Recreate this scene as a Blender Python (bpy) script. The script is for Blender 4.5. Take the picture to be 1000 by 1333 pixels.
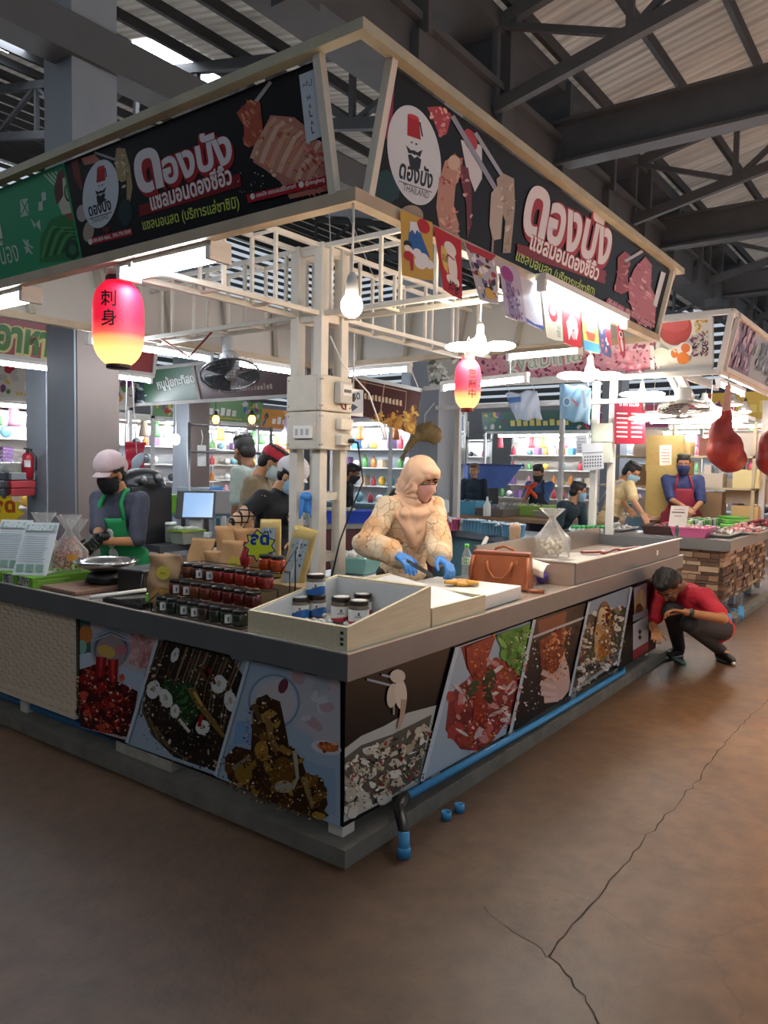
import bpy, math, random
import numpy as np
from mathutils import Vector, Matrix, Euler
from mathutils.geometry import tessellate_polygon
for _o in list(bpy.data.objects): bpy.data.objects.remove(_o)
SC = bpy.context.scene; COL = SC.collection; PI = math.pi
R = math.radians

# ---------------------------------------------------------------- camera
F = 990.3687
YAW, PITCH, ROLL = R(36.47856), R(-3.42605), R(0.94957)
CAM = np.array([-2.27748, -1.84808, 1.6])
_f = np.array([math.cos(YAW)*math.cos(PITCH), math.sin(YAW)*math.cos(PITCH), math.sin(PITCH)])
_r = np.array([math.sin(YAW), -math.cos(YAW), 0.0]); _u = np.cross(_r, _f)
RT = _r*math.cos(ROLL) + _u*math.sin(ROLL); UP = -_r*math.sin(ROLL) + _u*math.cos(ROLL); FW = _f
cd = bpy.data.cameras.new('camera'); cam = bpy.data.objects.new('camera', cd); COL.objects.link(cam)
cd.sensor_fit = 'HORIZONTAL'; cd.sensor_width = 36.0; cd.lens = 36.0*F/1000.0; cd.clip_end = 200; cd.clip_start = 0.05
cam.matrix_world = Matrix(((RT[0], UP[0], -FW[0], CAM[0]), (RT[1], UP[1], -FW[1], CAM[1]), (RT[2], UP[2], -FW[2], CAM[2]), (0, 0, 0, 1)))
SC.camera = cam
# ---------------------------------------------------------------- world, exposure
W = bpy.data.worlds.new('World'); SC.world = W; W.use_nodes = True
WB = W.node_tree.nodes['Background']; WB.inputs[0].default_value = (0.78, 0.88, 1.0, 1); WB.inputs[1].default_value = 0.5
vs = SC.view_settings; vs.view_transform = 'Standard'; vs.look = 'None'; vs.gamma = 1.0; vs.use_curve_mapping = False; vs.exposure = 0.4
SC.cycles.use_denoising = True
SC.cycles.max_bounces = 6; SC.cycles.diffuse_bounces = 3; SC.cycles.glossy_bounces = 3; SC.cycles.transmission_bounces = 4; SC.cycles.transparent_max_bounces = 8
SC.cycles.sample_clamp_indirect = 4.0
TUBE = 56.0
FAR = 75.0      # fluorescent tube strength
WARM = 70.0     # warm led lamps
SKYL = 14.0      # translucent roof sheets
def area(name, loc, rot, sx, sy, power, col):
    l = bpy.data.lights.new(name, 'AREA'); l.shape = 'RECTANGLE'; l.size = sx; l.size_y = sy; l.energy = power; l.color = col
    o = bpy.data.objects.new(name, l); o.location = loc; o.rotation_euler = rot; COL.objects.link(o); return o
# unseen area lights added above the right-hand aisle to brighten its floor
_a = area('aisle_fill', (8.0, -4.7, 6.2), (0, 0, 0), 12, 1.2, 5600, (1.0, 0.74, 0.50)); _a.data.spread = R(72)
_a = area('aisle_fill_far', (15.0, -2.5, 5.6), (0, 0, 0), 8, 1.2, 600, (1.0, 0.82, 0.64)); _a.data.spread = R(100)

# ---------------------------------------------------------------- pixel -> world
def ray(px, py): return FW + RT*((px-500)/F) - UP*((py-666.5)/F)
def at(px, py, x=None, y=None, z=None, d=None):
    r = ray(px, py)
    if x is not None: t = (x-CAM[0])/r[0]
    elif y is not None: t = (y-CAM[1])/r[1]
    elif z is not None: t = (z-CAM[2])/r[2]
    else: t = d
    return Vector(CAM + r*t)

# ---------------------------------------------------------------- colours and materials
def lin(c): return c/12.92 if c <= 0.04045 else ((c+0.055)/1.055)**2.4
def hx(s):
    s = s.lstrip('#'); return tuple(lin(int(s[i:i+2], 16)/255) for i in (0, 2, 4)) + (1.0,)
_M = {}
def mat(name, col, rough=0.55, metal=0.0, emit=0.0, var=0.0, scale=18.0, alpha=1.0, trans=0.0, bump=0.0, spec=0.5, ecol=None, stretch=(1, 1, 1), coat=0.0, sss=0.0):
    if name in _M: return _M[name]
    m = bpy.data.materials.new(name); m.use_nodes = True; nt = m.node_tree; b = nt.nodes['Principled BSDF']
    c = hx(col) if isinstance(col, str) else tuple(col)
    b.inputs['Base Color'].default_value = c; b.inputs['Roughness'].default_value = rough; b.inputs['Metallic'].default_value = metal
    b.inputs['Alpha'].default_value = alpha; b.inputs['Transmission Weight'].default_value = trans
    b.inputs['Specular IOR Level'].default_value = spec; b.inputs['Coat Weight'].default_value = coat
    if emit:
        b.inputs['Emission Color'].default_value = hx(ecol) if ecol else c; b.inputs['Emission Strength'].default_value = emit
    if var or bump:
        tc = nt.nodes.new('ShaderNodeTexCoord'); mp = nt.nodes.new('ShaderNodeMapping'); mp.inputs['Scale'].default_value = stretch
        n = nt.nodes.new('ShaderNodeTexNoise'); n.inputs['Scale'].default_value = scale; n.inputs['Detail'].default_value = 5
        nt.links.new(tc.outputs['Object'], mp.inputs['Vector']); nt.links.new(mp.outputs['Vector'], n.inputs['Vector'])
        if var:
            mx = nt.nodes.new('ShaderNodeMix'); mx.data_type = 'RGBA'; mx.blend_type = 'MULTIPLY'; mx.inputs['Factor'].default_value = 1
            rp = nt.nodes.new('ShaderNodeValToRGB'); rp.color_ramp.elements[0].position = .3; rp.color_ramp.elements[1].position = .7
            lo = 1-var; rp.color_ramp.elements[0].color = (lo, lo, lo, 1)
            nt.links.new(n.outputs['Fac'], rp.inputs['Fac']); mx.inputs['A'].default_value = c; nt.links.new(rp.outputs['Color'], mx.inputs['B'])
            nt.links.new(mx.outputs['Result'], b.inputs['Base Color'])
        if bump:
            bp = nt.nodes.new('ShaderNodeBump'); bp.inputs['Strength'].default_value = bump; bp.inputs['Distance'].default_value = 0.01
            nt.links.new(n.outputs['Fac'], bp.inputs['Height']); nt.links.new(bp.outputs['Normal'], b.inputs['Normal'])
    _M[name] = m; return m
def clear_mat(name, col, alpha, rough=0.15):
    # thin clear film: mostly see-through with a glossy coat
    if name in _M: return _M[name]
    m = bpy.data.materials.new(name); m.use_nodes = True; nt = m.node_tree; b = nt.nodes['Principled BSDF']
    b.inputs['Base Color'].default_value = hx(col); b.inputs['Roughness'].default_value = rough
    tr = nt.nodes.new('ShaderNodeBsdfTransparent'); mx = nt.nodes.new('ShaderNodeMixShader')
    lw = nt.nodes.new('ShaderNodeLayerWeight'); lw.inputs['Blend'].default_value = 0.35
    ma = nt.nodes.new('ShaderNodeMath'); ma.operation = 'MULTIPLY_ADD'; ma.inputs[1].default_value = 0.6; ma.inputs[2].default_value = alpha
    ma.use_clamp = True
    nt.links.new(lw.outputs['Facing'], ma.inputs[0]); nt.links.new(ma.outputs[0], mx.inputs['Fac'])
    nt.links.new(tr.outputs[0], mx.inputs[1]); nt.links.new(b.outputs[0], mx.inputs[2])
    nt.links.new(mx.outputs[0], nt.nodes['Material Output'].inputs['Surface'])
    _M[name] = m; return m
def print_mat(rough=0.3, name='printed_sheet'):
    if name in _M: return _M[name]
    m = bpy.data.materials.new(name); m.use_nodes = True; nt = m.node_tree; b = nt.nodes['Principled BSDF']
    a = nt.nodes.new('ShaderNodeAttribute'); a.attribute_name = 'Col'; nt.links.new(a.outputs['Color'], b.inputs['Base Color'])
    b.inputs['Roughness'].default_value = rough; b.inputs['Specular IOR Level'].default_value = .22; _M[name] = m; return m

# ---------------------------------------------------------------- objects
def tag(o, label=None, cat=None, group=None, kind=None):
    if label: o['label'] = label
    if cat: o['category'] = cat
    if group: o['group'] = group
    if kind: o['kind'] = kind
    return o
def thing(name, label, cat, loc=(0, 0, 0), rz=0.0, group=None):
    o = bpy.data.objects.new(name, None); COL.objects.link(o); o.empty_display_size = .1
    o.location = loc; o.rotation_euler = (0, 0, rz); return tag(o, label, cat, group)
def link(name, me, parent=None):
    o = bpy.data.objects.new(name, me); COL.objects.link(o)
    if parent is not None: o.parent = parent
    return o
def copy_tree(o, parent=None):
    c = o.copy(); COL.objects.link(c)
    if parent is not None: c.parent = parent
    for ch in o.children: copy_tree(ch, c)
    return c
def dup(o, loc, rz=None, label=None, group=None):
    c = copy_tree(o); c.location = loc
    if rz is not None: c.rotation_euler = (0, 0, rz)
    return tag(c, label, None, group)

class MB:
    def __init__(s): s.v = []; s.f = []; s.mi = []; s.sm = []; s.M = None; s.m = 0
    def add(s, vs, fs, smooth=False, mi=None):
        n = len(s.v)
        if s.M is not None: vs = [s.M @ Vector(v) for v in vs]
        s.v += [tuple(v) for v in vs]; s.f += [tuple(i+n for i in f) for f in fs]
        s.mi += [s.m if mi is None else mi]*len(fs); s.sm += [smooth]*len(fs); return s
    def box(s, x0, y0, z0, x1, y1, z1, mi=None):
        return s.add([(x0, y0, z0), (x1, y0, z0), (x1, y1, z0), (x0, y1, z0), (x0, y0, z1), (x1, y0, z1), (x1, y1, z1), (x0, y1, z1)],
            [(0, 3, 2, 1), (4, 5, 6, 7), (0, 1, 5, 4), (1, 2, 6, 5), (2, 3, 7, 6), (3, 0, 4, 7)], mi=mi)
    def cbox(s, c, sz, mi=None):
        return s.box(c[0]-sz[0]/2, c[1]-sz[1]/2, c[2]-sz[2]/2, c[0]+sz[0]/2, c[1]+sz[1]/2, c[2]+sz[2]/2, mi)
    def hexa(s, b, t, mi=None):   # 4 bottom corners, 4 top corners
        return s.add(list(b)+list(t), [(0, 3, 2, 1), (4, 5, 6, 7), (0, 1, 5, 4), (1, 2, 6, 5), (2, 3, 7, 6), (3, 0, 4, 7)], mi=mi)
    def bar(s, p, q, w, h=None, mi=None):
        p = Vector(p); q = Vector(q); d = (q-p).normalized(); h = h or w
        up = Vector((0, 0, 1)) if abs(d.z) < .95 else Vector((1, 0, 0))
        a = d.cross(up).normalized()*w/2; b = a.cross(d).normalized()*h/2
        return s.hexa([p-a-b, p+a-b, p+a+b, p-a+b], [q-a-b, q+a-b, q+a+b, q-a+b], mi)
    def tube(s, pts, r, n=8, mi=None, cap=True):
        pts = [Vector(p) for p in pts]; rs = r if isinstance(r, (list, tuple)) else [r]*len(pts); vs = []; fs = []
        d0 = (pts[1]-pts[0]).normalized(); a = d0.cross(Vector((0, 0, 1)) if abs(d0.z) < .9 else Vector((1, 0, 0))).normalized()
        for i, p in enumerate(pts):
            d = (pts[min(i+1, len(pts)-1)]-pts[max(i-1, 0)]).normalized()
            a = (a-d*a.dot(d)).normalized(); b = d.cross(a)
            for k in range(n):
                t = 2*PI*k/n; vs.append(p+(a*math.cos(t)+b*math.sin(t))*rs[i])
        for i in range(len(pts)-1):
            for k in range(n): fs.append((i*n+k, i*n+(k+1) % n, (i+1)*n+(k+1) % n, (i+1)*n+k))
        if cap: fs.append(tuple(range(n-1, -1, -1))); fs.append(tuple(range((len(pts)-1)*n, len(pts)*n)))
        return s.add(vs, fs, True, mi)
    def lathe(s, prof, n=20, o=(0, 0, 0), mi=None, cap=True, smooth=True):
        vs = []; fs = []; o = Vector(o)
        for r, z in prof:
            for k in range(n): t = 2*PI*k/n; vs.append(o+Vector((r*math.cos(t), r*math.sin(t), z)))
        for i in range(len(prof)-1):
            for k in range(n): fs.append((i*n+k, i*n+(k+1) % n, (i+1)*n+(k+1) % n, (i+1)*n+k))
        if cap: fs.append(tuple(range(n-1, -1, -1))); fs.append(tuple(range((len(prof)-1)*n, len(prof)*n)))
        return s.add(vs, fs, smooth, mi)
    def ell(s, c, r, n=14, rot=None, mi=None):
        c = Vector(c); r = (r, r, r) if not isinstance(r, (list, tuple)) else r; m = n//2; vs = []; fs = []
        Rm = rot.to_matrix() if rot is not None else None
        for i in range(1, m):
            a = PI*i/m
            for k in range(n):
                t = 2*PI*k/n; p = Vector((r[0]*math.sin(a)*math.cos(t), r[1]*math.sin(a)*math.sin(t), r[2]*math.cos(a)))
                vs.append(c+(Rm @ p if Rm else p))
        for p in ((0, 0, r[2]), (0, 0, -r[2])): p = Vector(p); vs.append(c+(Rm @ p if Rm else p))
        T, B = len(vs)-2, len(vs)-1
        for k in range(n): fs.append((T, k, (k+1) % n)); fs.append((B, (m-2)*n+(k+1) % n, (m-2)*n+k))
        for i in range(m-2):
            for k in range(n): fs.append((i*n+k, (i+1)*n+k, (i+1)*n+(k+1) % n, i*n+(k+1) % n))
        return s.add(vs, fs, True, mi)
    def cap(s, p, q, r1, r2=None, n=12):   # round cone
        r2 = r1 if r2 is None else r2; p = Vector(p); q = Vector(q); d = q-p; L = d.length
        if L < 1e-6: return s.ell(p, r1, n)
        d /= L; pts = []; rs = []
        for a in (-80, -50, -20): pts.append(p+d*r1*math.sin(R(a))); rs.append(r1*math.cos(R(a)))
        for a in (20, 50, 80): pts.append(q+d*r2*math.sin(R(a))); rs.append(r2*math.cos(R(a)))
        return s.tube(pts, rs, n)
    def prism(s, poly, z0, z1, mi=None):   # polygon in xy extruded in z
        n = len(poly); vs = [(x, y, z0) for x, y in poly]+[(x, y, z1) for x, y in poly]
        fs = [(i, (i+1) % n, n+(i+1) % n, n+i) for i in range(n)]
        for t in tessellate_polygon([[Vector((x, y, 0)) for x, y in poly]]): fs.append(tuple(t)); fs.append(tuple(i+n for i in reversed(t)))
        return s.add(vs, fs, False, mi)
    def sheet(s, fn, nu, nv, mi=None, smooth=True, closed=False):   # fn(u,v) -> point
        vs = [fn(i/nu, j/nv) for j in range(nv+1) for i in range(nu+1)]
        fs = [(j*(nu+1)+i, j*(nu+1)+i+1, (j+1)*(nu+1)+i+1, (j+1)*(nu+1)+i) for j in range(nv) for i in range(nu)]
        return s.add(vs, fs, smooth, mi)
    def mesh(s, name, mats):
        me = bpy.data.meshes.new(name); me.from_pydata(s.v, [], s.f)
        for m in (mats if isinstance(mats, (list, tuple)) else [mats]): me.materials.append(m)
        me.polygons.foreach_set('material_index', s.mi); me.polygons.foreach_set('use_smooth', s.sm); me.update(); return me
    def build(s, name, mats, parent=None, loc=None, bevel=0.0, rz=None, solid=0.0):
        o = link(name, s.mesh(name, mats), parent)
        if loc is not None: o.location = loc
        if rz is not None: o.rotation_euler = (0, 0, rz)
        if solid:
            md = o.modifiers.new('t', 'SOLIDIFY'); md.thickness = solid; md.offset = 0
        if bevel:
            md = o.modifiers.new('b', 'BEVEL'); md.width = bevel; md.segments = 2; md.limit_method = 'ANGLE'
        return o
def structure(name, mb, m, **k):
    o = mb.build(name, m, **k); o['kind'] = 'structure'; return o

# voxel union of rounded primitives -> one continuous surface
DG = None
def fuse(name, mb, m, parent=None, vox=0.01, smooth=4, keep=None, solid=0.0, disp=None):
    me = mb.mesh('tmp', m); o = link('tmp', me)
    md = o.modifiers.new('r', 'REMESH'); md.mode = 'VOXEL'; md.voxel_size = vox; md.use_smooth_shade = True
    if smooth:
        ms = o.modifiers.new('s', 'SMOOTH'); ms.iterations = smooth; ms.factor = 0.5
    dg = bpy.context.evaluated_depsgraph_get(); nm = bpy.data.meshes.new_from_object(o.evaluated_get(dg))
    bpy.data.objects.remove(o); bpy.data.meshes.remove(me)
    n = len(nm.vertices); co = np.empty(n*3); nm.vertices.foreach_get('co', co); co = co.reshape(-1, 3)
    if disp is not None:
        no = np.empty(n*3); nm.vertices.foreach_get('normal', no); co = co + disp(co, no.reshape(-1, 3)); nm.vertices.foreach_set('co', co.ravel()); nm.update()
    if keep is not None:
        ok = np.array([bool(keep(*c)) for c in co]); faces = [tuple(p.vertices) for p in nm.polygons if all(ok[i] for i in p.vertices)]
        used = sorted({i for f in faces for i in f}); mp = {j: i for i, j in enumerate(used)}
        nn = bpy.data.meshes.new(name); nn.from_pydata([tuple(co[i]) for i in used], [], [tuple(mp[i] for i in f) for f in faces])
        nn.polygons.foreach_set('use_smooth', [True]*len(nn.polygons)); nn.materials.append(m); bpy.data.meshes.remove(nm); nm = nn; nm.update()
    nm.name = name
    if len(nm.materials) == 0: nm.materials.append(m)
    o = link(name, nm, parent)
    if solid:
        md = o.modifiers.new('t', 'SOLIDIFY'); md.thickness = solid; md.offset = 0
    return o

# ---------------------------------------------------------------- flat printed art: coloured polygons on a plane
_T = {}
def glyphs(txt, bold=0.0):
    k = (txt, bold)
    if k not in _T:
        c = bpy.data.curves.new('t', 'FONT'); c.body = txt; c.fill_mode = 'FRONT'; c.resolution_u = 2; c.offset = bold
        o = bpy.data.objects.new('t', c); COL.objects.link(o)
        m = bpy.data.meshes.new_from_object(o.evaluated_get(bpy.context.evaluated_depsgraph_get()))
        vs = [(v.co.x, v.co.y) for v in m.vertices]; fs = [tuple(p.vertices) for p in m.polygons]
        bpy.data.objects.remove(o); bpy.data.meshes.remove(m); bpy.data.curves.remove(c); _T[k] = (vs, fs)
    return _T[k]
class Art:
    def __init__(s, O, U, V, N, px=None, rng=1, step=4e-5):
        s.O = Vector(O); s.U = Vector(U); s.V = Vector(V); s.N = Vector(N); s.v = []; s.f = []; s.c = []; s.w = 0.0; s.step = step
        s.px = px; s.r = random.Random(rng); s.clip = None
    def conv(s, pts): return [s.px(*p) for p in pts] if s.px else pts
    def raw(s, pts, fs, col, smooth=False):
        n = len(s.v); s.w += s.step; c = hx(col) if isinstance(col, str) else col
        def up(f):
            (x0, y0), (x1, y1), (x2, y2) = pts[f[0]], pts[f[1]], pts[f[2]]; return f if (x1-x0)*(y2-y0)-(x2-x0)*(y1-y0) > 0 else tuple(reversed(f))
        s.v += [tuple(s.O+s.U*u+s.V*v+s.N*s.w) for u, v in pts]; s.f += [tuple(i+n for i in up(tuple(f))) for f in fs]; s.c += [c]*len(fs)
    def poly(s, pts, col):
        p = s.conv(pts)
        if s.clip: p = clip_poly(p, s.clip)
        if len(p) < 3: return s
        s.raw(p, tessellate_polygon([[Vector((a, b, 0)) for a, b in p]]), col); return s
    def ell(s, cx, cy, rx, ry, col, rot=0.0, n=22, a0=0, a1=360, wob=0.0):
        ca, sa = math.cos(R(rot)), math.sin(R(rot)); pts = []
        for k in range(n + (1 if a1-a0 < 360 else 0)):
            t = R(a0+(a1-a0)*k/n); q = 1+(s.r.uniform(-wob, wob) if wob else 0); x = rx*math.cos(t)*q; y = ry*math.sin(t)*q
            pts.append((cx+x*ca-y*sa, cy+x*sa+y*ca))
        return s.poly(pts, col)
    def stroke(s, pts, w, col, w1=None):
        w1 = w if w1 is None else w1; L = []; Rr = []; n = len(pts)
        for i, p in enumerate(pts):
            a = pts[max(i-1, 0)]; b = pts[min(i+1, n-1)]; dx, dy = b[0]-a[0], b[1]-a[1]; l = math.hypot(dx, dy) or 1
            h = (w+(w1-w)*i/max(n-1, 1))/2; L.append((p[0]-dy/l*h, p[1]+dx/l*h)); Rr.append((p[0]+dy/l*h, p[1]-dx/l*h))
        return s.poly(L+Rr[::-1], col)
    def scatter(s, inside, box, n, size, cols, asp=(0.4, 1.0), wob=0.25, rots=(0, 180), k=9):
        x0, y0, x1, y1 = box; i = 0; tries = 0
        while i < n and tries < n*20:
            tries += 1; x = s.r.uniform(x0, x1); y = s.r.uniform(y0, y1)
            if inside and not inside(x, y): continue
            q = s.r.uniform(*size); s.ell(x, y, q, q*s.r.uniform(*asp), s.r.choice(cols), s.r.uniform(*rots), k, wob=wob); i += 1
        return s
    def grain(s, poly, n, cols, size=(.6, 2.6)):
        xs = [p[0] for p in poly]; ys = [p[1] for p in poly]
        return s.scatter(inpoly(poly), (min(xs), min(ys), max(xs), max(ys)), n, size, cols, (.25, .8), .35, (0, 180), 6)
    def text(s, txt, p0, p1, col, bold=0.0, hscale=1.0, shear=0.0, off=(0, 0)):
        # baseline from p0 to p1
        vs, fs = glyphs(txt, bold)
        if not vs: return s
        a, b = s.conv([p0, p1]); xs = [v[0] for v in vs]; x0, x1 = min(xs), max(xs); dx, dy = b[0]-a[0], b[1]-a[1]; L = math.hypot(dx, dy); k = L/(x1-x0)
        ca, sa = dx/L, dy/L; pts = []
        for x, y in vs:
            X = (x-x0)*k+shear*y*k+off[0]; Y = y*k*hscale+off[1]; pts.append((a[0]+X*ca-Y*sa, a[1]+X*sa+Y*ca))
        s.raw(pts, fs, col); return s
    def build(s, name, parent=None, rough=0.3, back=None, mname=None):
        me = bpy.data.meshes.new(name); me.from_pydata(s.v, [], s.f)
        at_ = me.color_attributes.new('Col', 'FLOAT_COLOR', 'CORNER'); buf = []
        for p, c in zip(me.polygons, s.c): buf += list(c)*p.loop_total
        at_.data.foreach_set('color', buf); me.materials.append(print_mat(rough, mname or 'printed_sheet')); me.update()
        return link(name, me, parent)
def clip_poly(p, clip):
    # Sutherland-Hodgman against a convex polygon (counter-clockwise)
    for i in range(len(clip)):
        a, b = clip[i], clip[(i+1) % len(clip)]; out = []
        def sd(q): return (b[0]-a[0])*(q[1]-a[1])-(b[1]-a[1])*(q[0]-a[0])
        for j in range(len(p)):
            c, d = p[j], p[(j+1) % len(p)]; sc, sd_ = sd(c), sd(d)
            if sc >= 0: out.append(c)
            if (sc >= 0) != (sd_ >= 0):
                t = sc/(sc-sd_); out.append((c[0]+(d[0]-c[0])*t, c[1]+(d[1]-c[1])*t))
        p = out
        if len(p) < 3: return []
    return p
def ccw(p):
    a = sum(p[i][0]*p[(i+1) % len(p)][1]-p[(i+1) % len(p)][0]*p[i][1] for i in range(len(p))); return p if a > 0 else p[::-1]
def inpoly(poly):
    def f(x, y):
        c = False; n = len(poly)
        for i in range(n):
            (x0, y0), (x1, y1) = poly[i], poly[(i+1) % n]
            if (y0 > y) != (y1 > y) and x < (x1-x0)*(y-y0)/(y1-y0)+x0: c = not c
        return c
    return f
ORD = ['first', 'second', 'third', 'fourth', 'fifth', 'sixth', 'seventh', 'eighth', 'ninth', 'tenth', 'eleventh', 'twelfth', 'thirteenth', 'fourteenth']

# ---------------------------------------------------------------- shared materials
white_paint = mat('white_paint', '#d9d4c8', .5, var=.10, scale=9)
cream_paint = mat('cream_paint', '#cfc9ba', .45, var=.12, scale=14)
steel = mat('brushed_steel', '#8f9192', .35, .85, var=.12, scale=6, stretch=(1, 1, 12))
grey_steel = mat('grey_steel_paint', '#4a4d50', .55, var=.18, scale=3)
beam_paint = mat('dark_grey_beam_paint', '#4d4f52', .6, var=.2, scale=2.5)
black_pl = mat('black_plastic', '#141416', .4)
dark_pl = mat('dark_grey_plastic', '#2c2d30', .45)
white_pl = mat('white_plastic', '#e6e6e2', .35)
# ================================================================ the hall
def floor_mat():
    m = bpy.data.materials.new('worn_concrete'); m.use_nodes = True; nt = m.node_tree; b = nt.nodes['Principled BSDF']; L = nt.links
    tc = nt.nodes.new('ShaderNodeTexCoord')
    def noise(s, d=6, dist=0.0):
        n = nt.nodes.new('ShaderNodeTexNoise'); n.inputs['Scale'].default_value = s; n.inputs['Detail'].default_value = d; n.inputs['Distortion'].default_value = dist
        L.new(tc.outputs['Object'], n.inputs['Vector']); return n
    def ramp(src, *st):
        r = nt.nodes.new('ShaderNodeValToRGB'); e = r.color_ramp.elements
        while len(e) < len(st): e.new(.5)
        for i, (p, c) in enumerate(st): e[i].position = p; e[i].color = hx(c) if isinstance(c, str) else (c, c, c, 1)
        L.new(src, r.inputs['Fac']); return r.outputs['Color']
    def mix(a, c, f=None, mode='MULTIPLY', fac=1.0):
        x = nt.nodes.new('ShaderNodeMix'); x.data_type = 'RGBA'; x.blend_type = mode; x.inputs['Factor'].default_value = fac
        if f is not None: L.new(f, x.inputs['Factor'])
        L.new(a, x.inputs['A']); L.new(c, x.inputs['B']); return x.outputs['Result']
    base = ramp(noise(.55, 5, .4).outputs['Fac'], (.3, '#432f1f'), (.7, '#5c432d'))
    fine = ramp(noise(9, 8).outputs['Fac'], (.32, .62), (.62, 1.0)); c = mix(base, fine)
    spk = ramp(noise(70, 2).outputs['Fac'], (.28, .6), (.36, 1.0)); c = mix(c, spk)
    v = nt.nodes.new('ShaderNodeTexVoronoi'); v.feature = 'DISTANCE_TO_EDGE'; v.inputs['Scale'].default_value = .33
    nz = noise(2.2, 6); ad = nt.nodes.new('ShaderNodeVectorMath'); ad.operation = 'MULTIPLY_ADD'; ad.inputs[1].default_value = (.55, .55, 0)
    L.new(nz.outputs['Color'], ad.inputs[0]); L.new(tc.outputs['Object'], ad.inputs[2]); L.new(ad.outputs[0], v.inputs['Vector'])
    crack = ramp(v.outputs['Distance'], (.0, .75), (.003, 1.0)); c = mix(c, crack)
    L.new(c, b.inputs['Base Color'])
    rr = nt.nodes.new('ShaderNodeMapRange'); rr.inputs['To Min'].default_value = .38; rr.inputs['To Max'].default_value = .62
    L.new(noise(1.3, 6).outputs['Fac'], rr.inputs['Value']); L.new(rr.outputs[0], b.inputs['Roughness'])
    bp = nt.nodes.new('ShaderNodeBump'); bp.inputs['Strength'].default_value = .25; bp.inputs['Distance'].default_value = .01
    L.new(noise(25, 6).outputs['Fac'], bp.inputs['Height']); L.new(bp.outputs[0], b.inputs['Normal']); return m
b = MB(); b.box(-7, -12, -.12, 34, 30, 0); structure('floor', b, floor_mat())
rc = random.Random(12)
def crack(pts, w):
    b = MB(); P_ = [at(x, y, z=.0012) for x, y in pts]; q = []
    for a_, c_ in zip(P_, P_[1:]):
        n = max(3, int((c_-a_).length/.06))
        for k in range(n): p = a_.lerp(c_, k/n); q.append(p+Vector((rc.uniform(-.012, .012), rc.uniform(-.012, .012), 0)))
    q.append(P_[-1]); vs = []
    for k, p in enumerate(q):
        d = (q[min(k+1, len(q)-1)]-q[max(k-1, 0)]).normalized(); n_ = Vector((-d.y, d.x, 0))*w*rc.uniform(.4, 1.0)*.5; vs += [p-n_, p+n_]
    b.add(vs, [(2*k, 2*k+2, 2*k+3, 2*k+1) for k in range(len(q)-1)]); structure('floor_crack', b, mat('crack_dirt', '#1c1712', .9))
crack([(945, 965), (905, 1020), (850, 1080), (805, 1135), (770, 1180), (735, 1215), (715, 1245)], .007)
crack([(715, 1245), (745, 1275), (768, 1305), (785, 1345)], .007); crack([(715, 1245), (690, 1225), (655, 1205), (630, 1180)], .004); crack([(1005, 905), (975, 935), (945, 965)], .005)
VY, VZ, SL = 3.9, 7.95, .22       # roof valley line
def roof_z(y): return VZ + SL*abs(y-VY)
roof_m = mat('corrugated_roof_sheet', '#cfc3b4', .5, .0, var=.45, scale=.9, stretch=(6, .35, 1))
_nt = roof_m.node_tree; _b = _nt.nodes['Principled BSDF']; _t = _nt.nodes.new('ShaderNodeBsdfTranslucent'); _mx = _nt.nodes.new('ShaderNodeMixShader'); _mx.inputs[0].default_value = .40   # thin sheets let some daylight through
_nt.links.new(_b.inputs['Base Color'].links[0].from_socket, _t.inputs['Color']); _nt.links.new(_b.outputs[0], _mx.inputs[1]); _nt.links.new(_t.outputs[0], _mx.inputs[2]); _nt.links.new(_mx.outputs[0], _nt.nodes['Material Output'].inputs['Surface'])
b = MB()
xs = []; x = -8.0
while x < 34: xs += [(x, 0), (x+.07, 0), (x+.095, .035), (x+.165, .035)]; x += .19
for y0, y1 in ((-12, VY), (VY, 30)):
    vs = []; n = len(xs)
    for y in (y0, y1): vs += [(px, y, roof_z(y)+dz+.12) for px, dz in xs]
    b.add(vs, [(i, i+1, n+i+1, n+i) for i in range(n-1)])
structure('ceiling', b, roof_m)
skm = mat('translucent_roof_sheet', '#dfe6ea', .6, emit=SKYL, ecol='#eef4ff')
for i, (x0, y0, x1, y1) in enumerate(((3.2, 8.1, 3.75, 9.6), (6.9, 10.2, 8.9, 11.2), (10.5, 12.6, 13, 13.4), (14.5, 9.4, 17, 10.2), (5.0, 14.2, 6.6, 15.2))):
    b = MB(); z0, z1 = roof_z(y0)+.09, roof_z(y1)+.09
    b.hexa([(x0, y0, z0), (x1, y0, z0), (x1, y1, z1), (x0, y1, z1)], [(x0, y0, z0+.02), (x1, y0, z0+.02), (x1, y1, z1+.02), (x0, y1, z1+.02)])
    structure('skylight_%d' % (i+1), b, skm)  # skylight sheets; the daylight behind them is given as emission
# purlins under the sheets
pl = mat('dark_purlin_paint', '#37393c', .6, var=.15, scale=3)
for k in range(-12, 22):
    y = VY + .55 + 1.12*k if k >= 0 else VY - .55 + 1.12*(k+1)
    if not -11 < y < 28: continue
    b = MB(); b.box(-8, y-.04, roof_z(y)-.08, 34, y+.04, roof_z(y)+.11); structure('beam', b, pl)
# valley gutter with its hanger boxes
b = MB(); b.box(-8, VY-.32, 6.35, 34, VY+.32, 6.95); b.box(-8, VY-.42, 6.95, 34, VY+.42, 7.05); b.box(-8, VY-.42, 7.75, 34, VY+.42, 8.0)
for gx in np.arange(1.4, 32, 2.1):
    b.box(gx-.17, VY-.45, 6.15, gx+.17, VY-.1, 6.8); b.box(gx-.05, VY-.5, 6.8, gx+.05, VY+.5, 7.9)
structure('beam', b, beam_paint)
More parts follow.
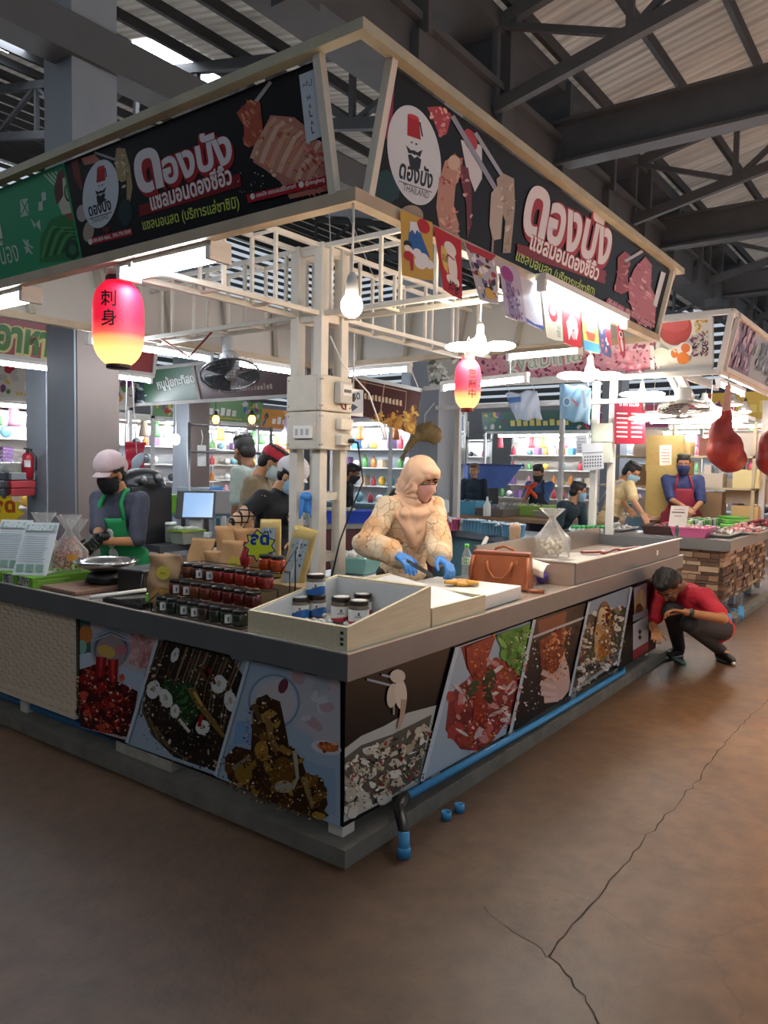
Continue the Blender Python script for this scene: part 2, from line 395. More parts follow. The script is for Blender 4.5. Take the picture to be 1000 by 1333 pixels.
# tie beam at the columns, big cross beams and sloping trusses
b = MB(); b.box(-8, 4.0, 4.9, 10, 4.3, 5.22); structure('beam', b, mat('tie_beam_paint', '#56585a', .6, var=.15, scale=3))
for bx in (9.7, 15.4, 21.2):
    b = MB(); y0, y1 = -12, VY-.3
    b.box(bx-.03, y0, 6.58, bx+.03, y1, 7.2); b.box(bx-.17, y0, 6.55, bx+.17, y1, 6.6); b.box(bx-.17, y0, 7.2, bx+.17, y1, 7.25); structure('beam', b, beam_paint)
for tx in (3.2, 7.5, 13.4, 19.4, 25.4):
    for sgn in (-1, 1):
        b = MB(); n = 7; st = 1.9
        def P(k, top): y = VY+sgn*(.35+k*st); return (tx, y, roof_z(y)-.22 if top else roof_z(y)-1.35)
        if tx == 3.2 and sgn < 0: continue
        b.bar(P(0, 0), P(n, 0), .13, .18); b.bar(P(0, 1), P(n, 1), .13, .18)
        for k in range(n+1):
            b.bar(P(k, 0), P(k, 1), .09)
            if k < n: b.bar(P(k, 1), P(k+1, 0), .09) if k % 2 == 0 else b.bar(P(k, 0), P(k+1, 1), .09)
        structure('beam', b, beam_paint)
lv = mat('louvre_slat_paint', '#5c5f62', .6, var=.1, scale=2)
b = MB()
for k in range(24): z = 5.05+.38*k; b.hexa([(-7, 29.5, z), (34, 29.5, z), (34, 29.52, z), (-7, 29.52, z)], [(-7, 29.75, z+.27), (34, 29.75, z+.27), (34, 29.77, z+.27), (-7, 29.77, z+.27)])
structure('wall_back_louvres', b, lv)
b = MB()
for k in range(24): z = 5.05+.38*k; b.hexa([(33.5, -3, z), (33.52, -3, z), (33.52, 30, z), (33.5, 30, z)], [(33.75, -3, z+.27), (33.77, -3, z+.27), (33.77, 30, z+.27), (33.75, 30, z+.27)])
structure('wall_right_louvres', b, lv)
# columns: steel boxes painted grey, the aisle faces boarded brown
col_a = mat('grey_blue_column_paint', '#8d949c', .5, var=.16, scale=3, stretch=(1, 1, .3)); col_b = mat('brown_board', '#82756f', .6, var=.14, scale=3, stretch=(1, 1, .3))
def column(x, y, w, top=6.4, two=True):
    b = MB(); b.box(x, y, 0, x+w, y+w, top, 0)
    if two: b.box(x+.02, y-.012, 0, x+w, y, 3.2, 1)
    b.box(x-.05, y-.05, 0, x+w+.05, y+w+.05, .06, 0); structure('column', b, [col_a, col_b])
column(1.32, 4.05, .42); column(5.98, 3.42, .44, two=False); column(6.3, 8.7, .44); column(2.4, 11.2, .42, two=False); column(12.8, 8.4, .44, two=False); column(13.5, 3.7, .42, two=False); column(1.9, 7.9, .42, 6.4, False)
wm = mat('far_wall_paint', '#b9bcc0', .7, var=.12, scale=.7)
b = MB(); b.box(-7, 29.6, 0, 34, 29.8, 5); structure('wall_back', b, wm)
b = MB(); b.box(33.6, -3, 0, 33.8, 30, 5); structure('wall_right', b, wm)

b = MB(); b.box(-6.8, -5, 0, -6.6, 30, 4.6); structure('sky_block_left', b, mat('sky_block_grey', '#77787a', .8, var=.1, scale=.7))  # unseen wall added to keep sky light off the left side
b = MB(); b.box(-6.8, -11.8, 0, 1.0, -11.6, 4.6); structure('sky_block_front', b, mat('sky_block_grey', '#77787a', .8))  # unseen wall added behind the camera, also cutting sky light
# ================================================================ the corner stall
kerb_m = mat('rough_concrete', '#7d796f', .85, var=.35, scale=8, bump=.5)
b = MB(); b.box(0, 0, 0, 4.35, .17, .075); b.box(0, .17, 0, .17, 4.6, .075)
structure('curb', b, kerb_m)
slab = mat('dark_floor_slab', '#3a3836', .7, var=.3, scale=4)  # dark grey with random variation in tone
b = MB(); b.box(.17, .17, 0, 4.3, 4.6, .04); structure('floor_slab', b, slab)
# steel topped counter: one L-shaped body with its fascia, posts below
def foot(nm, x, y, par, m, w=.07, h=.2, z=.07):
    bb = MB(); bb.box(x, y, z, x+w, y+w, z+h); return bb.build(nm, m, par, bevel=.004)
ct = thing('market_counter', 'long L-shaped grey counter running round the corner of the seafood stall', 'counter', (0, 0, 0))
fas = mat('counter_fascia_paint', '#74777a', .45, .3, var=.2, scale=3)
top_m = mat('counter_top_steel', '#b3a79c', .28, .55, var=.12, scale=5)
b = MB(); b.box(0, 0, .755, 4.69, .03, .862, 0); b.box(0, .03, .755, .03, 3.7, .862, 0); b.box(4.66, .03, .755, 4.69, .80, .862, 0)
b.box(.79, .77, .755, 4.66, .80, .862, 0); b.box(.77, .80, .755, .80, 3.7, .862, 0); b.build('fascia', fas, ct)
b = MB(); b.box(.03, .03, .80, 4.66, .77, .857); b.box(.03, .77, .80, .77, 3.7, .857); b.build('worktop', top_m, ct)
b = MB(); b.box(.0, .0, .862, 4.69, .012, .868); b.box(.0, .012, .862, .012, 3.7, .868); b.build('edge_trim', mat('bright_trim', '#c9c6bd', .35, .3), ct)
for x, y in ((.075, .075), (.75, .08), (1.55, .08), (2.45, .08), (3.25, .08), (3.98, .08), (.08, 1.55), (.08, 2.55), (.69, .69), (2.4, .69), (4.0, .69), (.69, 2.2), (.69, 3.4)):
    foot('leg', x, y, ct, white_paint, .08, .7, .075)
b = MB(); b.box(.16, .16, .15, 4.2, .2, .76); b.box(.16, .2, .18, .2, 3.6, .76); b.build('back_panel', mat('black_backing', '#101012', .7), ct)
blk = thing('concrete_block', 'row of white concrete blocks under the left photo panel, standing on the curb', 'block', (.06, 1.16, .075))
b = MB(); b.box(0, 0, 0, .09, .46, .115); b.box(-.004, .1, .03, 0, .2, .07); b.box(-.004, .28, .03, 0, .38, .07); b.build('block', mat('old_white_concrete', '#b8b2a4', .8, var=.3, scale=12, bump=.3), blk, bevel=.006)
# wicker panel
def wicker_mat():
    m = bpy.data.materials.new('beige_wicker'); m.use_nodes = True; nt = m.node_tree; b = nt.nodes['Principled BSDF']
    b.inputs['Base Color'].default_value = hx('#dccbb3'); b.inputs['Roughness'].default_value = .6; return m
wk = thing('wicker_panel', 'beige woven wicker panel closing the counter front at the left', 'panel', (.035, 1.95, 0))
b = MB(); b.box(0.004, 0, .2, .02, 1.8, .75, 0)
nz = 21; ny = 40
for i in range(nz):
    z = .205 + .545*i/nz; h = .545/nz*.9
    for j in range(ny):
        y = 1.8*j/ny; dx = .009 if (i+j) % 2 == 0 else .002; w = 1.8/ny
        b.hexa([(.004-dx, y, z), (.004, y, z), (.004, y+w, z), (.004-dx, y+w, z)], [(.004-dx, y, z+h), (.004, y, z+h), (.004, y+w, z+h), (.004-dx, y+w, z+h)], 1)
for k in range(2): b.box(-.008, 0, .18+.035*k, .012, 1.8, .205+.035*k, 1)
b.build('weave', [mat('dark_wicker_gap', '#5f5142', .8), wicker_mat()], wk)

# ---------------------------------------------------------------- printed photo panels below the counter
def pxmap(axis, val, sgn):
    # photo position -> (u, v) on a vertical plane that stands at its true place
    if axis == 'y': return lambda px, py: (lambda p: (p.x, p.z))(at(px, py, y=val))
    return lambda px, py: (lambda p: (sgn*p.y, p.z))(at(px, py, x=val))
PR = thing('photo_banner', 'printed panel of five slanted food photos facing the aisle below the counter', 'banner', (0, .055, 0))
b = MB(); b.box(.062, 0, .135, 4.08, .012, .757); b.build('backing_board', mat('board_black', '#0b0b0d', .5, spec=.2), PR)
a = Art((0, -.001, 0), (1, 0, 0), (0, 0, 1), (0, -1, 0), px=pxmap('y', .055, 1), rng=3)
a.clip = [(.056, .135), (4.08, .135), (4.08, .757), (.056, .757)]
def stripes(p, seg, col='#c9d3dc'): a.stroke([p, seg], 4, col)
BL = '#0d0c10'; PW = '#a9bccb'
a.poly([(440, 880), (600, 830), (545, 1030), (440, 1075)], BL)
# shrimp salad
a.poly([(444, 978), (470, 958), (500, 945), (530, 928), (568, 918), (546, 1020), (444, 1072)], '#b5b9b4')
a.poly([(444, 990), (470, 970), (510, 956), (562, 930), (545, 1012), (500, 1042), (444, 1062)], '#5b5750')
Q = inpoly([(446, 995), (475, 975), (520, 958), (562, 938), (548, 1005), (500, 1038), (446, 1058)])
a.scatter(Q, (444, 935, 562, 1060), 70, (4, 9), ['#d5d0c0', '#c3bda9', '#e3dfd2', '#b0a48c', '#cfc7b2'], (.4, .7))
a.scatter(Q, (446, 950, 560, 1050), 45, (1.5, 4), ['#8c2a28', '#a8413a', '#732022', '#6b6f3c', '#3e4a2d'], (.4, .9))
a.scatter(Q, (446, 950, 560, 1050), 40, (3, 7), ['#201c1a', '#e8e4d8', '#bdb69c'], (.12, .25))
a.scatter(lambda x, y: True, (448, 1030, 510, 1062), 9, (7, 11), ['#cbc7bb', '#bdb7a6'], (.6, .8))
a.stroke([(476, 884), (512, 893)], 3, '#9aa3b5'); a.stroke([(495, 878), (516, 883)], 3, '#9aa3b5')
a.ell(509, 905, 7, 16, '#c9c0b0', 8); a.ell(520, 903, 8, 20, '#d5ccba', -3); a.ell(516, 880, 10, 9, '#cfc5b6'); a.stroke([(524, 910), (522, 930), (517, 948)], 8, '#b59c84', 4); a.stroke([(511, 918), (511, 930)], 2, '#b5a58c')
# salad with sauce
PS = [(590, 843), (690, 808), (657, 955), (545, 1018)]
a.poly(PS, '#9fb3c2')
Q = inpoly([(598, 890), (640, 862), (680, 850), (664, 930), (630, 978), (598, 975), (578, 950), (583, 905)])
a.poly([(598, 890), (640, 862), (682, 846), (664, 930), (630, 978), (598, 975), (578, 950), (583, 905)], '#84302f')
a.poly([(598, 842), (645, 825), (632, 862), (622, 895), (606, 870)], '#7e2019')
a.scatter(Q, (575, 840, 690, 980), 60, (4, 11), ['#a13a38', '#b8605e', '#8c1f20', '#c58a88', '#702028', '#9c4a30'], (.4, .9))
a.scatter(Q, (578, 860, 685, 978), 16, (5, 11), ['#d8cfcc', '#e4ddda', '#c9b9ba'], (.2, .4))
a.scatter(Q, (600, 860, 660, 960), 40, (1, 2), ['#d77a3a', '#e0b070', '#c74b36'])
a.poly([(604, 842), (642, 826), (632, 858), (626, 905), (632, 950), (612, 940), (616, 890), (606, 866)], '#8f2a1c')
a.scatter(inpoly([(604, 842), (642, 826), (632, 858), (626, 905), (632, 950), (612, 940), (616, 890), (606, 866)]), (600, 826, 645, 950), 40, (1, 3), ['#b84a2a', '#6e1a14', '#d5733a'])
a.ell(634, 885, 9, 15, '#233d20', 10); a.ell(612, 897, 6, 14, '#2c4325', 30); a.ell(633, 905, 5, 11, '#1d3019', -20)
a.poly([(648, 824), (688, 811), (674, 880), (660, 868), (650, 848)], '#4f8f33')
a.scatter(inpoly([(648, 824), (688, 811), (674, 885), (660, 870), (648, 850)]), (645, 808, 690, 890), 26, (5, 11), ['#5fa33c', '#3f7d2a', '#79b653', '#2f6323'], (.3, .5), rots=(50, 110))
a.stroke([(592, 842), (546, 1016)], 5, '#b9c7d4')
# glass in a hand
a.poly([(692, 806), (763, 783), (735, 905), (660, 955)], BL)
a.poly([(697, 808), (735, 795), (733, 812), (699, 826)], '#7b3a26'); a.stroke([(691, 829), (759, 803)], 3, '#b4b4b4')
a.poly([(699, 834), (733, 815), (729, 880), (704, 890)], '#8a3c20')
a.scatter(inpoly([(699, 834), (733, 815), (729, 880), (704, 890)]), (697, 815, 733, 890), 40, (2, 5), ['#b0532a', '#6f2a18', '#c97a45', '#8c2f1c'], (.3, .8))
HN = '#c9aba4'
a.poly([(703, 886), (722, 872), (731, 850), (737, 868), (740, 895), (728, 910), (708, 912), (700, 898)], HN)
for q in ([(702, 874), (722, 884)], [(700, 888), (720, 895)], [(701, 901), (722, 904)], [(705, 911), (724, 909)]): a.stroke(q, 8, '#b8958e', 7); a.stroke(q, 6, '#d4b8b0', 6)
a.scatter(None, (672, 820, 698, 925), 60, (.5, 1.6), ['#c9c9c9', '#8d8d8d', '#e5e5e5'])
a.stroke([(692, 806), (660, 955)], 4, '#b9c7d4')
# bowl of pickled crab
PB = [(763, 783), (818, 763), (800, 862), (737, 905)]
a.poly(PB, '#8e9fae'); a.poly([(760, 800), (812, 790), (803, 855), (738, 900), (745, 860)], '#4a4a3e')
Q = inpoly([(757, 815), (770, 795), (808, 790), (800, 855), (742, 895), (746, 850)])
a.scatter(Q, (738, 780, 815, 900), 70, (2, 6), ['#c9c0ae', '#2c2a26', '#7a3c2e', '#55663c', '#d8d3c6', '#3d3f3a', '#8c7a58'], (.4, .9))
a.scatter(inpoly([(745, 870), (800, 840), (798, 862), (740, 900)]), (738, 838, 802, 900), 40, (2, 5), ['#17171c', '#d5dae0', '#54606e', '#a9a59c'], (.5, 1))
a.ell(781, 822, 11, 40, '#8c6a4a', 4); a.ell(778, 826, 8, 34, '#c9a06a', 6); a.ell(781, 842, 7, 18, '#b87a30', 4); a.ell(779, 802, 5, 12, '#d9c9a6', 5); a.ell(787, 800, 3, 12, '#5c2c22', 4)
a.stroke([(763, 783), (737, 905)], 3, '#b9c7d4')
# jar
a.poly([(819, 763), (850, 754), (850, 850), (800, 870)], '#0c0b0e'); a.stroke([(818, 764), (800, 866)], 3, '#b9c7d4')
a.poly([(821, 765), (838, 758), (838, 800), (822, 804)], '#9aa0a8'); a.ell(829, 785, 7, 20, '#b59a6a', 8); a.ell(828, 795, 5, 10, '#5a4632'); a.ell(833, 778, 4, 12, '#d0c29a', -8)
a.poly([(820, 800), (840, 792), (840, 800), (820, 809)], '#8f9aa8'); a.poly([(820, 812), (840, 800), (840, 845), (820, 858)], '#b7c3d3'); a.poly([(820, 846), (840, 834), (840, 846), (820, 859)], '#97273a')
a.ell(829, 822, 1.8, 3, '#20202a'); a.ell(829, 829, 2.2, 3, '#20202a'); a.poly([(841, 754), (850, 754), (850, 850), (841, 853)], '#3d0d14'); 
a.grain([(446, 992), (475, 972), (520, 955), (562, 935), (548, 1008), (500, 1040), (446, 1060)], 260, ['#e8e4d6', '#2a2420', '#a89878', '#8c2a28', '#c9c0a8', '#4a4236'])
a.grain([(598, 890), (640, 862), (682, 846), (664, 930), (630, 978), (598, 975), (578, 950)], 260, ['#d98a80', '#5a1216', '#b83a34', '#e8c8c0', '#8c2018', '#c9603a'])
a.grain([(650, 826), (686, 814), (672, 880), (660, 868)], 60, ['#9fd070', '#28541c', '#6aa83f']); a.grain([(699, 834), (733, 815), (729, 880), (704, 890)], 120, ['#d88a50', '#4a180e', '#c0683a', '#e0a878'])
a.grain([(745, 815), (808, 792), (800, 858), (742, 898)], 240, ['#e0dccf', '#1c1a18', '#8c7a58', '#5a6a40', '#b8a88a', '#3a3c44']); a.grain([(772, 790), (788, 788), (788, 860), (776, 862)], 50, ['#e0c080', '#7a5020', '#c98a3a']); a.build('food_photos', PR)

PL_ = thing('photo_banner', 'printed panel of three slanted food photos below the counter left of the corner', 'banner', (.055, 0, 0))
b = MB(); b.box(0, .055, .135, .012, 1.94, .757); b.build('backing_board', mat('board_black', '#0b0b0d', .5, spec=.2), PL_)
a = Art((-.001, 0, 0), (0, -1, 0), (0, 0, 1), (-1, 0, 0), px=pxmap('x', .055, -1), rng=5)
a.clip = [(-1.94, .135), (-.055, .135), (-.055, .757), (-1.94, .757)]
# crab claws from a jar
a.poly([(100, 800), (215, 828), (170, 965), (100, 945)], '#b9b4b8')
a.poly([(100, 805), (118, 808), (119, 850), (100, 852)], '#3d6a64'); a.ell(112, 826, 9, 12, '#c77a3a'); a.ell(107, 842, 6, 9, '#8fc0b0')
a.poly([(170, 825), (202, 832), (193, 872), (168, 864)], '#c08f90'); a.scatter(inpoly([(170, 825), (202, 832), (193, 872), (168, 864)]), (166, 822, 204, 874), 24, (2, 6), ['#d8a8a8', '#b0706f', '#cfb0b0'], (.3, .7))
a.poly([(102, 852), (118, 849), (124, 868), (102, 872)], '#c2cfe0'); a.poly([(160, 868), (192, 880), (182, 905), (150, 890)], '#aebfd4')
a.poly([(102, 872), (125, 865), (150, 885), (180, 900), (170, 960), (120, 950), (102, 945)], '#3a0d12')
a.ell(145, 843, 25, 27, '#8b93a3'); a.ell(145, 845, 22, 24, '#5c6070'); a.ell(145, 848, 20, 21, '#9a8a8a'); a.ell(139, 848, 12, 8, '#cfae5a', 20); a.ell(158, 846, 8, 7, '#b8707a')
for k in range(3): a.stroke([(121, 826+k*4), (145, 817+k*4), (170, 828+k*4)], 2, '#a8b0bc')
RD = ['#8c1218', '#a31c1e', '#6d0c12', '#b8402e', '#4f0a10', '#c9503a']
Q = inpoly([(105, 880), (130, 862), (180, 895), (168, 958), (120, 948), (103, 930)])
a.scatter(Q, (102, 860, 186, 960), 46, (4, 13), RD, (.3, .7))
for q in ([(133, 855), (131, 880)], [(148, 858), (148, 888)]): a.stroke(q, 14, '#8f1219', 11); a.stroke(q, 5, '#c23a34', 3)
a.scatter(Q, (104, 875, 182, 956), 30, (1, 4), ['#e0a080', '#f0d0c0', '#d08060'], (.2, .5))
# soy crab bowl
a.poly([(208, 828), (330, 858), (285, 1010), (167, 968)], '#9fb2c4')
BW = [(214, 832), (300, 852), (318, 880), (308, 930), (285, 1005), (228, 985), (200, 958), (186, 925), (192, 880)]
a.poly(BW, '#231c18'); Q = inpoly(BW)
for k in range(26):
    u = k/25; x = 196+110*u; a.stroke([(x+10, 832+28*u), (x-6, 880+18*u), (x-14, 930+20*u)], a.r.uniform(1.5, 4), a.r.choice(['#4a3a2c', '#6b5640', '#2c211a', '#86705a', '#3d2f26']), 1)
a.scatter(Q, (186, 832, 318, 1000), 90, (1, 3.5), ['#8c7a64', '#b5a68e', '#5c4a38', '#d0c4ae', '#7a2a22'], (.3, .8))
for k in range(7): a.stroke([(190+k*3, 925+k*4), (200+k*4, 955+k*3), (226+k*3, 975+k*2)], 3, ['#5a4a38', '#3c2e24', '#7c6850'][k % 3], 2)
a.ell(252, 960, 20, 17, '#16110e', 20)
gq = inpoly([(215, 885), (252, 888), (262, 925), (250, 945), (236, 935), (220, 910)])
a.poly([(215, 885), (252, 888), (262, 925), (250, 945), (236, 935), (220, 910)], '#1f3d22'); a.scatter(gq, (212, 884, 264, 946), 70, (1.5, 4), ['#2c5a2e', '#17301a', '#3e6f3a', '#214a26'], (.4, .9))
for c, r, t in (((203, 897), (9, 12), 10), ((219, 908), (8, 13), -20), ((231, 925), (6, 9), 0), ((288, 890), (10, 12), 10), ((303, 912), (8, 14), -10), ((267, 946), (9, 10), 0), ((231, 852), (5, 10), 20)):
    a.ell(c[0], c[1], r[0], r[1], '#d9dcd8', t, wob=.06); a.ell(c[0], c[1]-1, r[0]*.3, r[1]*.35, '#a9aa98', t)
a.stroke([(252, 895), (262, 915), (285, 945), (295, 958)], 11, '#7a6230', 5); a.stroke([(256, 900), (266, 918)], 4, '#c0a050')
a.stroke([(266, 930), (262, 945)], 5, '#a3181c'); a.stroke([(275, 870), (283, 890)], 4, '#6b2a24'); a.stroke([(236, 935), (250, 952)], 4, '#d8d8cc'); a.stroke([(262, 867), (272, 885)], 5, '#5a3a22')
a.stroke([(209, 828), (168, 966)], 4, '#c3cfda')
# jar poured over a plate
a.poly([(326, 858), (446, 886), (446, 1075), (284, 1010)], '#9fb3c6')
a.poly([(380, 872), (446, 886), (446, 985), (420, 965), (385, 945)], '#b5b7bf'); a.scatter(inpoly([(380, 872), (446, 886), (446, 960), (400, 940)]), (380, 872, 446, 960), 12, (6, 14), ['#c9b4b8', '#a9aeb8', '#c5c9cf', '#b59aa0'], (.5, .8))
a.ell(360, 912, 34, 36, '#7d8ea4'); a.ell(360, 912, 31, 33, '#aebccc'); a.ell(362, 912, 26, 29, '#c2bfc4'); a.ell(372, 892, 6, 10, '#6a3440', 20)
for k in range(3): a.ell(360, 910, 33-3*k, 35-3*k, ['#5f7690', '#b9c6d6', '#8fa2b8'][k], a0=-60, a1=60) if False else None
a.poly([(312, 938), (330, 937), (332, 968), (306, 968)], '#7fa3cc'); a.poly([(300, 968), (345, 972), (440, 1000), (440, 1060), (300, 1015)], '#8fa9c4')
a.ell(428, 972, 20, 9, '#c9ccd4', 12); a.ell(430, 971, 14, 6, '#b5622c', 12); a.scatter(lambda x, y: True, (418, 965, 444, 978), 14, (1.5, 3), ['#d58040', '#8c3c1c', '#e0a060'])
CR = [(296, 985), (310, 970), (330, 975), (332, 940), (334, 912), (350, 905), (368, 912), (374, 940), (380, 972), (395, 985), (402, 1005), (424, 1012), (430, 1045), (420, 1064), (380, 1052), (340, 1035), (300, 1012)]
a.poly(CR, '#3d2412'); Q = inpoly(CR)
a.scatter(Q, (296, 905, 432, 1064), 70, (4, 11), ['#5f3d1a', '#7a5420', '#2c1a0e', '#93702e', '#49301c', '#a98540', '#3a2c22'], (.35, .7))
a.scatter(Q, (296, 905, 432, 1064), 60, (.8, 2), ['#d9c9a0', '#e8dcc0', '#c9a860'])
for q, w, c in (([(352, 930), (358, 960), (368, 975)], 9, '#8c6b42'), ([(308, 1000), (330, 982)], 7, '#7c7868'), ([(400, 1010), (412, 1050)], 9, '#93794c'), ([(388, 975), (392, 1010), (386, 1025)], 6, '#a9a594'), ([(335, 915), (345, 940)], 8, '#5c4c34')): a.stroke(q, w, c, w*.5)
a.ell(372, 1005, 16, 22, '#6d4a1c', 10); a.ell(374, 1022, 12, 8, '#a9a294', 0); a.ell(345, 975, 9, 12, '#a87c34'); a.ell(322, 1005, 12, 12, '#8a6a2a')
a.stroke([(328, 859), (285, 1008)], 4, '#c3cfda'); 
a.grain([(105, 880), (130, 862), (180, 895), (168, 958), (120, 948), (103, 930)], 260, ['#d04a3c', '#2a0608', '#8c1418', '#e8b090', '#b02a24', '#5a0c10']); a.grain(BW, 420, ['#0e0b09', '#6b5640', '#b8a890', '#3d2f26', '#8c7a60', '#d8ccb8'], (.5, 2.0)); a.grain(CR, 420, ['#140c06', '#a98540', '#5f3d1a', '#d0b070', '#7a5420', '#2c1c10'], (.6, 2.4)); a.grain([(330, 860), (444, 888), (444, 1000), (335, 960)], 60, ['#c9d2dc', '#a0b0c0', '#8ea2b6', '#b8c2cc'], (2, 6)) if False else None
a.build('food_photos', PL_)
# ---------------------------------------------------------------- canopy frame and signboards of the corner stall
ZB, ZT, TL = 2.64, 3.10, .10
def planemap(O, U, V):
    O = Vector(O); U = Vector(U); V = Vector(V); N = U.cross(V)
    def f(px, py):
        r = Vector(ray(px, py)); t = N.dot(O-Vector(CAM))/N.dot(r); p = Vector(CAM)+r*t-O; return (p.dot(U), p.dot(V))
    return f
fr_m = mat('aged_frame_paint', '#b9b49c', .5, .1, var=.22, scale=7)
fru = mat('rusty_frame_paint', '#c6b59c', .55, var=.25, scale=6)
cf = thing('canopy_frame', 'aged cream steel frame of the corner stall canopy with its lattice trusses', 'frame', (0, 0, 0))
b = MB()
b.box(-.03, -.03, 2.585, 3.68, .03, 2.635); b.box(-.03, .03, 2.585, .03, 3.45, 2.635); b.box(-.0, 3.4, 2.585, 3.68, 3.46, 2.635); b.box(3.62, .03, 2.585, 3.68, 3.4, 2.635)
b.build('bottom_rail', fru, cf)
b = MB()
for (p, q) in (((-.13, -.13), (3.80, -.13)), ((-.13, -.13), (-.13, 3.56)), ((-.13, 3.56), (3.80, 3.56)), ((3.80, -.13), (3.80, 3.56))):
    e_ = .025 if p[0] != q[0] else -.025; b.box(min(p[0], q[0])-.025, min(p[1], q[1])-e_*(1 if e_ > 0 else 1)*1.0, 3.105, max(p[0], q[0])+.025, max(p[1], q[1])+e_, 3.145)
b.build('top_rail', fr_m, cf)
def upright(nm, p, q, w=.035): bb = MB(); bb.bar(p, q, w); return bb.build(nm, white_paint, cf)
for u in (.07, 3.66): upright('upright', (u, -.01, 2.62), (u, -.115, 3.11))
for u in (.085, 3.4): upright('upright', (-.01, u, 2.62), (-.115, u, 3.11))
# white boards at the back of the canopy, leaning outwards, with their struts
bw = mat('weathered_white_board', '#c6c2ba', .6, var=.08, scale=1.5)
for nm, lo, hi in (('back_board', [(.0, 3.43), (3.65, 3.43)], [(-.1, 3.56), (3.78, 3.56)]), ('back_board', [(3.65, 3.43), (3.65, .03)], [(3.79, 3.56), (3.79, -.1)])):
    b = MB(); (x0, y0), (x1, y1) = lo; (X0, Y0), (X1, Y1) = hi
    ox, oy = (0, .012) if y0 == y1 else (.012, 0)
    b.hexa([(x0, y0, 2.62), (x1, y1, 2.62), (x1+ox, y1+oy, 2.62), (x0+ox, y0+oy, 2.62)], [(X0, Y0, 3.11), (X1, Y1, 3.11), (X1+ox, Y1+oy, 3.11), (X0+ox, Y0+oy, 3.11)])
    b.build(nm, bw, cf)
    for k in range(1, 6):
        t = k/6; s_ = MB(); ex, ey = (0, -.02) if y0 == y1 else (-.02, 0)
        s_.bar((x0+(x1-x0)*t+ex, y0+(y1-y0)*t+ey, 2.63), (X0+(X1-X0)*t+ex, Y0+(Y1-Y0)*t+ey, 3.1), .04); s_.build('strut', mat('strut_paint', '#a9a294', .5), cf)
# box trusses carried by the post: along x at y~1.45/1.67, along y at x~.95/1.17
tr = MB(); PX0, PY0, PW_ = 1.41, 1.40, .20
zl, zu = 2.56, 2.98
for y in (PY0, PY0+PW_):
    tr.bar((.0, y, zl), (3.62, y, zl), .028); tr.bar((.0, y, zu), (3.62, y, zu), .028)
    for k in range(9): x = .2+.4*k; tr.bar((x, y, zl), (x, y, zu), .02)
for k in range(9): x = .2+.4*k; tr.bar((x, PY0, zl), (x, PY0+PW_, zl), .016); tr.bar((x, PY0, zu), (x, PY0+PW_, zu), .016)
tr.build('lattice_truss', white_paint, cf)
tr = MB()
for x in (PX0, PX0+PW_):
    tr.bar((x, .22, zl), (x, 3.42, zl), .028); tr.bar((x, .0, zu), (x, 3.42, zu), .028)
    for k in range(9): y = .15+.39*k; tr.bar((x, y, zl), (x, y, zu), .02)
for k in range(9): y = .15+.39*k; tr.bar((PX0, y, zl), (PX0+PW_, y, zl), .016); tr.bar((PX0, y, zu), (PX0+PW_, y, zu), .016)
tr.build('lattice_truss', white_paint, cf)
# the four-legged white post with meter boxes
po = thing('support_post', 'white four-legged steel post rising behind the wooden trays', 'post', (PX0, PY0, 0))
for i, (dx, dy) in enumerate(((0, 0), (PW_, 0), (0, PW_), (PW_, PW_))):
    b = MB(); b.box(dx-.035, dy-.035, .04, dx+.035, dy+.035, 3.0); b.build('leg', white_paint, po, bevel=.004)
for z in (1.40, 1.0, 2.54, 2.96):
    b = MB()
    for (p, q) in (((0, 0), (PW_, 0)), ((0, PW_), (PW_, PW_)), ((0, 0), (0, PW_)), ((PW_, 0), (PW_, PW_))): b.bar((p[0], p[1], z), (q[0], q[1], z), .03, .05)
    b.build('cross_tie', white_paint, po)
def meter_box(z0, z1, lab):
    t = thing('meter_box', lab, 'box', (PX0-.04, PY0-.04, z0))
    b = MB(); b.box(-.04, -.04, 0, .26, -.002, z1-z0); b.box(-.04, -.002, 0, -.002, .26, z1-z0); b.build('housing', cream_paint, t, bevel=.008)
    b = MB()
    for x, z in ((-.03, .03), (-.03, z1-z0-.03), (.24, .03), (.24, z1-z0-.03)): b.ell((x, -.041, z), (.006, .004, .006), 8)
    for y, z in ((-.03, .03), (-.03, z1-z0-.03), (.24, .03), (.24, z1-z0-.03)): b.ell((-.041, y, z), (.004, .006, .006), 8)
    b.build('screw', steel, t); return t
m1 = meter_box(1.945, 2.17, 'cream electricity box wrapped on the white post, upper one carrying the meter')
m2 = meter_box(1.70, 1.94, 'cream electricity box wrapped on the white post, lower one with sockets')
b = MB(); b.box(.08, -.10, .05, .20, -.04, .19); b.build('meter', mat('meter_grey', '#b4b3ac', .35), m1, bevel=.01)
b = MB(); b.box(.095, -.104, .10, .185, -.10, .17, 0); b.box(.105, -.106, .12, .175, -.104, .14, 1); b.build('meter_window', [mat('meter_face', '#d7d9d6', .2), mat('meter_digits', '#3a3d40', .4)], m1)
b = MB(); b.box(.20, -.10, .07, .22, -.06, .12); b.build('terminal', black_pl, m1)
b = MB(); b.tube([(.10, -.08, .05), (.11, -.09, .02), (.14, -.09, .015), (.15, -.08, .05)], .006, 6); b.build('cable', mat('red_wire', '#7a2a20', .5), m1)
for z in (.03, .13):
    b = MB(); b.box(.10, -.09, z, .22, -.04, z+.07); b.build('socket_box', mat('ivory_plastic', '#d8d3c4', .4), m2, bevel=.006)
b = MB(); b.tube([(.18, -.09, .06), (.18, -.13, .06)], .014, 8); b.tube([(.18, -.11, .06), (.23, -.115, .055)], .01, 8); b.build('plug', black_pl, m2)
b = MB(); b.box(-.06, .03, .07, -.04, .18, .15, 0)
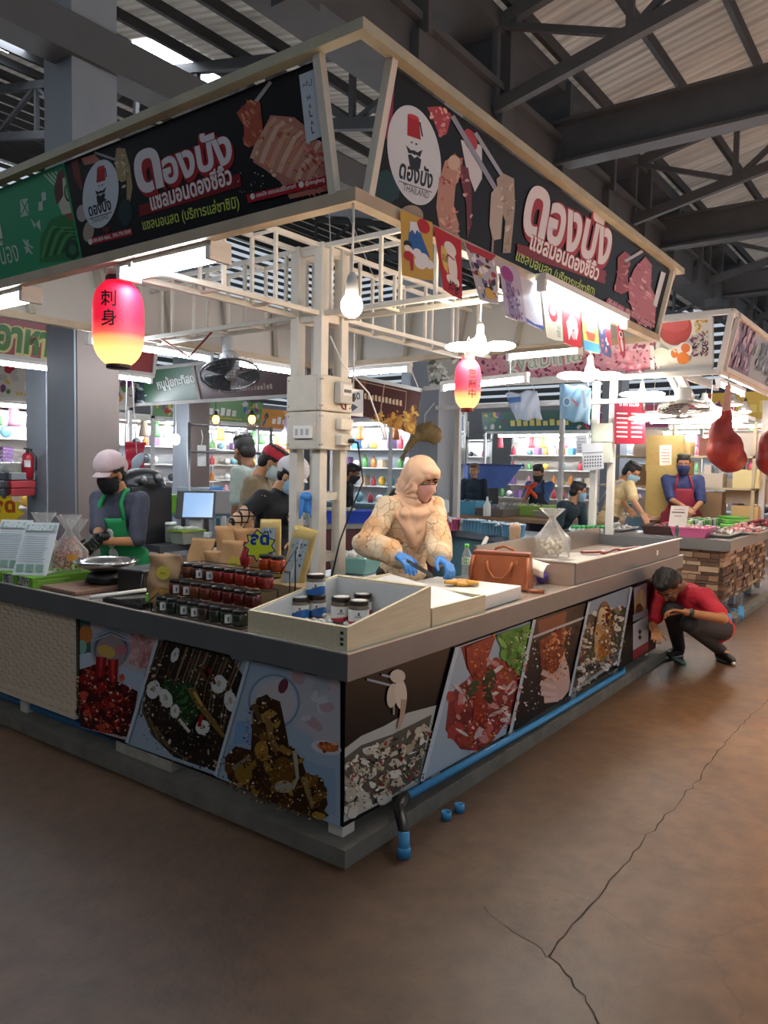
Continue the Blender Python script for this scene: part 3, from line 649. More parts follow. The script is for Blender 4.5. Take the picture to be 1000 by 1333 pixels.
for y in (.06, .105, .15): b.box(-.062, y-.012, .09, -.06, y+.012, .13, 1)
b.build('socket_plate', [white_pl, mat('socket_grey', '#a9aaa6', .4)], m2, bevel=.003)
cb = MB(); cb.tube([(PX0+.19, PY0-.16, 1.76), (PX0+.24, PY0-.17, 1.5), (PX0+.2, PY0-.1, 1.3), (PX0+.14, PY0-.06, 1.1), (PX0+.06, PY0-.06, .87)], .006, 6)
tag(cb.build('power_cable', black_pl), 'black power cable hanging down the front of the white post', 'cable')
cb = MB(); cb.tube([(PX0+.02, PY0-.06, 2.42), (PX0+.1, PY0-.1, 2.25), (PX0+.3, PY0-.16, 2.08), (PX0+.42, PY0-.2, 1.8)], .005, 6)
tag(cb.build('power_cable', white_pl), 'thin white cable slanting from the post past the meter', 'cable')

# ---------------------------------------------------------------- signs
DK = '#100f14'
def sgn(name, label, O, U, V, u0, u1, bg, rng):
    t = thing(name, label, 'signboard', (0, 0, 0)); U = Vector(U).normalized(); V = Vector(V).normalized(); N = U.cross(V); H = .468; O = Vector(O)
    b = MB(); q = lambda u, v, w: O+U*u+V*v+N*w
    b.hexa([q(u0, 0, -.02), q(u1, 0, -.02), q(u1, 0, 0), q(u0, 0, 0)], [q(u0, H, -.02), q(u1, H, -.02), q(u1, H, 0), q(u0, H, 0)]); b.build('panel', mat('sign_back_'+bg[1:], bg, .4, spec=.2), t)
    a = Art(O+N*.0004, U, V, N, px=planemap(O, U, V), rng=rng); a.clip = [(u0, 0), (u1, 0), (u1, H), (u0, H)]; return t, a
def logo(a, X, sx, sy, rot=0.0):
    # round badge: red fez, smiling face, curled moustache and beard, two lines of lettering; X maps badge units to the photo
    def P(*p): return [X(x, y) for x, y in p]
    a.poly([X(math.cos(t*PI/24), 1.0*math.sin(t*PI/24)) for t in range(48)], '#c9d3de')
    a.poly(P((-.2, -.78), (.22, -.78), (.27, -.36), (-.24, -.36)), '#a3161f'); a.poly([X(.01+.21*math.cos(t*PI/10), -.78+.05*math.sin(t*PI/10)) for t in range(20)], '#b8323a')
    a.poly(P((.22, -.72), (.28, -.72), (.36, -.44), (.30, -.44)), '#20222c')
    a.poly(P((-.14, -.24), (-.06, -.27), (-.04, -.22)), '#20222c'); a.poly(P((.06, -.27), (.16, -.25), (.06, -.21)), '#20222c')
    a.poly(P((-.3, -.15), (-.12, -.08), (0, -.1), (.12, -.08), (.32, -.17), (.22, .0), (.06, -.02), (0, .0), (-.06, -.02), (-.22, .0)), '#20222c')
    a.poly(P((-.24, .04), (-.12, .0), (0, .06), (.12, .0), (.26, .04), (.2, .24), (.0, .33), (-.18, .24)), '#20222c')
    p, q = X(-.62, .56), X(.62, .56); a.text('ดองบัง', p, q, '#20222c', .03, 1.1)
    a.stroke(P((-.62, .64), (.62, .64)), 1.0, '#20222c'); p, q = X(-.48, .8), X(.48, .8); a.text('THAILAND', p, q, '#3a3c48', 0, 1.0)
def titles(a, t0, t1, k, s0, s1, y0, y1, k2=1.0):
    # large white name on red shadow, second line, yellow-green third line
    def lp(p, q, t): return (p[0]+(q[0]-p[0])*t, p[1]+(q[1]-p[1])*t)
    for col, bold, off in (('#9c1f28', .075, (.012, -.014)), ('#9c1f28', .085, (0, 0)), ('#d9d6de', .035, (0, 0))):
        a.text('ด', t0, lp(t0, t1, .27), col, bold, k, off=off); a.text('องบัง', lp(t0, t1, .28), t1, col, bold, 1.05*k, off=off)
    for d, w in ((-4, 4), (2, 7), (7, 3)): a.stroke([(s0[0]-16, s0[1]+d), lp((s0[0], s0[1]+d-3), (s1[0], s1[1]+d-3), .5), (s1[0]+10, s1[1]+d-5)], w, '#7a1d22', w*1.8)
    a.text('แซลมอนดองซีอิ๊ว', s0, s1, '#8c2028', .07, 1.15*k2); a.text('แซลมอนดองซีอิ๊ว', s0, s1, '#e4dfe2', .03, 1.15*k2)
    a.text('แซลมอนสด (บริการแล่ซาซิมิ)', y0, y1, '#b9cc63', .02, 1.05*k2)
Hs = (0, -TL, ZT-ZB)
st, a = sgn('shop_signboard', 'black seafood signboard facing the right aisle above the photo counter', (0, 0, ZB), (1, 0, 0), Hs, .09, 3.64, DK, 7)
def Z1(X, Y): return (480+X/4.348, 90+Y/4.348)
def Z4(X, Y): return (640+X/4.167, 220+Y/4.167)
def zp(Z, *p): return [Z(*q) for q in p]
a.poly(zp(Z1, (90, 0), (150, 20), (130, 330), (100, 400), (70, 250)), '#8a2452'); a.ell(500, 245, 22, 22, '#1d3a3e', wob=.1)
a.poly(zp(Z1, (330, 215), (410, 210), (470, 260), (440, 370), (400, 380), (370, 300)), '#a8414c'); a.scatter(inpoly(zp(Z1, (330, 215), (410, 210), (470, 260), (440, 370), (400, 380), (370, 300))), (555, 135, 590, 180), 14, (1.5, 4), ['#d89a96', '#c06a6c', '#e0b4a8'])
logo(a, lambda x, y: (539+35*x+2*y, 202+12.0*x+64*y), 35, 64)
a.poly(zp(Z1, (520, 400), (640, 430), (640, 620), (600, 695), (550, 560)), '#c9ccd6'); a.ell(*Z1(575, 400), 8, 15, '#a63a44', -20)
sh = zp(Z1, (395, 640), (430, 520), (490, 485), (530, 520), (520, 600), (490, 660), (480, 780), (510, 880), (500, 970), (440, 960), (400, 900), (380, 780)); a.poly(sh, '#b48a7a')
a.scatter(inpoly(sh), (565, 195, 605, 320), 34, (2, 6), ['#c99a88', '#a0524e', '#d0aa98', '#b86a64'], (.3, .7)); a.ell(*Z1(480, 530), 8, 10, '#c9b0a0')
a.poly(zp(Z1, (520, 540), (560, 560), (580, 680), (580, 880), (555, 960), (550, 760), (520, 640)), '#6a2a36'); a.scatter(inpoly(zp(Z1, (520, 540), (560, 560), (580, 680), (580, 880), (555, 960), (550, 760), (520, 640))), (598, 210, 616, 315), 12, (1, 3), ['#a05a60', '#c9a0a0', '#4a1a26'])
a.stroke(zp(Z1, (470, 265), (740, 720)), 6, '#8c93a6'); a.stroke(zp(Z1, (600, 360), (750, 600)), 5, '#9aa1b4')
a.poly(zp(Z1, (720, 620), (760, 590), (820, 620), (825, 780), (800, 1040), (755, 1040), (770, 860), (740, 780)), '#a09488'); a.poly(zp(Z1, (690, 700), (730, 660), (760, 760), (745, 960), (700, 970), (680, 880)), '#b0a59c')
a.scatter(inpoly(zp(Z1, (720, 620), (760, 590), (820, 620), (825, 780), (800, 1040), (755, 1040), (770, 860), (740, 780))), (635, 225, 672, 330), 26, (1.5, 5), ['#bdb2a6', '#8c7f76', '#c9bfb4', '#9c8468'], (.2, .5)); a.stroke(zp(Z1, (700, 960), (695, 1040)), 3, '#8c8078')
a.ell(*Z1(235, 830), 16, 14, '#a3927e'); a.stroke(zp(Z1, (40, 500), (40, 540)), 3, '#d0d4dc')
titles(a, (677, 299), (790, 345), .8, (688, 323), (777, 365), (670, 338), (772, 387), .72)
a.poly(zp(Z4, (680, 480), (720, 445), (750, 470), (735, 560), (740, 660), (700, 680), (660, 660), (680, 560)), '#8c3a3e'); a.scatter(inpoly(zp(Z4, (680, 480), (720, 445), (750, 470), (735, 560), (740, 660), (700, 680), (660, 660))), (798, 325, 822, 385), 14, (2, 5), ['#a8545a', '#6e2a30', '#c07a7c'], (.2, .4))
a.stroke(zp(Z4, (720, 500), (815, 445)), 4, '#a9adb8')
fl = zp(Z4, (830, 475), (865, 520), (860, 640), (890, 700), (880, 860), (790, 840), (745, 720), (735, 630), (770, 540)); a.poly(fl, '#a8606c'); a.scatter(inpoly(fl), (814, 330, 856, 430), 46, (2, 5), ['#c08890', '#b3707a', '#cfa0a4', '#8c4a56'], (.25, .5), rots=(20, 60))
a.poly(zp(Z4, (915, 555), (940, 565), (890, 750), (870, 735)), '#c2cbd8'); a.stroke(zp(Z4, (615, 715), (870, 850)), 7, '#8c1f3a'); a.text('080-869-4666 , 090-790-9349 @dongbang', Z4(622, 728), Z4(862, 858), '#d9b0b8', 0, 1.0)
a.build('print', st, .22)
st, a = sgn('shop_signboard', 'black seafood signboard with a halal strip left of the stall corner', (0, 0, ZB), (0, -1, 0), (-TL, 0, ZT-ZB), -1.80, -.105, DK, 9)
def Z3(X, Y): return (160+X/3.571, 80+Y/3.571)
def Z2(X, Y): return (X/4.545, 160+Y/4.545)
a.poly(zp(Z2, (420, 230), (460, 210), (490, 380), (480, 400), (440, 330)), '#6e2426'); a.poly(zp(Z2, (480, 210), (560, 185), (600, 230), (500, 250)), '#b5705e'); a.ell(*Z2(485, 535), 7, 11, '#a9a2a4'); a.ell(*Z2(525, 640), 7, 14, '#a89a90', 10)
a.stroke(zp(Z2, (560, 175), (690, 220)), 3, '#9a9aa4'); a.poly(zp(Z2, (690, 150), (740, 150), (770, 260), (785, 380), (770, 470), (750, 470), (750, 340), (720, 350), (690, 330), (680, 220)), '#a3906c'); a.scatter(inpoly(zp(Z2, (690, 150), (740, 150), (770, 260), (785, 380), (760, 470), (720, 350), (690, 330))), (148, 190, 174, 262), 22, (1.5, 4), ['#b9a888', '#8c7852', '#c9bb9c'], (.3, .6))
a.ell(*Z2(745, 530), 9, 18, '#1f3a3e', wob=.1); a.poly(zp(Z2, (600, 625), (660, 610), (640, 660)), '#5a1a20')
logo(a, lambda x, y: (131.4+23.5*x, 252.4-7.5*x+44*y), 24, 44)
a.stroke(zp(Z2, (530, 705), (785, 642)), 9, '#a3202c'); a.ell(*Z2(537, 702), 3, 4, '#e0d8d8'); a.text('080-869-4666 , 090-790-9349', Z2(555, 708), Z2(778, 652), '#e4d8d8', .02, 1.0)
titles(a, Z3(72, 612), Z3(516, 462), .82, Z3(135, 692), Z3(512, 565), Z3(97, 783), Z3(545, 677))
a.poly(zp(Z3, (440, 500), (560, 480), (575, 560), (470, 600)), '#7e2024') if False else None
a.stroke(zp(Z3, (690, 95), (600, 215)), 5, '#a8a4a8')
sp = zp(Z3, (530, 240), (590, 180), (640, 190), (655, 330), (640, 380), (590, 400), (565, 390), (565, 300)); a.poly(sp, '#a4503c'); a.scatter(inpoly(sp), (308, 128, 345, 195), 26, (2, 6), ['#c0684c', '#8a3a2c', '#d08a6c', '#b05a44'], (.2, .45), rots=(30, 80))
sl = zp(Z3, (605, 420), (690, 250), (800, 260), (850, 300), (860, 380), (960, 385), (975, 540), (960, 600), (780, 640), (735, 560), (660, 500), (610, 470)); a.poly(sl, '#b0786a')
for k in range(13):
    u = k/12; x0, y0 = 612+250*u, 455+130*u; p = zp(Z3, (x0, y0), (x0+20, y0-60), (x0+70, y0-150-20*math.sin(u*5)), (x0+105, y0-190)); a.stroke(p, 11, ['#c69a86', '#b88474', '#d2ac98', '#bd7f70'][k % 4], 8); a.stroke([(q[0]+2.5, q[1]+1) for q in p], 1.5, '#8a5348')
a.scatter(inpoly(sl), (330, 155, 432, 255), 50, (1, 3), ['#d8a25a', '#e0c0a8', '#c98a4a', '#a86050'], (.4, .9)); a.scatter(inpoly(zp(Z3, (860, 400), (960, 390), (975, 600), (800, 640), (760, 600))), (370, 185, 434, 262), 40, (3, 8), ['#b0484a', '#c46a66', '#983a3e', '#d08880'], (.2, .4), rots=(20, 60))
a.poly(zp(Z3, (826, 66), (895, 38), (930, 350), (860, 382)), '#bfcad6')
a.text('ﺣﻼﻝ', Z3(842, 122), Z3(886, 104), '#2c2f3a', .01, 1.0)
for i, ch in enumerate('HALAL'): a.text(ch, Z3(866+i*5, 184+i*38.5), Z3(880+i*5, 178+i*38.5), '#2c2f3a', .01, 1.0)
a.stroke(zp(Z3, (585, 640), (970, 548)), 11, '#a3202c'); a.ell(*Z3(610, 628), 3, 4, '#e8e2e2'); a.ell(*Z3(836, 573), 3.4, 4.2, '#e8e2e2'); a.text('ดองบัง แซลมอนซีอิ๊วคาลที่', Z3(628, 632), Z3(812, 588), '#eadfe0', .02, 1.0); a.text('@dongbang', Z3(854, 578), Z3(946, 556), '#eadfe0', .02, 1.0)
a.scatter(lambda x, y: True, (312, 225, 345, 262), 16, (.6, 1.2), ['#d0d0d0', '#a0a0a0']); a.build('print', st, .22)
st, a = sgn('shop_signboard', 'green signboard at the left edge joining the black seafood sign', (0, 0, ZB), (0, -1, 0), (-TL, 0, ZT-ZB), -3.4, -1.815, '#2f9a6c', 11)
GN = '#2f9a6c'
for k in range(4): a.stroke(zp(Z2, (262+k*22, 305-k*6), (320+k*14, 365-k*10)), 2.2, '#b5cfc0')
a.poly(zp(Z2, (335, 480), (320, 400), (340, 300), (400, 250), (440, 280), (440, 400), (380, 420), (360, 470)), '#5f3230'); a.poly(zp(Z2, (370, 330), (420, 290), (445, 380), (455, 560), (420, 590), (370, 540), (345, 480), (375, 430)), '#c4c2b0')
a.ell(*Z2(410, 408), 6.6, 13, '#24453a'); a.ell(*Z2(410, 408), 5, 10, '#88a596'); a.ell(*Z2(412, 400), 2.4, 6, '#c2d0c8'); a.poly(zp(Z2, (385, 540), (430, 530), (470, 580), (410, 590)), '#9c4a48')
gb = zp(Z2, (235, 830), (240, 680), (300, 570), (380, 540), (440, 590), (480, 650), (495, 780), (400, 815)); a.poly(gb, '#2f7a45')
for k in range(6): a.stroke([Z2(250+k*24+90*t, 800-k*6-(190-k*18)*math.sin(PI*min(t, 1)*.62)) for t in (0, .25, .5, .75, 1, 1.5, 2)], 3, ['#4d9a5c', '#1e5a34'][k % 2])
a.ell(*Z2(430, 750), 10, 13, '#1f4a36'); a.ell(*Z2(430, 750), 5, 7, '#3b6f55')
for p in (((120, 455), (165, 445), (172, 545), (125, 558)), ((228, 470), (252, 462), (256, 515), (230, 522)), ((246, 415), (272, 405), (275, 455), (250, 465)), ((182, 565), (212, 600), (205, 625)), ((212, 600), (236, 570), (244, 640))): a.poly(zp(Z2, *p), '#b5cfc4')
for k in range(2): a.stroke(zp(Z2, (140+k*25, 690), (185-k*25, 770)), 2.4, '#b5cfc4'); a.stroke(zp(Z2, (145, 700+k*35), (195, 740+k*35)), 2, '#b5cfc4')
for q in (((128, 460), (168, 540)), ((168, 455), (128, 545))): a.stroke(zp(Z2, *q), 1.6, GN)
a.text('นือง', Z2(12, 838), Z2(118, 818), '#cfdcd4', 0, 1.3); a.text('ะ', Z2(-30, 700), Z2(20, 690), '#cfdcd4', .05, 2.0); a.build('print', st, .3)

# ---------------------------------------------------------------- lamps
glow = mat('fluorescent_glow', '#f4f8ff', .4, emit=TUBE, ecol='#eef5ff')
_tubes = {}
def tube_light(p, q, label, group=None, twin=False, cap=True, r=.016, gm=None, hang=None):
    t = thing('fluorescent_light', label, 'light', p, 0, group); P = Vector((0, 0, 0)); Q = Vector(q)-Vector(p); d = Q.normalized(); s = d.cross(Vector((0, 0, 1))).normalized()
    b = MB(); b.bar(P+Vector((0, 0, .045)), Q+Vector((0, 0, .045)), .06 if not twin else .12, .035); b.build('housing', white_pl, t)
    for o in ((-.03, .03) if twin else (0,)):
        b = MB(); b.tube([P+d*.03+s*o, Q-d*.03+s*o], r, 10); b.build('tube', gm or glow, t)
    if hang:
        for k in (.2, .8): b = MB(); c = Q*k; b.tube([c+Vector((0, 0, .06)), Vector((c.x, c.y, hang-p[2]))], .004, 5); b.build('hanger_wire', white_pl, t)
    if cap:
        for e, dd in ((P, 1), (Q, -1)):
            b = MB(); b.bar(e, e+d*.035*dd, .05 if not twin else .13, .06); b.build('end_cap', white_pl, t, bevel=.006)
    return t
warm = mat('warm_led_glow', '#fff1dc', .4, emit=WARM, ecol='#ffecd2')
def blade_lamp(p, span, label, rz=0.0, top=.3):
    t = thing('led_blade_lamp', label, 'lamp', p, rz)
    for k in range(4):
        b = MB(); a_ = PI/2*k; c = Vector((math.cos(a_), math.sin(a_), 0)); b.ell(c*span*.27, (span*.24, span*.12, .026), 14, Euler((0, 0, a_))); b.build('led_blade', warm, t)
    b = MB(); b.ell((0, 0, 0), (span*.1, span*.1, .022), 12); b.build('led_hub', warm, t)
    b = MB(); b.lathe([(.035, .015), (.03, .05), (.02, .07), (.02, .11), (.012, .13)], 14); b.build('socket', white_pl, t)
    b = MB(); b.tube([(0, 0, .13), (.004, 0, .13+top*.5), (0, 0, .13+top)], .004, 6); b.build('cord', white_pl, t); return t
def hung(p, ztop, k=.13): return p, ztop-p.z-k
_p, _h = hung(at(625, 451, x=1.41), 2.548); blade_lamp(_p, .38, 'glowing four-blade lamp hanging above the small red lantern', .4, _h)
_p, _h = hung(at(768, 489, y=0.0), 2.588); blade_lamp(_p, .40, 'glowing four-blade lamp hanging left of the long tube, below the flags', .5, _h)
_p, _h = hung(at(836, 513, x=5.62), 2.548); blade_lamp(_p, .44, 'glowing four-blade lamp hanging in front of the maroon price board', .3, _h)
t = thing('light_bulb', 'glowing round bulb hanging below the stall corner', 'lamp', at(458, 398, y=.0)); _zt = 2.588-t.location.z
b = MB(); b.ell((0, 0, 0), (.042, .042, .046), 18); b.build('bulb', warm, t)
b = MB(); b.lathe([(.022, .035), (.026, .05), (.022, .09), (.018, .11), (.008, .125)], 14); b.build('socket', white_pl, t)
b = MB(); b.tube([(0, 0, .12), (0, 0, .2)], .003, 6); b.tube([(0, 0, .2), (.004, 0, .2+(_zt-.2)*.6), (0, 0, _zt)], .005, 6); b.build('cord', white_pl, t)
tube_light((.07, 1.52, 2.535), (.07, .82, 2.535), 'twin-tube fluorescent light under the black sign left of the corner', None, True)
tube_light((.07, 3.1, 2.535), (.07, 2.42, 2.535), 'twin-tube fluorescent light under the green sign at the left edge', None, True)
tube_light((1.45, -.085, 2.56), (2.75, -.085, 2.56), 'bright fluorescent tube glaring among the hanging flags under the right sign')
tube_light((1.0, 3.36, 2.5), (2.2, 3.36, 2.5), 'fluorescent tube below the white back board, left of the wall fan')
tube_light((2.3, 3.36, 2.5), (3.3, 3.36, 2.5), 'fluorescent tube below the white back board, right of the wall fan')
tube_light((3.58, 2.95, 2.5), (3.58, 2.2, 2.5), 'fluorescent tube below the white board right of the post')
tube_light(at(575, 506, x=3.65), at(688, 494, x=3.65), 'fluorescent tube behind the small red lantern', hang=2.6)
tube_light(at(660, 466, x=3.65), at(758, 457, x=3.65), 'fluorescent tube crossing the pink bean sign')
# lanterns
def lantern(p, r, h, label, chars, band, glowc, body):
    t = thing('paper_lantern', label, 'lantern', p)
    m = bpy.data.materials.new('lantern_paper'); m.use_nodes = True; nt = m.node_tree; bb = nt.nodes['Principled BSDF']
    tc = nt.nodes.new('ShaderNodeTexCoord'); sp_ = nt.nodes.new('ShaderNodeSeparateXYZ'); nt.links.new(tc.outputs['Generated'], sp_.inputs[0])
    rp = nt.nodes.new('ShaderNodeValToRGB'); e = rp.color_ramp.elements; e[0].position = .12; e[0].color = hx('#ffd27a'); e[1].position = .52; e[1].color = hx(body)
    x = e.new(.36); x.color = hx('#ff5a4a'); x = e.new(.3); x.color = hx('#ffa860')
    nt.links.new(sp_.outputs['Z'], rp.inputs[0]); bb.inputs['Base Color'].default_value = hx(body); nt.links.new(rp.outputs[0], bb.inputs['Emission Color'])
    rs = nt.nodes.new('ShaderNodeMapRange'); rs.inputs['From Min'].default_value = .1; rs.inputs['From Max'].default_value = .5; rs.inputs['To Min'].default_value = 1.5; rs.inputs['To Max'].default_value = .62
    nt.links.new(sp_.outputs['Z'], rs.inputs['Value']); nt.links.new(rs.outputs[0], bb.inputs['Emission Strength']); bb.inputs['Roughness'].default_value = .6
    b = MB(); n = 44; prof = []
    for i in range(n+1):
        v = -1+2*i/n; rr = r*(1-abs(v)**4.2*.52); prof.append((rr*(1-.012*(i % 2)), v*h/2))
    b.lathe(prof, 28, cap=False); b.build('paper_shade', m, t)
    for z in (-h/2-.02, h/2-.005): bb2 = MB(); bb2.lathe([(r*.46, z), (r*.48, z+.005), (r*.48, z+.028), (r*.46, z+.03)], 20); bb2.build('rim_ring', mat(band, '#2a1413' if band == 'lantern_band' else '#7a1a1a', .5), t)
    b = MB(); b.tube([(0, -r*.3, h/2+.02), (0, -r*.2, h/2+.09), (0, 0, h/2+.13)], .003, 6); b.tube([(0, r*.3, h/2+.02), (0, r*.2, h/2+.09), (0, 0, h/2+.13)], .003, 6); b.build('hanger', white_pl, t)
    b = MB()   # brush characters wrapped on the paper, facing the aisle
    d = Vector((CAM[0]-p[0], CAM[1]-p[1], 0)).normalized(); base = math.atan2(d.y, d.x)+chars[1]
    for i, ch in enumerate(chars[0]):
        vs, fs = glyphs(ch, .02); k = chars[2]; z0 = chars[3]-i*k*1.12
        b.add([((r*1.015)*math.cos(base+(x-.5)*k/r), (r*1.015)*math.sin(base+(x-.5)*k/r), z0+y*k) for x, y in vs], fs)
    b.build('brush_lettering', mat('brush_ink', '#1c0a0c', .6), t); return t
lantern(at(154, 421, d=3.9), .128, .42, 'large glowing red paper lantern hanging from the left sign in front of the column', ('刺身', -.35, .085, .07), 'lantern_band', 2, '#f0183c')
lantern(at(609, 500, d=4.3), .075, .27, 'small red paper lantern hanging below the blade lamp', ('営業中', .35, .05, .035), 'lantern_band_red', 2, '#e8203f')

# ---------------------------------------------------------------- row of hanging flags on the sign's lower rail
def Z8(X, Y): return (500+X/2.778, 250+Y/2.778)
FLAGS = [
 ('yellow hanging flag with a blue mountain at the left end of the row', [(60, 65), (175, 110), (180, 320), (65, 300)], '#c9a44a'),
 ('red hanging flag with a white cat beside the yellow mountain flag', [(180, 122), (280, 175), (283, 390), (215, 352)], '#b8222c'),
 ('crowded dark and white hanging flag next to the red cat flag', [(290, 180), (405, 230), (415, 405), (345, 388)], '#b9b4bd'),
 ('lilac hanging flag with a purple parasol, fourth in the row', [(415, 250), (490, 285), (515, 470), (440, 450)], '#b7aec6'),
 ('pale hanging flag glaring in the tube light, fifth in the row', [(490, 300), (562, 338), (578, 500), (515, 470)], '#d3d4de'),
 ('cream hanging flag with a small red doll', [(570, 350), (640, 385), (648, 540), (590, 525)], '#cfcdb4'),
 ('red hanging flag with a white fan', [(642, 385), (712, 420), (712, 565), (652, 545)], '#b5242c'),
 ('yellow hanging flag with a little boat over blue waves', [(714, 425), (770, 450), (780, 585), (725, 570)], '#d0ac56'),
 ('dark blue and red hanging flag, last square one in the row', [(772, 440), (817, 465), (822, 600), (785, 582)], '#3a3f5c'),
 ('narrow red oval hanging flag at the right end of the row', [(838, 475), (866, 480), (876, 605), (858, 600)], '#b5222e')]
for i, (lab, q, bg) in enumerate(FLAGS):
    fy = -.045-.004*(i % 2); q = [Z8(*p) for p in q]
    a = Art((0, fy, 0), (1, 0, 0), (0, 0, 1), (0, -1, 0), px=pxmap('y', fy, 1), rng=20+i)
    (x0, y0), (x1, y1), (x2, y2), (x3, y3) = q
    def T(u, v): return ((x0+(x1-x0)*u)*(1-v)+(x3+(x2-x3)*u)*v, (y0+(y1-y0)*u)*(1-v)+(y3+(y2-y3)*u)*v)
    def L(*p): return [T(*s) for s in p]
    if i < 9: a.poly(L((0, 0), (.5, 0), (1, 0), (1, .5), (1, 1), (.5, 1.02), (0, 1), (0, .5)), bg)
    else: a.poly([T(.5+.5*math.cos(k*PI/12), .5+.5*math.sin(k*PI/12)) for k in range(24)], bg)
    def E(u, v, ru, rv, c, n=16): a.poly([T(u+ru*math.cos(2*PI*k/n), v+rv*math.sin(2*PI*k/n)) for k in range(n)], c)
    if i == 0:
        E(.72, .12, .2, .12, '#b8272c'); a.poly(L((.3, .12), (.5, .1), (.9, .62), (.15, .66)), '#2f62a8'); a.poly(L((.3, .12), (.5, .1), (.6, .26), (.5, .22), (.44, .3), (.36, .24), (.27, .3)), '#dfe4ec')
        for u, v, r in ((.7, .66, .16), (.5, .6, .14), (.88, .74, .14), (.25, .6, .12), (.6, .74, .2)): E(u, v, r, r*.55, '#e4e8ee')
        E(.2, .5, .13, .06, '#24222c'); E(.2, .56, .11, .05, '#e8e0dc'); E(.22, .68, .16, .08, '#b8282c'); a.poly(L((.24, .72), (.38, .72), (.36, .9), (.28, .9)), '#a8242a')
    elif i == 1:
        E(.55, .25, .24, .12, '#e4dcd6'); E(.6, .55, .2, .26, '#ebe4dc'); E(.25, .45, .12, .2, '#d8b04a'); a.poly(L((.2, .3), (.4, .3), (.36, .7), (.2, .62)), '#d9c06a'); E(.4, .76, .14, .07, '#ece6de'); E(.75, .76, .12, .07, '#ece6de'); a.text('招財', T(.3, .92), T(.85, .96), '#2a1a18', .02, 1.0)
        a.stroke(L((.42, .36), (.7, .4)), 1.5, '#8c1a20'); a.text('招福', T(.16, .5), T(.36, .5), '#3a2a1a', 0, 1.6)
    elif i == 2:
        for k in range(46): E(a.r.uniform(.06, .94), a.r.uniform(.06, .95), a.r.uniform(.03, .13), a.r.uniform(.02, .07), a.r.choice(['#2c2a36', '#e6e2e6', '#a83a4a', '#d0a850', '#4a6a9a', '#7a5a8a', '#35303c']), 9)
        E(.55, .84, .18, .11, '#d0a840'); a.poly(L((0, 0), (1, 0), (.8, .16), (.1, .12)), '#b02a38')
    elif i == 3:
        E(.35, .18, .3, .15, '#9a3f8a'); a.poly(L((.2, .3), (.5, .3), (.8, .98), (.2, .95)), '#8a7aa4')
        for k in range(50): E(a.r.uniform(.15, .85), a.r.uniform(.35, .98), .03, .03, a.r.choice(['#6a4a8a', '#b09ac6', '#cfc6dc', '#8a5a9a']), 7)
    elif i == 5: E(.5, .42, .26, .2, '#b8303c'); E(.5, .38, .15, .1, '#ece6dc'); a.text('福', T(.6, .9), T(.85, .92), '#7a8a7a', 0, 1.2)
    elif i == 6: a.poly(L((.3, .9), (.2, .5), (.45, .28), (.75, .35), (.85, .6), (.75, .85), (.6, .55)), '#ece4e2'); E(.6, .75, .14, .1, '#d8a0a0')
    elif i == 7:
        for k in range(7): a.stroke(L((.5, .5), (.0+k/6, 0)), 1.2, '#d9782a')
        a.poly(L((.15, .5), (.85, .5), (.7, .72), (.3, .72)), '#b8503a'); E(.5, .4, .2, .1, '#ece0c8'); a.poly(L((0, .75), (1, .75), (1, 1), (0, 1)), '#4a8ac0')
    elif i == 8:
        a.poly(L((.5, 0), (1, 0), (1, .8), (.6, .5)), '#a82a34')
        for k in range(18): E(a.r.uniform(.1, .8), a.r.uniform(.1, .95), .08, .04, a.r.choice(['#8c98b8', '#d8d4dc', '#2a2c40', '#c04a50']), 8)
    elif i == 9: E(.5, .3, .28, .12, '#e8dcd8'); E(.5, .3, .16, .06, '#3a1a20'); E(.5, .6, .22, .2, '#e4d8d4')
    elif i == 4: a.poly(L((0, .9), (.5, .95), (1, .9), (1, 1), (0, 1)), '#4a5aa0'); E(.4, .5, .2, .2, '#c9ccde')
    o = a.build('hanging_flag', None, .7); tag(o, lab, 'flag', 'flags along the sign rail')
    md = o.modifiers.new('t', 'SOLIDIFY'); md.thickness = .0012; md.offset = -1
# ================================================================ people
def ik(s, t, a, b, hint):
    s, t = Vector(s), Vector(t); d = t-s; L = d.length
    if L > (a+b)*.995: t = s+d.normalized()*(a+b)*.995; d = t-s; L = d.length
    u = d.normalized(); x = (a*a-b*b+L*L)/(2*L); h = math.sqrt(max(a*a-x*x, 1e-6)); hv = Vector(hint); hv = (hv-u*hv.dot(u)).normalized()
    return s+u*x+hv*h, t
def hand(mb, w, dirv, palm, side, curl=.5, k=1.0, infl=0.0):
    # palm plus four bent fingers and a thumb from the side; palm = direction the palm faces; side = +1 right hand
    d = Vector(dirv).normalized(); n = Vector(palm); n = (n-d*n.dot(d)).normalized(); a = d.cross(n).normalized()*side   # a points to the thumb side
    w = Vector(w)
    for o in (-.027, -.009, .009, .027): mb.cap(w+a*o*.6*k, w+(d*.082+a*o)*k, (.014+infl)*k, (.0115+infl)*k, 8)
    for o, L in ((.028, .95), (.0095, 1.05), (-.0095, .98), (-.027, .78)):
        p = w+(d*.085+a*o)*k; ang = 0
        for seg, r in ((.042, .0092), (.026, .0084), (.021, .0076)):
            ang += curl*.62; v = d*math.cos(ang)+n*math.sin(ang)+a*o*2.2; q = p+v.normalized()*seg*L*k; mb.cap(p, q, (r+infl)*k, (r*.93+infl)*k, 8); p = q
    p = w+(d*.018+a*.026)*k
    for seg, r, f in ((.04, .0125, .75), (.03, .0105, .4), (.024, .009, .2)):
        v = d*(1-f*.4)+a*f+n*.45*curl; q = p+v.normalized()*seg*k; mb.cap(p, q, (r+infl)*k, (r*.9+infl)*k, 8); p = q
class Human: pass
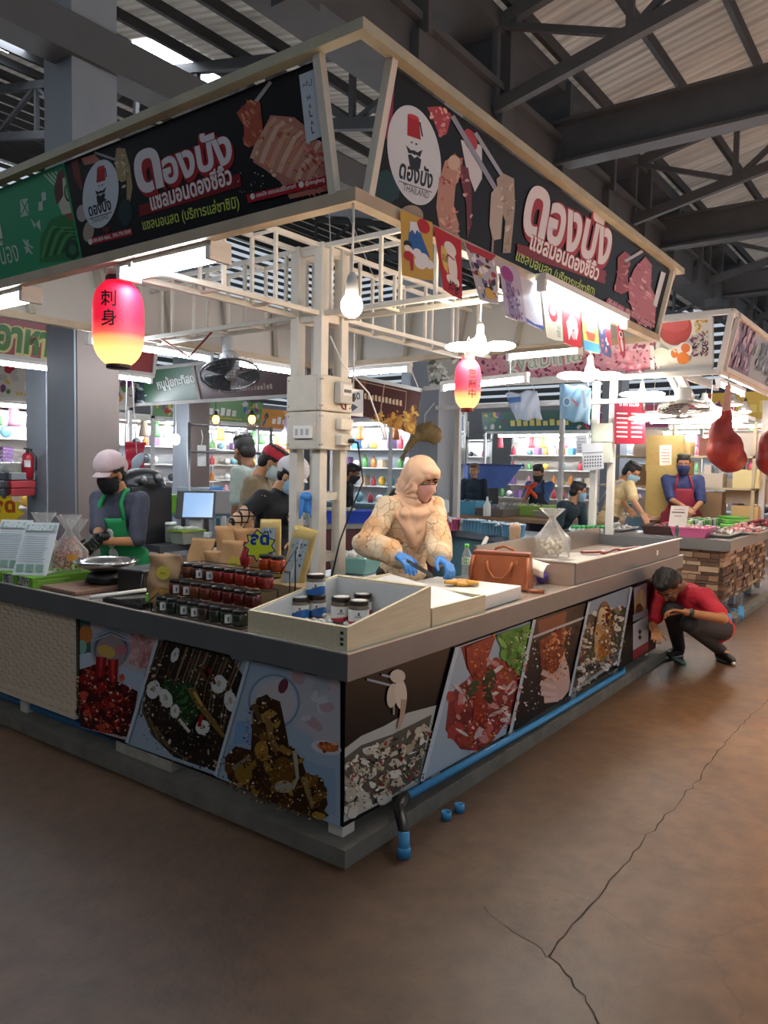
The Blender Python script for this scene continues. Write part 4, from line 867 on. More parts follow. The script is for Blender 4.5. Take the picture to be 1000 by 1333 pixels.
def human(label, loc, rz, H=1.62, lean=8, head=(10, 0), rh=None, lh=None, skin='#b98a6c', vox=.008, pelvis=None, legs=None, broad=1.0, curl=(.5, .5), palm=None, elbow=(.5, .5), hair='#17120f', hairlong=False, face=True, pants='#22242c', shoe='#1a1a1c', torso_k=1.0, group=None, hdir=None):
    P = Human(); t = thing('person', label, 'person', loc, rz, group); P.t = t; s = H/1.62; P.s = s; P.vox = vox
    pel = Vector(pelvis or (0, 0, .86*s)); P.pel = pel
    P.MT = Matrix.Translation(pel) @ Matrix.Rotation(R(-lean), 4, 'X') @ Matrix.Scale(s, 4)
    nb = P.MT @ Vector((0, -.01, .49)); P.nb = nb
    P.MH = Matrix.Translation(nb) @ Matrix.Rotation(R(head[1]), 4, 'Z') @ Matrix.Rotation(R(-head[0]), 4, 'X') @ Matrix.Translation((0, .03*s, .145*s)) @ Matrix.Scale(s, 4)
    inv = (Matrix.Translation(Vector(loc)) @ Matrix.Rotation(rz, 4, 'Z')).inverted()
    P.sh = {}; P.el = {}; P.wr = {}; P.hd = {}
    for sd, tgt, e in ((1, rh, elbow[0]), (-1, lh, elbow[1])):
        S = P.MT @ Vector((.163*broad*sd, -.005, .44)); g = inv @ Vector(tgt) if tgt is not None else S+Vector((.06*sd, .04, -.56*s))
        hint = Vector((e*sd, -.6, -.5)); E, Wt = ik(S, g, .285*s, .245*s, hint); P.sh[sd] = S; P.el[sd] = E; P.wr[sd] = Wt; P.hd[sd] = (Wt-E).normalized()
        hv = hdir[0 if sd == 1 else 1] if hdir else None
        if hv is not None: P.hd[sd] = (inv.to_3x3() @ Vector(hv)).normalized()
    P.legs = legs or [((.1*sd*s, .03*s, .46*s), (.105*sd*s, 0, .085*s), (.115*sd*s, .15*s, .03*s)) for sd in (1, -1)]
    def torso(mb, i=0.0, k=1.0):
        mb.M = P.MT
        for c, r in (((0, 0, 0), (.15, .11, .115)), ((0, .005, .13), (.128*torso_k, .098*torso_k, .12)), ((0, .005, .22), (.138*torso_k, .1*torso_k, .13)), ((0, 0, .34), (.155*broad, .108, .14))):
            mb.ell(c, (r[0]+i, r[1]+i, r[2]+i), 18)
        mb.cap((-.12*broad, -.005, .425), (.12*broad, -.005, .425), .062+i, .062+i); mb.cap((0, -.01, .42), (0, -.01, .48), .075+i*.6, .055+i*.6); mb.M = None
    def arm(mb, sd, i=0.0, f0=0.0, f1=1.0, fore=1.0, puff=0.0):
        S, E, Wt = P.sh[sd], P.el[sd], P.wr[sd]; mb.cap(S.lerp(E, f0), S.lerp(E, f1), .05*s+i, (.05-.011*f1)*s+i+puff*.4)
        if f1 >= 1 and fore > 0: mb.cap(E, E.lerp(Wt, fore), .039*s+i+puff*.5, (.039-.012*fore)*s+i+puff)
    def leg(mb, k, i=0.0):
        sd = 1 if k == 0 else -1; kn, an, to = [Vector(q) for q in P.legs[k]]; hp = pel+Vector((.085*sd*s, 0, -.02*s)); mb.cap(hp, kn, .088*s+i, .058*s+i); mb.cap(kn, an, .056*s+i, .037*s+i*1.2)
    P.torso, P.arm, P.leg = torso, arm, leg
    b = MB(); torso(b); b.M = P.MH
    b.ell((0, -.01, .035), (.076, .096, .092), 20); b.ell((0, .014, -.022), (.062, .079, .085), 18); b.ell((0, .066, -.088), (.03, .026, .026)); b.cap((0, .088, .012), (0, .106, -.02), .008, .0135)
    for q in (1, -1): b.ell((.078*q, -.008, -.01), (.01, .02, .03)); b.ell((.034*q, .075, .032), (.028, .014, .009)); b.ell((.036*q, .062, -.035), (.026, .026, .026))
    b.ell((0, .09, -.052), (.024, .01, .007)); b.ell((0, .088, -.064), (.02, .01, .007)); b.cap((0, -.03, -.05), (0, -.045, -.13), .054, .058); b.M = None
    b.cap(P.MH @ Vector((0, -.035, -.06)), nb, .053*s, .058*s)
    for n_, sd in ((0, 1), (1, -1)):
        arm(b, sd); pl_ = Vector(palm[n_]) if palm else Vector((-.5*sd, .25, -.8)); hand(b, P.wr[sd], P.hd[sd], pl_, sd, curl[n_], s); leg(b, n_)
        kn, an, to = [Vector(q) for q in P.legs[n_]]; b.cap(an, to, .038*s, .026*s); b.cap(an+Vector((0, 0, -.03)), to, .04*s, .028*s)
    P.palm = palm
    sk = mat('skin_'+skin[1:], skin, .5, var=.08, scale=30, spec=.35); P.body = fuse('body', b, sk, t, vox, 3)
    if face:
        for q in (1, -1):
            e = MB(); e.M = P.MH; e.ell((.031*q, .079, .010), (.013, .009, .004), 12, mi=0); e.ell((.031*q, .0855, .008), (.0055, .0045, .0042), 10, mi=1); e.build('eye', [mat('eye_white', '#d8d0c6', .3), mat('iris_dark', '#1c120d', .2)], t)
            e = MB(); e.M = P.MH; e.cap((.014*q, .092, .034), (.05*q, .078, .037), .0045, .003, 8); e.build('eyebrow', mat('hair_'+(hair or '#17120f')[1:], hair or '#17120f', .6), t)
    if hair:
        h = MB(); h.M = P.MH; h.ell((0, -.022, .045), (.084, .098, .093), 20); h.ell((0, .03, .09), (.066, .058, .042)); h.ell((0, -.06, -.01), (.074, .058, .075))
        for k in range(10):
            a_ = R(36*k); h.ell((.055*math.cos(a_), -.01+.065*math.sin(a_), .115), (.025, .03, .018))
        if hairlong: h.ell((0, -.085, -.05), (.06, .04, .09))
        P.hair = fuse('hair', h, mat('hair_'+hair[1:], hair, .55, bump=.6, scale=60), t, max(vox, .008), 2)
    if pants:
        p = MB(); p.M = P.MT; p.ell((0, 0, -.01), (.163, .122, .118), 18); p.ell((0, 0, .08), (.142*torso_k, .11*torso_k, .06)); p.M = None; leg(p, 0, .014); leg(p, 1, .014); fuse('trousers', p, mat('cloth_'+pants[1:], pants, .8, var=.2, scale=25), t, .012, 3)
    for n_ in (0, 1):
        kn, an, to = [Vector(q) for q in P.legs[n_]]; f = MB(); f.cap(an+Vector((0, 0, -.022)), to, .046*s, .036*s); f.cap(an+Vector((0, 0, .0)), an+Vector((0, 0, -.02)), .045*s, .048*s); d = (to-an); d.z = 0; d.normalize()
        f.cap(an-d*.02+Vector((0, 0, -.045)), to+Vector((0, 0, -.005)), .034*s, .028*s); fuse('shoe', f, mat('shoe_'+shoe[1:], shoe, .6), t, .01, 2)
    return P
def shirt(P, col, sleeve=.75, infl=.014, fore=0.0, m=None, name='shirt', tail=.04, puff=0.0, vox=.009, disp=None):
    b = MB(); P.torso(b, infl); b.M = P.MT; b.ell((0, 0, -tail), (.165, .125, .1)); b.M = None
    for sd in (1, -1): P.arm(b, sd, infl+.006, 0, 1.0 if fore else sleeve, fore, puff)
    top = P.nb
    return fuse(name, b, m or mat('cloth_'+col[1:], col, .8, var=.18, scale=22, bump=.15), P.t, vox, 3, disp=disp or wrinkle(.004, 28))
def wrinkle(a, f):
    return lambda co, no: no*(a*(np.sin(co[:, :1]*f+2*np.sin(co[:, 2:]*f*.6))*np.sin(co[:, 2:]*f*.9+1.5*np.sin(co[:, 1:2]*f*.7))))
def apron(P, col, top=.36, bot=-.42, th0=.62, th1=1.5, out=.03, logo=None, strap=True):
    m = mat('cloth_'+col[1:], col, .75, var=.15, scale=20, bump=.1); b = MB(); b.M = P.MT
    def fn(u, v):
        z = top+(bot-top)*v; th = (th0+(th1-th0)*min(1, max(0, (v-.12)/.28)))*(2*u-1); rx = .165+(.03 if z < .05 else 0)+.03*max(0, -z); ry = .118+.02*max(0, 1-abs(z-.2)*4)+.05*max(0, -z)
        w = .006*math.sin(th*9+v*3)*v; return ((rx+out+w)*math.sin(th), (ry+out+w)*math.cos(th), z)
    b.sheet(fn, 26, 24); o = b.build('apron', m, P.t, solid=.004)
    b = MB(); b.M = P.MT
    if strap:
        for q in (1, -1): x, y, z = fn(.5+.47*q, 0.02); b.tube([(x, y, z), (x*.75, y*.72, .455), (x*.6, .0, .515), (x*.45, -.06, .5)], .016, 6)
        b.build('apron_strap', m, P.t)
    return fn
def mask(P, col, name='face_mask'):
    b = MB(); b.M = P.MH
    b.ell((0, .022, -.037), (.0735, .0885, .096), 22); b.ell((0, .08, -.018), (.03, .044, .042)); b.ell((0, .07, -.085), (.034, .034, .034)); inv = P.MH.inverted()
    o = fuse(name, b, mat('mask_'+col[1:], col, .8, bump=.15, scale=30), P.t, .006, 3, keep=lambda x, y, z: (lambda q: q.y > .004 and -.118 < q.z < .014-.25*abs(q.x))(inv @ Vector((x, y, z))), solid=.002)
    b = MB(); b.M = P.MH
    for q in (1, -1): b.tube([(.064*q, .03, -.02), (.078*q, .0, .0), (.084*q, -.02, .005)], .0025, 6); b.tube([(.06*q, .03, -.075), (.076*q, .0, -.045), (.084*q, -.02, -.02)], .0025, 6)
    b.build('ear_loop', mat('mask_'+col[1:], col, .8), P.t); return o
def gloves(P, col, curl=(.5, .5), which=(1, -1), cuff=.05):
    for n_, sd in ((0, 1), (1, -1)):
        if sd not in which: continue
        b = MB(); pl_ = Vector(P.palm[n_]) if P.palm else Vector((-.5*sd, .25, -.8)); hand(b, P.wr[sd], P.hd[sd], pl_, sd, curl[n_], P.s*1.03, .0025); W0 = P.wr[sd]; b.cap(W0-P.hd[sd]*cuff, W0+P.hd[sd]*.01, .034*P.s, .031*P.s)
        fuse('glove', b, mat('glove_'+col[1:], col, .45, bump=.2, scale=40), P.t, .0045, 1)
def cap_hat(P, col, brim=.075, puffy=0.0, name='cap', back=False):
    m = mat('cloth_'+col[1:], col, .75, var=.12, scale=20); b = MB(); b.M = P.MH; b.ell((0, -.012, .062+puffy*.3), (.09+puffy*.3, .108+puffy*.3, .082+puffy), 22)
    if puffy: b.ell((0, -.075, .045), (.085, .07, .075))
    inv = P.MH.inverted(); o = fuse(name, b, m, P.t, .008, 3, keep=lambda x, y, z: (lambda q: q.z > .042 - (.05 if q.y < -.05 else 0))(inv @ Vector((x, y, z))), solid=.004)
    v = MB(); v.M = P.MH; sg = -1 if back else 1
    v.sheet(lambda u, w: ((.078)*math.sin((u-.5)*2.3), sg*((.092+brim*w)*math.cos((u-.5)*2.0)), .052-.022*w-.02*abs(u-.5)*2), 12, 5); v.build('cap_brim', m, P.t, solid=.004)
    return o

# --- woman in the headscarf working at the board on the right counter
def floral_mat():
    m = bpy.data.materials.new('floral_blouse'); m.use_nodes = True; nt = m.node_tree; b = nt.nodes['Principled BSDF']; b.inputs['Roughness'].default_value = .7
    tc = nt.nodes.new('ShaderNodeTexCoord'); n = nt.nodes.new('ShaderNodeTexNoise'); n.inputs['Scale'].default_value = 9; nt.links.new(tc.outputs['Object'], n.inputs['Vector'])
    ad = nt.nodes.new('ShaderNodeVectorMath'); ad.operation = 'MULTIPLY_ADD'; ad.inputs[1].default_value = (.12, .12, .12); nt.links.new(n.outputs['Color'], ad.inputs[0]); nt.links.new(tc.outputs['Object'], ad.inputs[2])
    v = nt.nodes.new('ShaderNodeTexVoronoi'); v.feature = 'DISTANCE_TO_EDGE'; v.inputs['Scale'].default_value = 13; nt.links.new(ad.outputs[0], v.inputs['Vector'])
    r = nt.nodes.new('ShaderNodeValToRGB'); e = r.color_ramp.elements; e[0].position = .008; e[0].color = hx('#a8805e'); e[1].position = .035; e[1].color = hx('#ead6b6'); nt.links.new(v.outputs['Distance'], r.inputs['Fac'])
    n2 = nt.nodes.new('ShaderNodeTexNoise'); n2.inputs['Scale'].default_value = 7; nt.links.new(tc.outputs['Object'], n2.inputs['Vector']); r2 = nt.nodes.new('ShaderNodeValToRGB'); e = r2.color_ramp.elements; e[0].position = .45; e[0].color = (1, 1, 1, 1); e[1].position = .62; e[1].color = hx('#efd2b4')
    nt.links.new(n2.outputs['Fac'], r2.inputs['Fac']); mx = nt.nodes.new('ShaderNodeMix'); mx.data_type = 'RGBA'; mx.blend_type = 'MULTIPLY'; mx.inputs['Factor'].default_value = 1; nt.links.new(r.outputs[0], mx.inputs['A']); nt.links.new(r2.outputs[0], mx.inputs['B']); nt.links.new(mx.outputs['Result'], b.inputs['Base Color']); return m
w0 = at(524, 745, d=4.95); rz = R(152)
hr, hl = at(517, 722, d=4.48), at(573, 735, d=4.42); DR, DL = at(543, 739, d=4.34)-hr, at(592, 749, d=4.32)-hl
P = human('woman in a peach headscarf and floral blouse slicing at the board on the right counter', (w0.x, w0.y, .04), rz, 1.64, 14, (22, 14), hr, hl, '#c99a7c', .006, hdir=(DR, DL), hair=None, pants='#3a3430', palm=((-.2, .2, -1), (.2, .2, -1)), elbow=(.9, .9), curl=(.7, .9), broad=1.02)
shirt(P, '#dcc39c', 1.0, .024, .74, floral_mat(), 'blouse', .16, .026, .009, disp=wrinkle(.009, 22))
gloves(P, '#3f86d6', (.7, .9))
def hijab(P, col):
    m = mat('scarf_'+col[1:], col, .7, var=.1, scale=12); b = MB(); b.M = P.MH
    b.ell((0, -.016, .03), (.102, .122, .122), 22); b.ell((0, -.02, -.055), (.094, .095, .1), 20); b.ell((0, .045, .085), (.074, .072, .036)); b.cap((-.045, .095, .062), (.045, .095, .062), .013); b.cap((0, -.07, .03), (0, -.1, -.1), .08, .075)
    b.cap((-.085, .04, -.02), (-.03, .06, -.125), .02, .03); b.cap((.085, .04, -.02), (.03, .06, -.125), .02, .03); b.M = P.MT
    b.ell((0, .0, .47), (.13, .12, .075)); b.ell((0, .085, .36), (.115, .07, .13)); b.cap((-.09, .09, .43), (.0, .135, .27), .045, .04); b.cap((.1, .09, .42), (.02, .135, .25), .045, .04); b.ell((0, -.1, .4), (.13, .06, .11)); b.cap((-.13, .0, .44), (.13, .0, .44), .075, .075)
    inv = P.MH.inverted()
    def fold(co, no):
        c = np.array(co); q = np.c_[c, np.ones(len(c))] @ np.array(inv).T; ang = np.arctan2(q[:, 2]+.12, q[:, 1]+.04); w = np.clip((.06-q[:, 2])*9, 0, 1); return no*(.0065*np.sin(ang*17+q[:, 0]*26)*w)[:, None]
    def keep(x, y, z):
        q = inv @ Vector((x, y, z)); return not (q.y > .03 and (q.x/.07)**2+((q.z+.03)/.086)**2 < 1)
    fuse('headscarf', b, m, P.t, .007, 9, keep=keep, solid=.004, disp=fold)
hijab(P, '#f0c6a4')
mask(P, '#d6a294')
k = thing('knife', 'long steel knife held by the woman in the headscarf', 'knife', hr+DR.normalized()*.1)
b = MB(); d_ = (at(566, 752, d=4.25)-at(543, 739, d=4.34)); e_ = d_.normalized(); b.hexa([e_*-.0+Vector((0, 0, -.015)), e_*.001+Vector((0, 0, .015)), e_*.2+Vector((0, 0, .012)), e_*.21+Vector((0, 0, -.012))], [Vector((.002, .002, -.015)), Vector((.002, .002, .015)), e_*.2+Vector((.002, .002, .012)), e_*.21+Vector((.002, .002, -.012))]); b.build('blade', steel, k)
b = MB(); b.cap(-e_*.09, e_*.005, .011, .011); b.build('handle', black_pl, k)

# --- woman with the white cap, black mask and green apron
w0 = at(168, 720, d=5.5); rz = R(112)
P = human('woman in a green apron, white cap, black mask and black gloves at the left counter', (w0.x, w0.y, .04), rz, 1.63, 16, (18, -12), at(127, 699, d=5.0), at(130, 705, d=5.15), '#b9825c', .006, hdir=(at(104, 702, d=4.8)-at(127, 699, d=5.0), at(106, 716, d=4.9)-at(130, 705, d=5.15)), hair='#1a1310', pants='#2a2b30', palm=((-.6, .3, -.7), (.6, .3, -.7)), elbow=(.4, .8), curl=(1.1, 1.1))
shirt(P, "#454a5a", .92, .016)
fn = apron(P, '#1f9658', .36, -.45)
a = MB(); a.M = P.MT
for c, r in (((-.0, 0, .2), (.05, .006, .05)), ((.0, 0, .255), (.035, .006, .04)), ((0, 0, .1), (.04, .006, .05))): x, y, z = fn(.5, (.36-c[2])/.81); a.ell((x+c[0], y+.004, z), r, 14)
fuse('apron_print', a, mat('apron_print_white', '#cfd8d2', .7), P.t, .006, 1)
mask(P, '#101014'); cap_hat(P, '#d9c3c6', .05, .022); gloves(P, '#121215', (1.1, 1.1), cuff=.09)

# --- woman with the plaid sleeves beside the post
def plaid_mat():
    m = bpy.data.materials.new('plaid_cotton'); m.use_nodes = True; nt = m.node_tree; b = nt.nodes['Principled BSDF']; b.inputs['Roughness'].default_value = .8
    tc = nt.nodes.new('ShaderNodeTexCoord'); outs = []
    for ax, sc in (('X', 7.0), ('Z', 7.0)):
        w = nt.nodes.new('ShaderNodeTexWave'); w.bands_direction = ax; w.inputs['Scale'].default_value = sc; nt.links.new(tc.outputs['Object'], w.inputs['Vector']); r = nt.nodes.new('ShaderNodeValToRGB'); e = r.color_ramp.elements; e[0].position = .82; e[0].color = (1, 1, 1, 1); e[1].position = .9; e[1].color = hx('#2a2420'); nt.links.new(w.outputs['Fac'], r.inputs['Fac']); outs.append(r.outputs[0])
    mx = nt.nodes.new('ShaderNodeMix'); mx.data_type = 'RGBA'; mx.blend_type = 'MULTIPLY'; mx.inputs['Factor'].default_value = 1; nt.links.new(outs[0], mx.inputs['A']); nt.links.new(outs[1], mx.inputs['B']); m2 = nt.nodes.new('ShaderNodeMix'); m2.data_type = 'RGBA'; m2.blend_type = 'MULTIPLY'; m2.inputs['Factor'].default_value = 1; m2.inputs['B'].default_value = hx('#cfa98c'); nt.links.new(mx.outputs['Result'], m2.inputs['A']); nt.links.new(m2.outputs['Result'], b.inputs['Base Color']); return m
def shirt2(P, m, sleeve=.85):
    for sd in (1, -1):
        b = MB(); P.arm(b, sd, .02, 0, sleeve); fuse('sleeve', b, m, P.t, .009, 2)
w0 = at(347, 700, d=5.75); rz = R(178)
P = human('woman in a black vest with plaid sleeves, white cap and blue mask', (w0.x, w0.y, .04), rz, 1.66, 18, (32, 12), at(330, 715, d=5.35), at(385, 712, d=5.3), '#c09068', .007, hair='#17120f', pants='#22242c', elbow=(.7, .4))
shirt(P, '#1a1c22', .35, .018); shirt2(P, plaid_mat()); mask(P, '#9cc2d8'); cap_hat(P, '#dcdade', .03, .013)
# --- red cap
w0 = at(321, 700, d=6.5)
P = human('person in a red cap and pale mask looking down behind the plaid-sleeved woman', (w0.x, w0.y, .04), R(205), 1.76, 14, (30, 10), None, None, '#b5835f', .008, pants='#33343a')
shirt(P, '#8a7a60', .8); mask(P, '#b9cfcf'); cap_hat(P, '#b01f34', .07)
# --- grey-green shirt, seen from the back
w0 = at(328, 700, d=7.3)
P = human('person in a pale grey-green shirt turned away beside the red cap', (w0.x, w0.y, .04), R(20), 1.84, 6, (14, -30), None, None, '#8f6246', .008, pants='#33343a', broad=1.08)
shirt(P, '#a3b0a6', .8)
# --- black t-shirt under the meter boxes, far
w0 = at(441, 660, d=10.5)
P = human('person with curly black hair and a black t-shirt working far behind the white post', (w0.x, w0.y, 0), R(200), 1.66, 12, (25, 10), None, None, '#9a6a4a', .01, pants='#22242c')
shirt(P, '#15161a', .8); mask(P, '#22252c')
w0 = at(474, 668, d=10.4)
P = human('person bending down with only the black hair showing, left of the headscarf', (w0.x, w0.y, 0), R(200), 1.5, 50, (40, 0), None, None, '#9a6a4a', .01, pants='#22242c'); shirt(P, '#24262c', .8)
# --- far right centre
w0 = at(617, 660, d=13.5)
P = human('person in a dark blue shirt standing side on before the blue tank', (w0.x, w0.y, 0), R(110), 1.68, 4, (8, 0), None, None, '#c09474', .01, hair='#6a5038', pants='#22242c'); shirt(P, '#24384a', .95)
w0 = at(704, 650, d=12.0)
P = human('person in a navy apron with orange gloves at the far fish table', (w0.x, w0.y, 0), R(95), 1.68, 8, (20, 0), at(690, 636, d=11.7), at(692, 640, d=11.8), '#b98a6c', .009, pants='#22242c'); shirt(P, '#3f5f94', .8); apron(P, '#1c2436'); mask(P, '#202228'); gloves(P, '#e0562a', cuff=.1)
w0 = at(724, 668, d=9.6)
P = human('person with black hair in a dark teal shirt bending beside the yellow shirt', (w0.x, w0.y, 0), R(160), 1.55, 38, (12, 60), None, None, '#b98a6c', .009, pants='#22242c', broad=1.1); shirt(P, '#1d333c', .85); mask(P, '#7fa8c0')
# --- meat stall men
w0 = at(792, 690, d=10.2)
P = human('man in a yellow t-shirt and beige apron cutting meat at the neighbouring stall', (w0.x, w0.y, 0), R(228), 1.78, 22, (30, -45), at(838, 672, d=9.5), at(826, 675, d=9.7), '#b07c58', .008, hair='#14100e', pants='#4a4238', broad=1.12, elbow=(.5, .3)); shirt(P, '#d8bb86', .85, .02); mask(P, '#8fb3c4')
apron(P, '#c9a88a', .1, -.5, 1.5, 1.9, .045, strap=False)
b = MB(); b.M = P.MT; b.tube([(.1, .09, .47), (.08, -.08, .46), (-.02, -.15, .3), (-.1, -.15, .12)], .02, 6); b.tube([(-.1, .09, .47), (-.08, -.08, .46), (.02, -.155, .3), (.12, -.14, .12)], .02, 6); b.build('apron_strap', mat('cloth_strap', '#8d97a4', .8), P.t)
w0 = at(886, 690, d=10.7)
P = human('man in a navy shirt, maroon apron and dark blue mask behind the meat counter', (w0.x, w0.y, 0), R(112), 1.84, 6, (8, -6), at(891, 660, d=10.25), at(903, 664, d=10.25), '#a87350', .008, hair='#14100e', pants='#2a2b30', broad=1.15, elbow=(.9, .7), torso_k=1.1); shirt(P, '#26305a', .92, .02); apron(P, '#8a1e34', .36, -.5, .55, 1.4, .045); mask(P, '#1d2850')
w0 = at(864, 690, d=12.6)
P = human('person with black hair and a white mask half hidden behind the maroon apron man', (w0.x, w0.y, 0), R(140), 1.6, 4, (5, 0), None, None, '#b98a6c', .01, pants='#22242c'); shirt(P, '#5a2a30', .8); mask(P, '#e4e4e4')

# --- crouching man in red at the end of the counter
w0 = at(924, 815, z=.34); cx, cy = w0.x, w0.y; rz = R(70)
_inv = (Matrix.Translation((cx, cy, 0)) @ Matrix.Rotation(rz, 4, 'Z')).inverted()
def lc(v): return tuple(_inv @ Vector(v))
D0 = float((Vector(w0)-Vector(CAM)).dot(Vector(FW)))
la, ra = at(938, 846, z=.09), at(884, 842, z=.09)
P = human('man in a red polo shirt and black trousers squatting at the end of the counter', (cx, cy, 0), rz, 1.72, 54, (62, 4), at(853, 822, d=D0-.35), at(893, 797, d=D0-.62), '#a4704c', .006, pelvis=(0, 0, .36), broad=1.12,
    legs=[(lc(at(874, 795, d=D0-.35)), lc(ra), lc(ra+Vector((-.13, .05, -.05)))), (lc(at(898, 812, d=D0-.55)), lc(la), lc(la+Vector((-.10, -.11, -.05))))], hair='#14100e', pants='#1c1d24', shoe='#141416', palm=((0, .2, -1), (0, .3, -1)), elbow=(.7, 1.6), curl=(.7, .9))
shirt(P, '#b91a30', .72, .02, tail=.07)
b = MB(); S_, E_ = P.el[-1], P.wr[-1]; d_ = (E_-S_).normalized(); b.tube([E_-d_*.05, E_-d_*.022], .034, 14); b.build('wrist_watch', mat('watch_dark', '#1c1e22', .4), P.t)
b = MB(); b.M = P.MT; b.M = P.MT; b.box(-.1, .12, .30, -.05, .128, .36); b.build('name_badge', mat('badge_black', '#2a2a2e', .4), P.t)
for n_ in (0, 1):
    kn, an, to = [Vector(q) for q in P.legs[n_]]; b = MB(); d_ = (to-an); d_.z = 0; d_.normalize(); b.cap(Vector((an.x, an.y, .02))-d_*.03, Vector((to.x, to.y, .02))+d_*.02, .024, .022); fuse('shoe_sole', b, mat('sole_white', '#c9c9c9', .6), P.t, .008, 1)
# ================================================================ goods on the corner stall counters
CT = .859
def Vt(px, py, z=CT): return at(px, py, z=z)
pine = mat('pale_pine', '#dfd5b6', .6, var=.16, scale=5, stretch=(1, 14, 14), bump=.1); liner = mat('white_liner', '#d3d8da', .35, var=.06, scale=8)
t = thing('wooden_tray', 'pale wooden sloped tray with sauce jars at the counter corner', 'tray', (.02, .02, CT))
Lx, Ly, h0, h1, th = .60, .56, .105, .20, .016
def side(nm, c): b = MB(); b.hexa(*c); return b.build(nm, pine, t)
side('front_board', ([(0, 0, 0), (Lx, 0, 0), (Lx, th, 0), (0, th, 0)], [(0, 0, h0), (Lx, 0, h1), (Lx, th, h1), (0, th, h0)]))
side('back_board', ([(0, Ly-th, 0), (Lx, Ly-th, 0), (Lx, Ly, 0), (0, Ly, 0)], [(0, Ly-th, h0), (Lx, Ly-th, h1), (Lx, Ly, h1), (0, Ly, h0)]))
side('end_board', ([(0, th, 0), (th, th, 0), (th, Ly-th, 0), (0, Ly-th, 0)], [(0, th, h0), (th, th, h0+.003), (th, Ly-th, h0+.003), (0, Ly-th, h0)]))
side('end_board', ([(Lx-th, th, 0), (Lx, th, 0), (Lx, Ly-th, 0), (Lx-th, Ly-th, 0)], [(Lx-th, th, h1-.003), (Lx, th, h1), (Lx, Ly-th, h1), (Lx-th, Ly-th, h1-.003)]))
b = MB(); b.box(th, th, .0, Lx-th, Ly-th, .022); w_ = .006
b.hexa([(th, th, .02), (Lx-th, th, .02), (Lx-th, th+w_, .02), (th, th+w_, .02)], [(th, th, h0-.004), (Lx-th, th, h1-.008), (Lx-th, th+w_, h1-.008), (th, th+w_, h0-.004)])
b.hexa([(th, Ly-th-w_, .02), (Lx-th, Ly-th-w_, .02), (Lx-th, Ly-th, .02), (th, Ly-th, .02)], [(th, Ly-th-w_, h0-.004), (Lx-th, Ly-th-w_, h1-.008), (Lx-th, Ly-th, h1-.008), (th, Ly-th, h0-.004)])
b.box(Lx-th-w_, th, .02, Lx-th, Ly-th, h1-.012); b.box(th, th, .02, th+w_, Ly-th, h0-.004); b.build('lining', liner, t)
b = MB()
for z in (.03, .05, .075): b.box(-.002, .02, z, 0, .035, z+.012)
b.build('staple', dark_pl, t)
ice = mat('crushed_ice', '#dfe6ea', .25, var=.15, scale=40); b = MB()
rr = random.Random(4)
for k in range(90): x, y = rr.uniform(.04, .55), rr.uniform(.04, .52); b.ell((x, y, .024+rr.uniform(0, .014)), (rr.uniform(.01, .02), rr.uniform(.01, .02), .012), 6)
o = b.build('crushed_ice', ice, t); o['kind'] = 'stuff'
LID = mat('jar_lid_bronze', '#3a302a', .3, .6); GL = mat('jar_glass_body', '#6d5f4c', .12, spec=.7)
def sauce_jar(p, label, wave, kind='white', r=.046, h=.098):
    t = thing('sauce_jar', label, 'jar', p, 0, 'sauce jars in the sloped wooden tray')
    b = MB(); b.lathe([(r*.86, 0), (r, .006), (r, h*.72), (r*.9, h*.8), (r*.88, h*.82)], 24); b.build('jar_body', GL, t)
    b = MB(); b.lathe([(r*.93, h*.82), (r*.96, h*.84), (r*.96, h*.98), (r*.92, h)], 24); o = b.build('lid', LID, t); b = MB(); b.lathe([(r*.76, h), (r*.76, h+.0015)], 24); b.build('lid_disc', white_pl, o)
    lab = MB(); a0 = math.atan2(CAM[1]-p[1], CAM[0]-p[0]); n = 26; z0, z1 = h*.06, h*.66
    def ring(za, zb, rr_, mi, s0=-1.7, s1=1.7):
        vs = [];
        for k in range(n+1): a_ = a0+s0+(s1-s0)*k/n; vs += [(rr_*math.cos(a_), rr_*math.sin(a_), za(k/n) if callable(za) else za), (rr_*math.cos(a_), rr_*math.sin(a_), zb(k/n) if callable(zb) else zb)]
        lab.add(vs, [(2*k, 2*k+2, 2*k+3, 2*k+1) for k in range(n)], True, mi)
    ring(z0, z1, r*1.004, 0); ring(z0, lambda u: z0+(z1-z0)*(.52-.16*math.sin(u*6.3+.4)) if wave == 'blue' else z0+(z1-z0)*(.12+.34*u), r*1.008, 1)
    # little fez badge and lettering on the label
    for (za, zb, w) in ((h*.5, h*.56, .09), (h*.44, h*.485, .12)): ring(za, zb, r*1.012, 2, -w, w)
    vs, fs = glyphs('ดองบัง', .02); k = .0105; lab.add([(r*1.013*math.cos(a0+(x-1.7)*k/r), r*1.013*math.sin(a0+(x-1.7)*k/r), h*.36+y*k) for x, y in vs], fs, mi=2)
    lab.build('jar_label', [white_pl, mat('label_'+wave, '#1f5fa8' if wave == 'blue' else '#b0222c', .4), mat('label_ink', '#22242c', .5)], t); return t
ZJ = CT+.03
pB = Vt(412, 801, ZJ)
sauce_jar(pB, 'blue-labelled sauce jar carrying another jar at the back of the wooden tray', 'blue'); sauce_jar(pB+Vector((-.004, .004, .1)), 'blue-waved sauce jar standing on top of another jar, highest in the wooden tray', 'blue')
sauce_jar(Vt(390, 804, ZJ), 'blue-labelled sauce jar nearest the left rim of the wooden tray', 'blue')
sauce_jar(Vt(444, 809, ZJ), 'red-waved sauce jar standing alone in the middle of the wooden tray', 'red', r=.047, h=.115)
sauce_jar(Vt(472, 801, ZJ), 'red-labelled sauce jar behind the foremost one in the wooden tray', 'red', r=.045, h=.105)
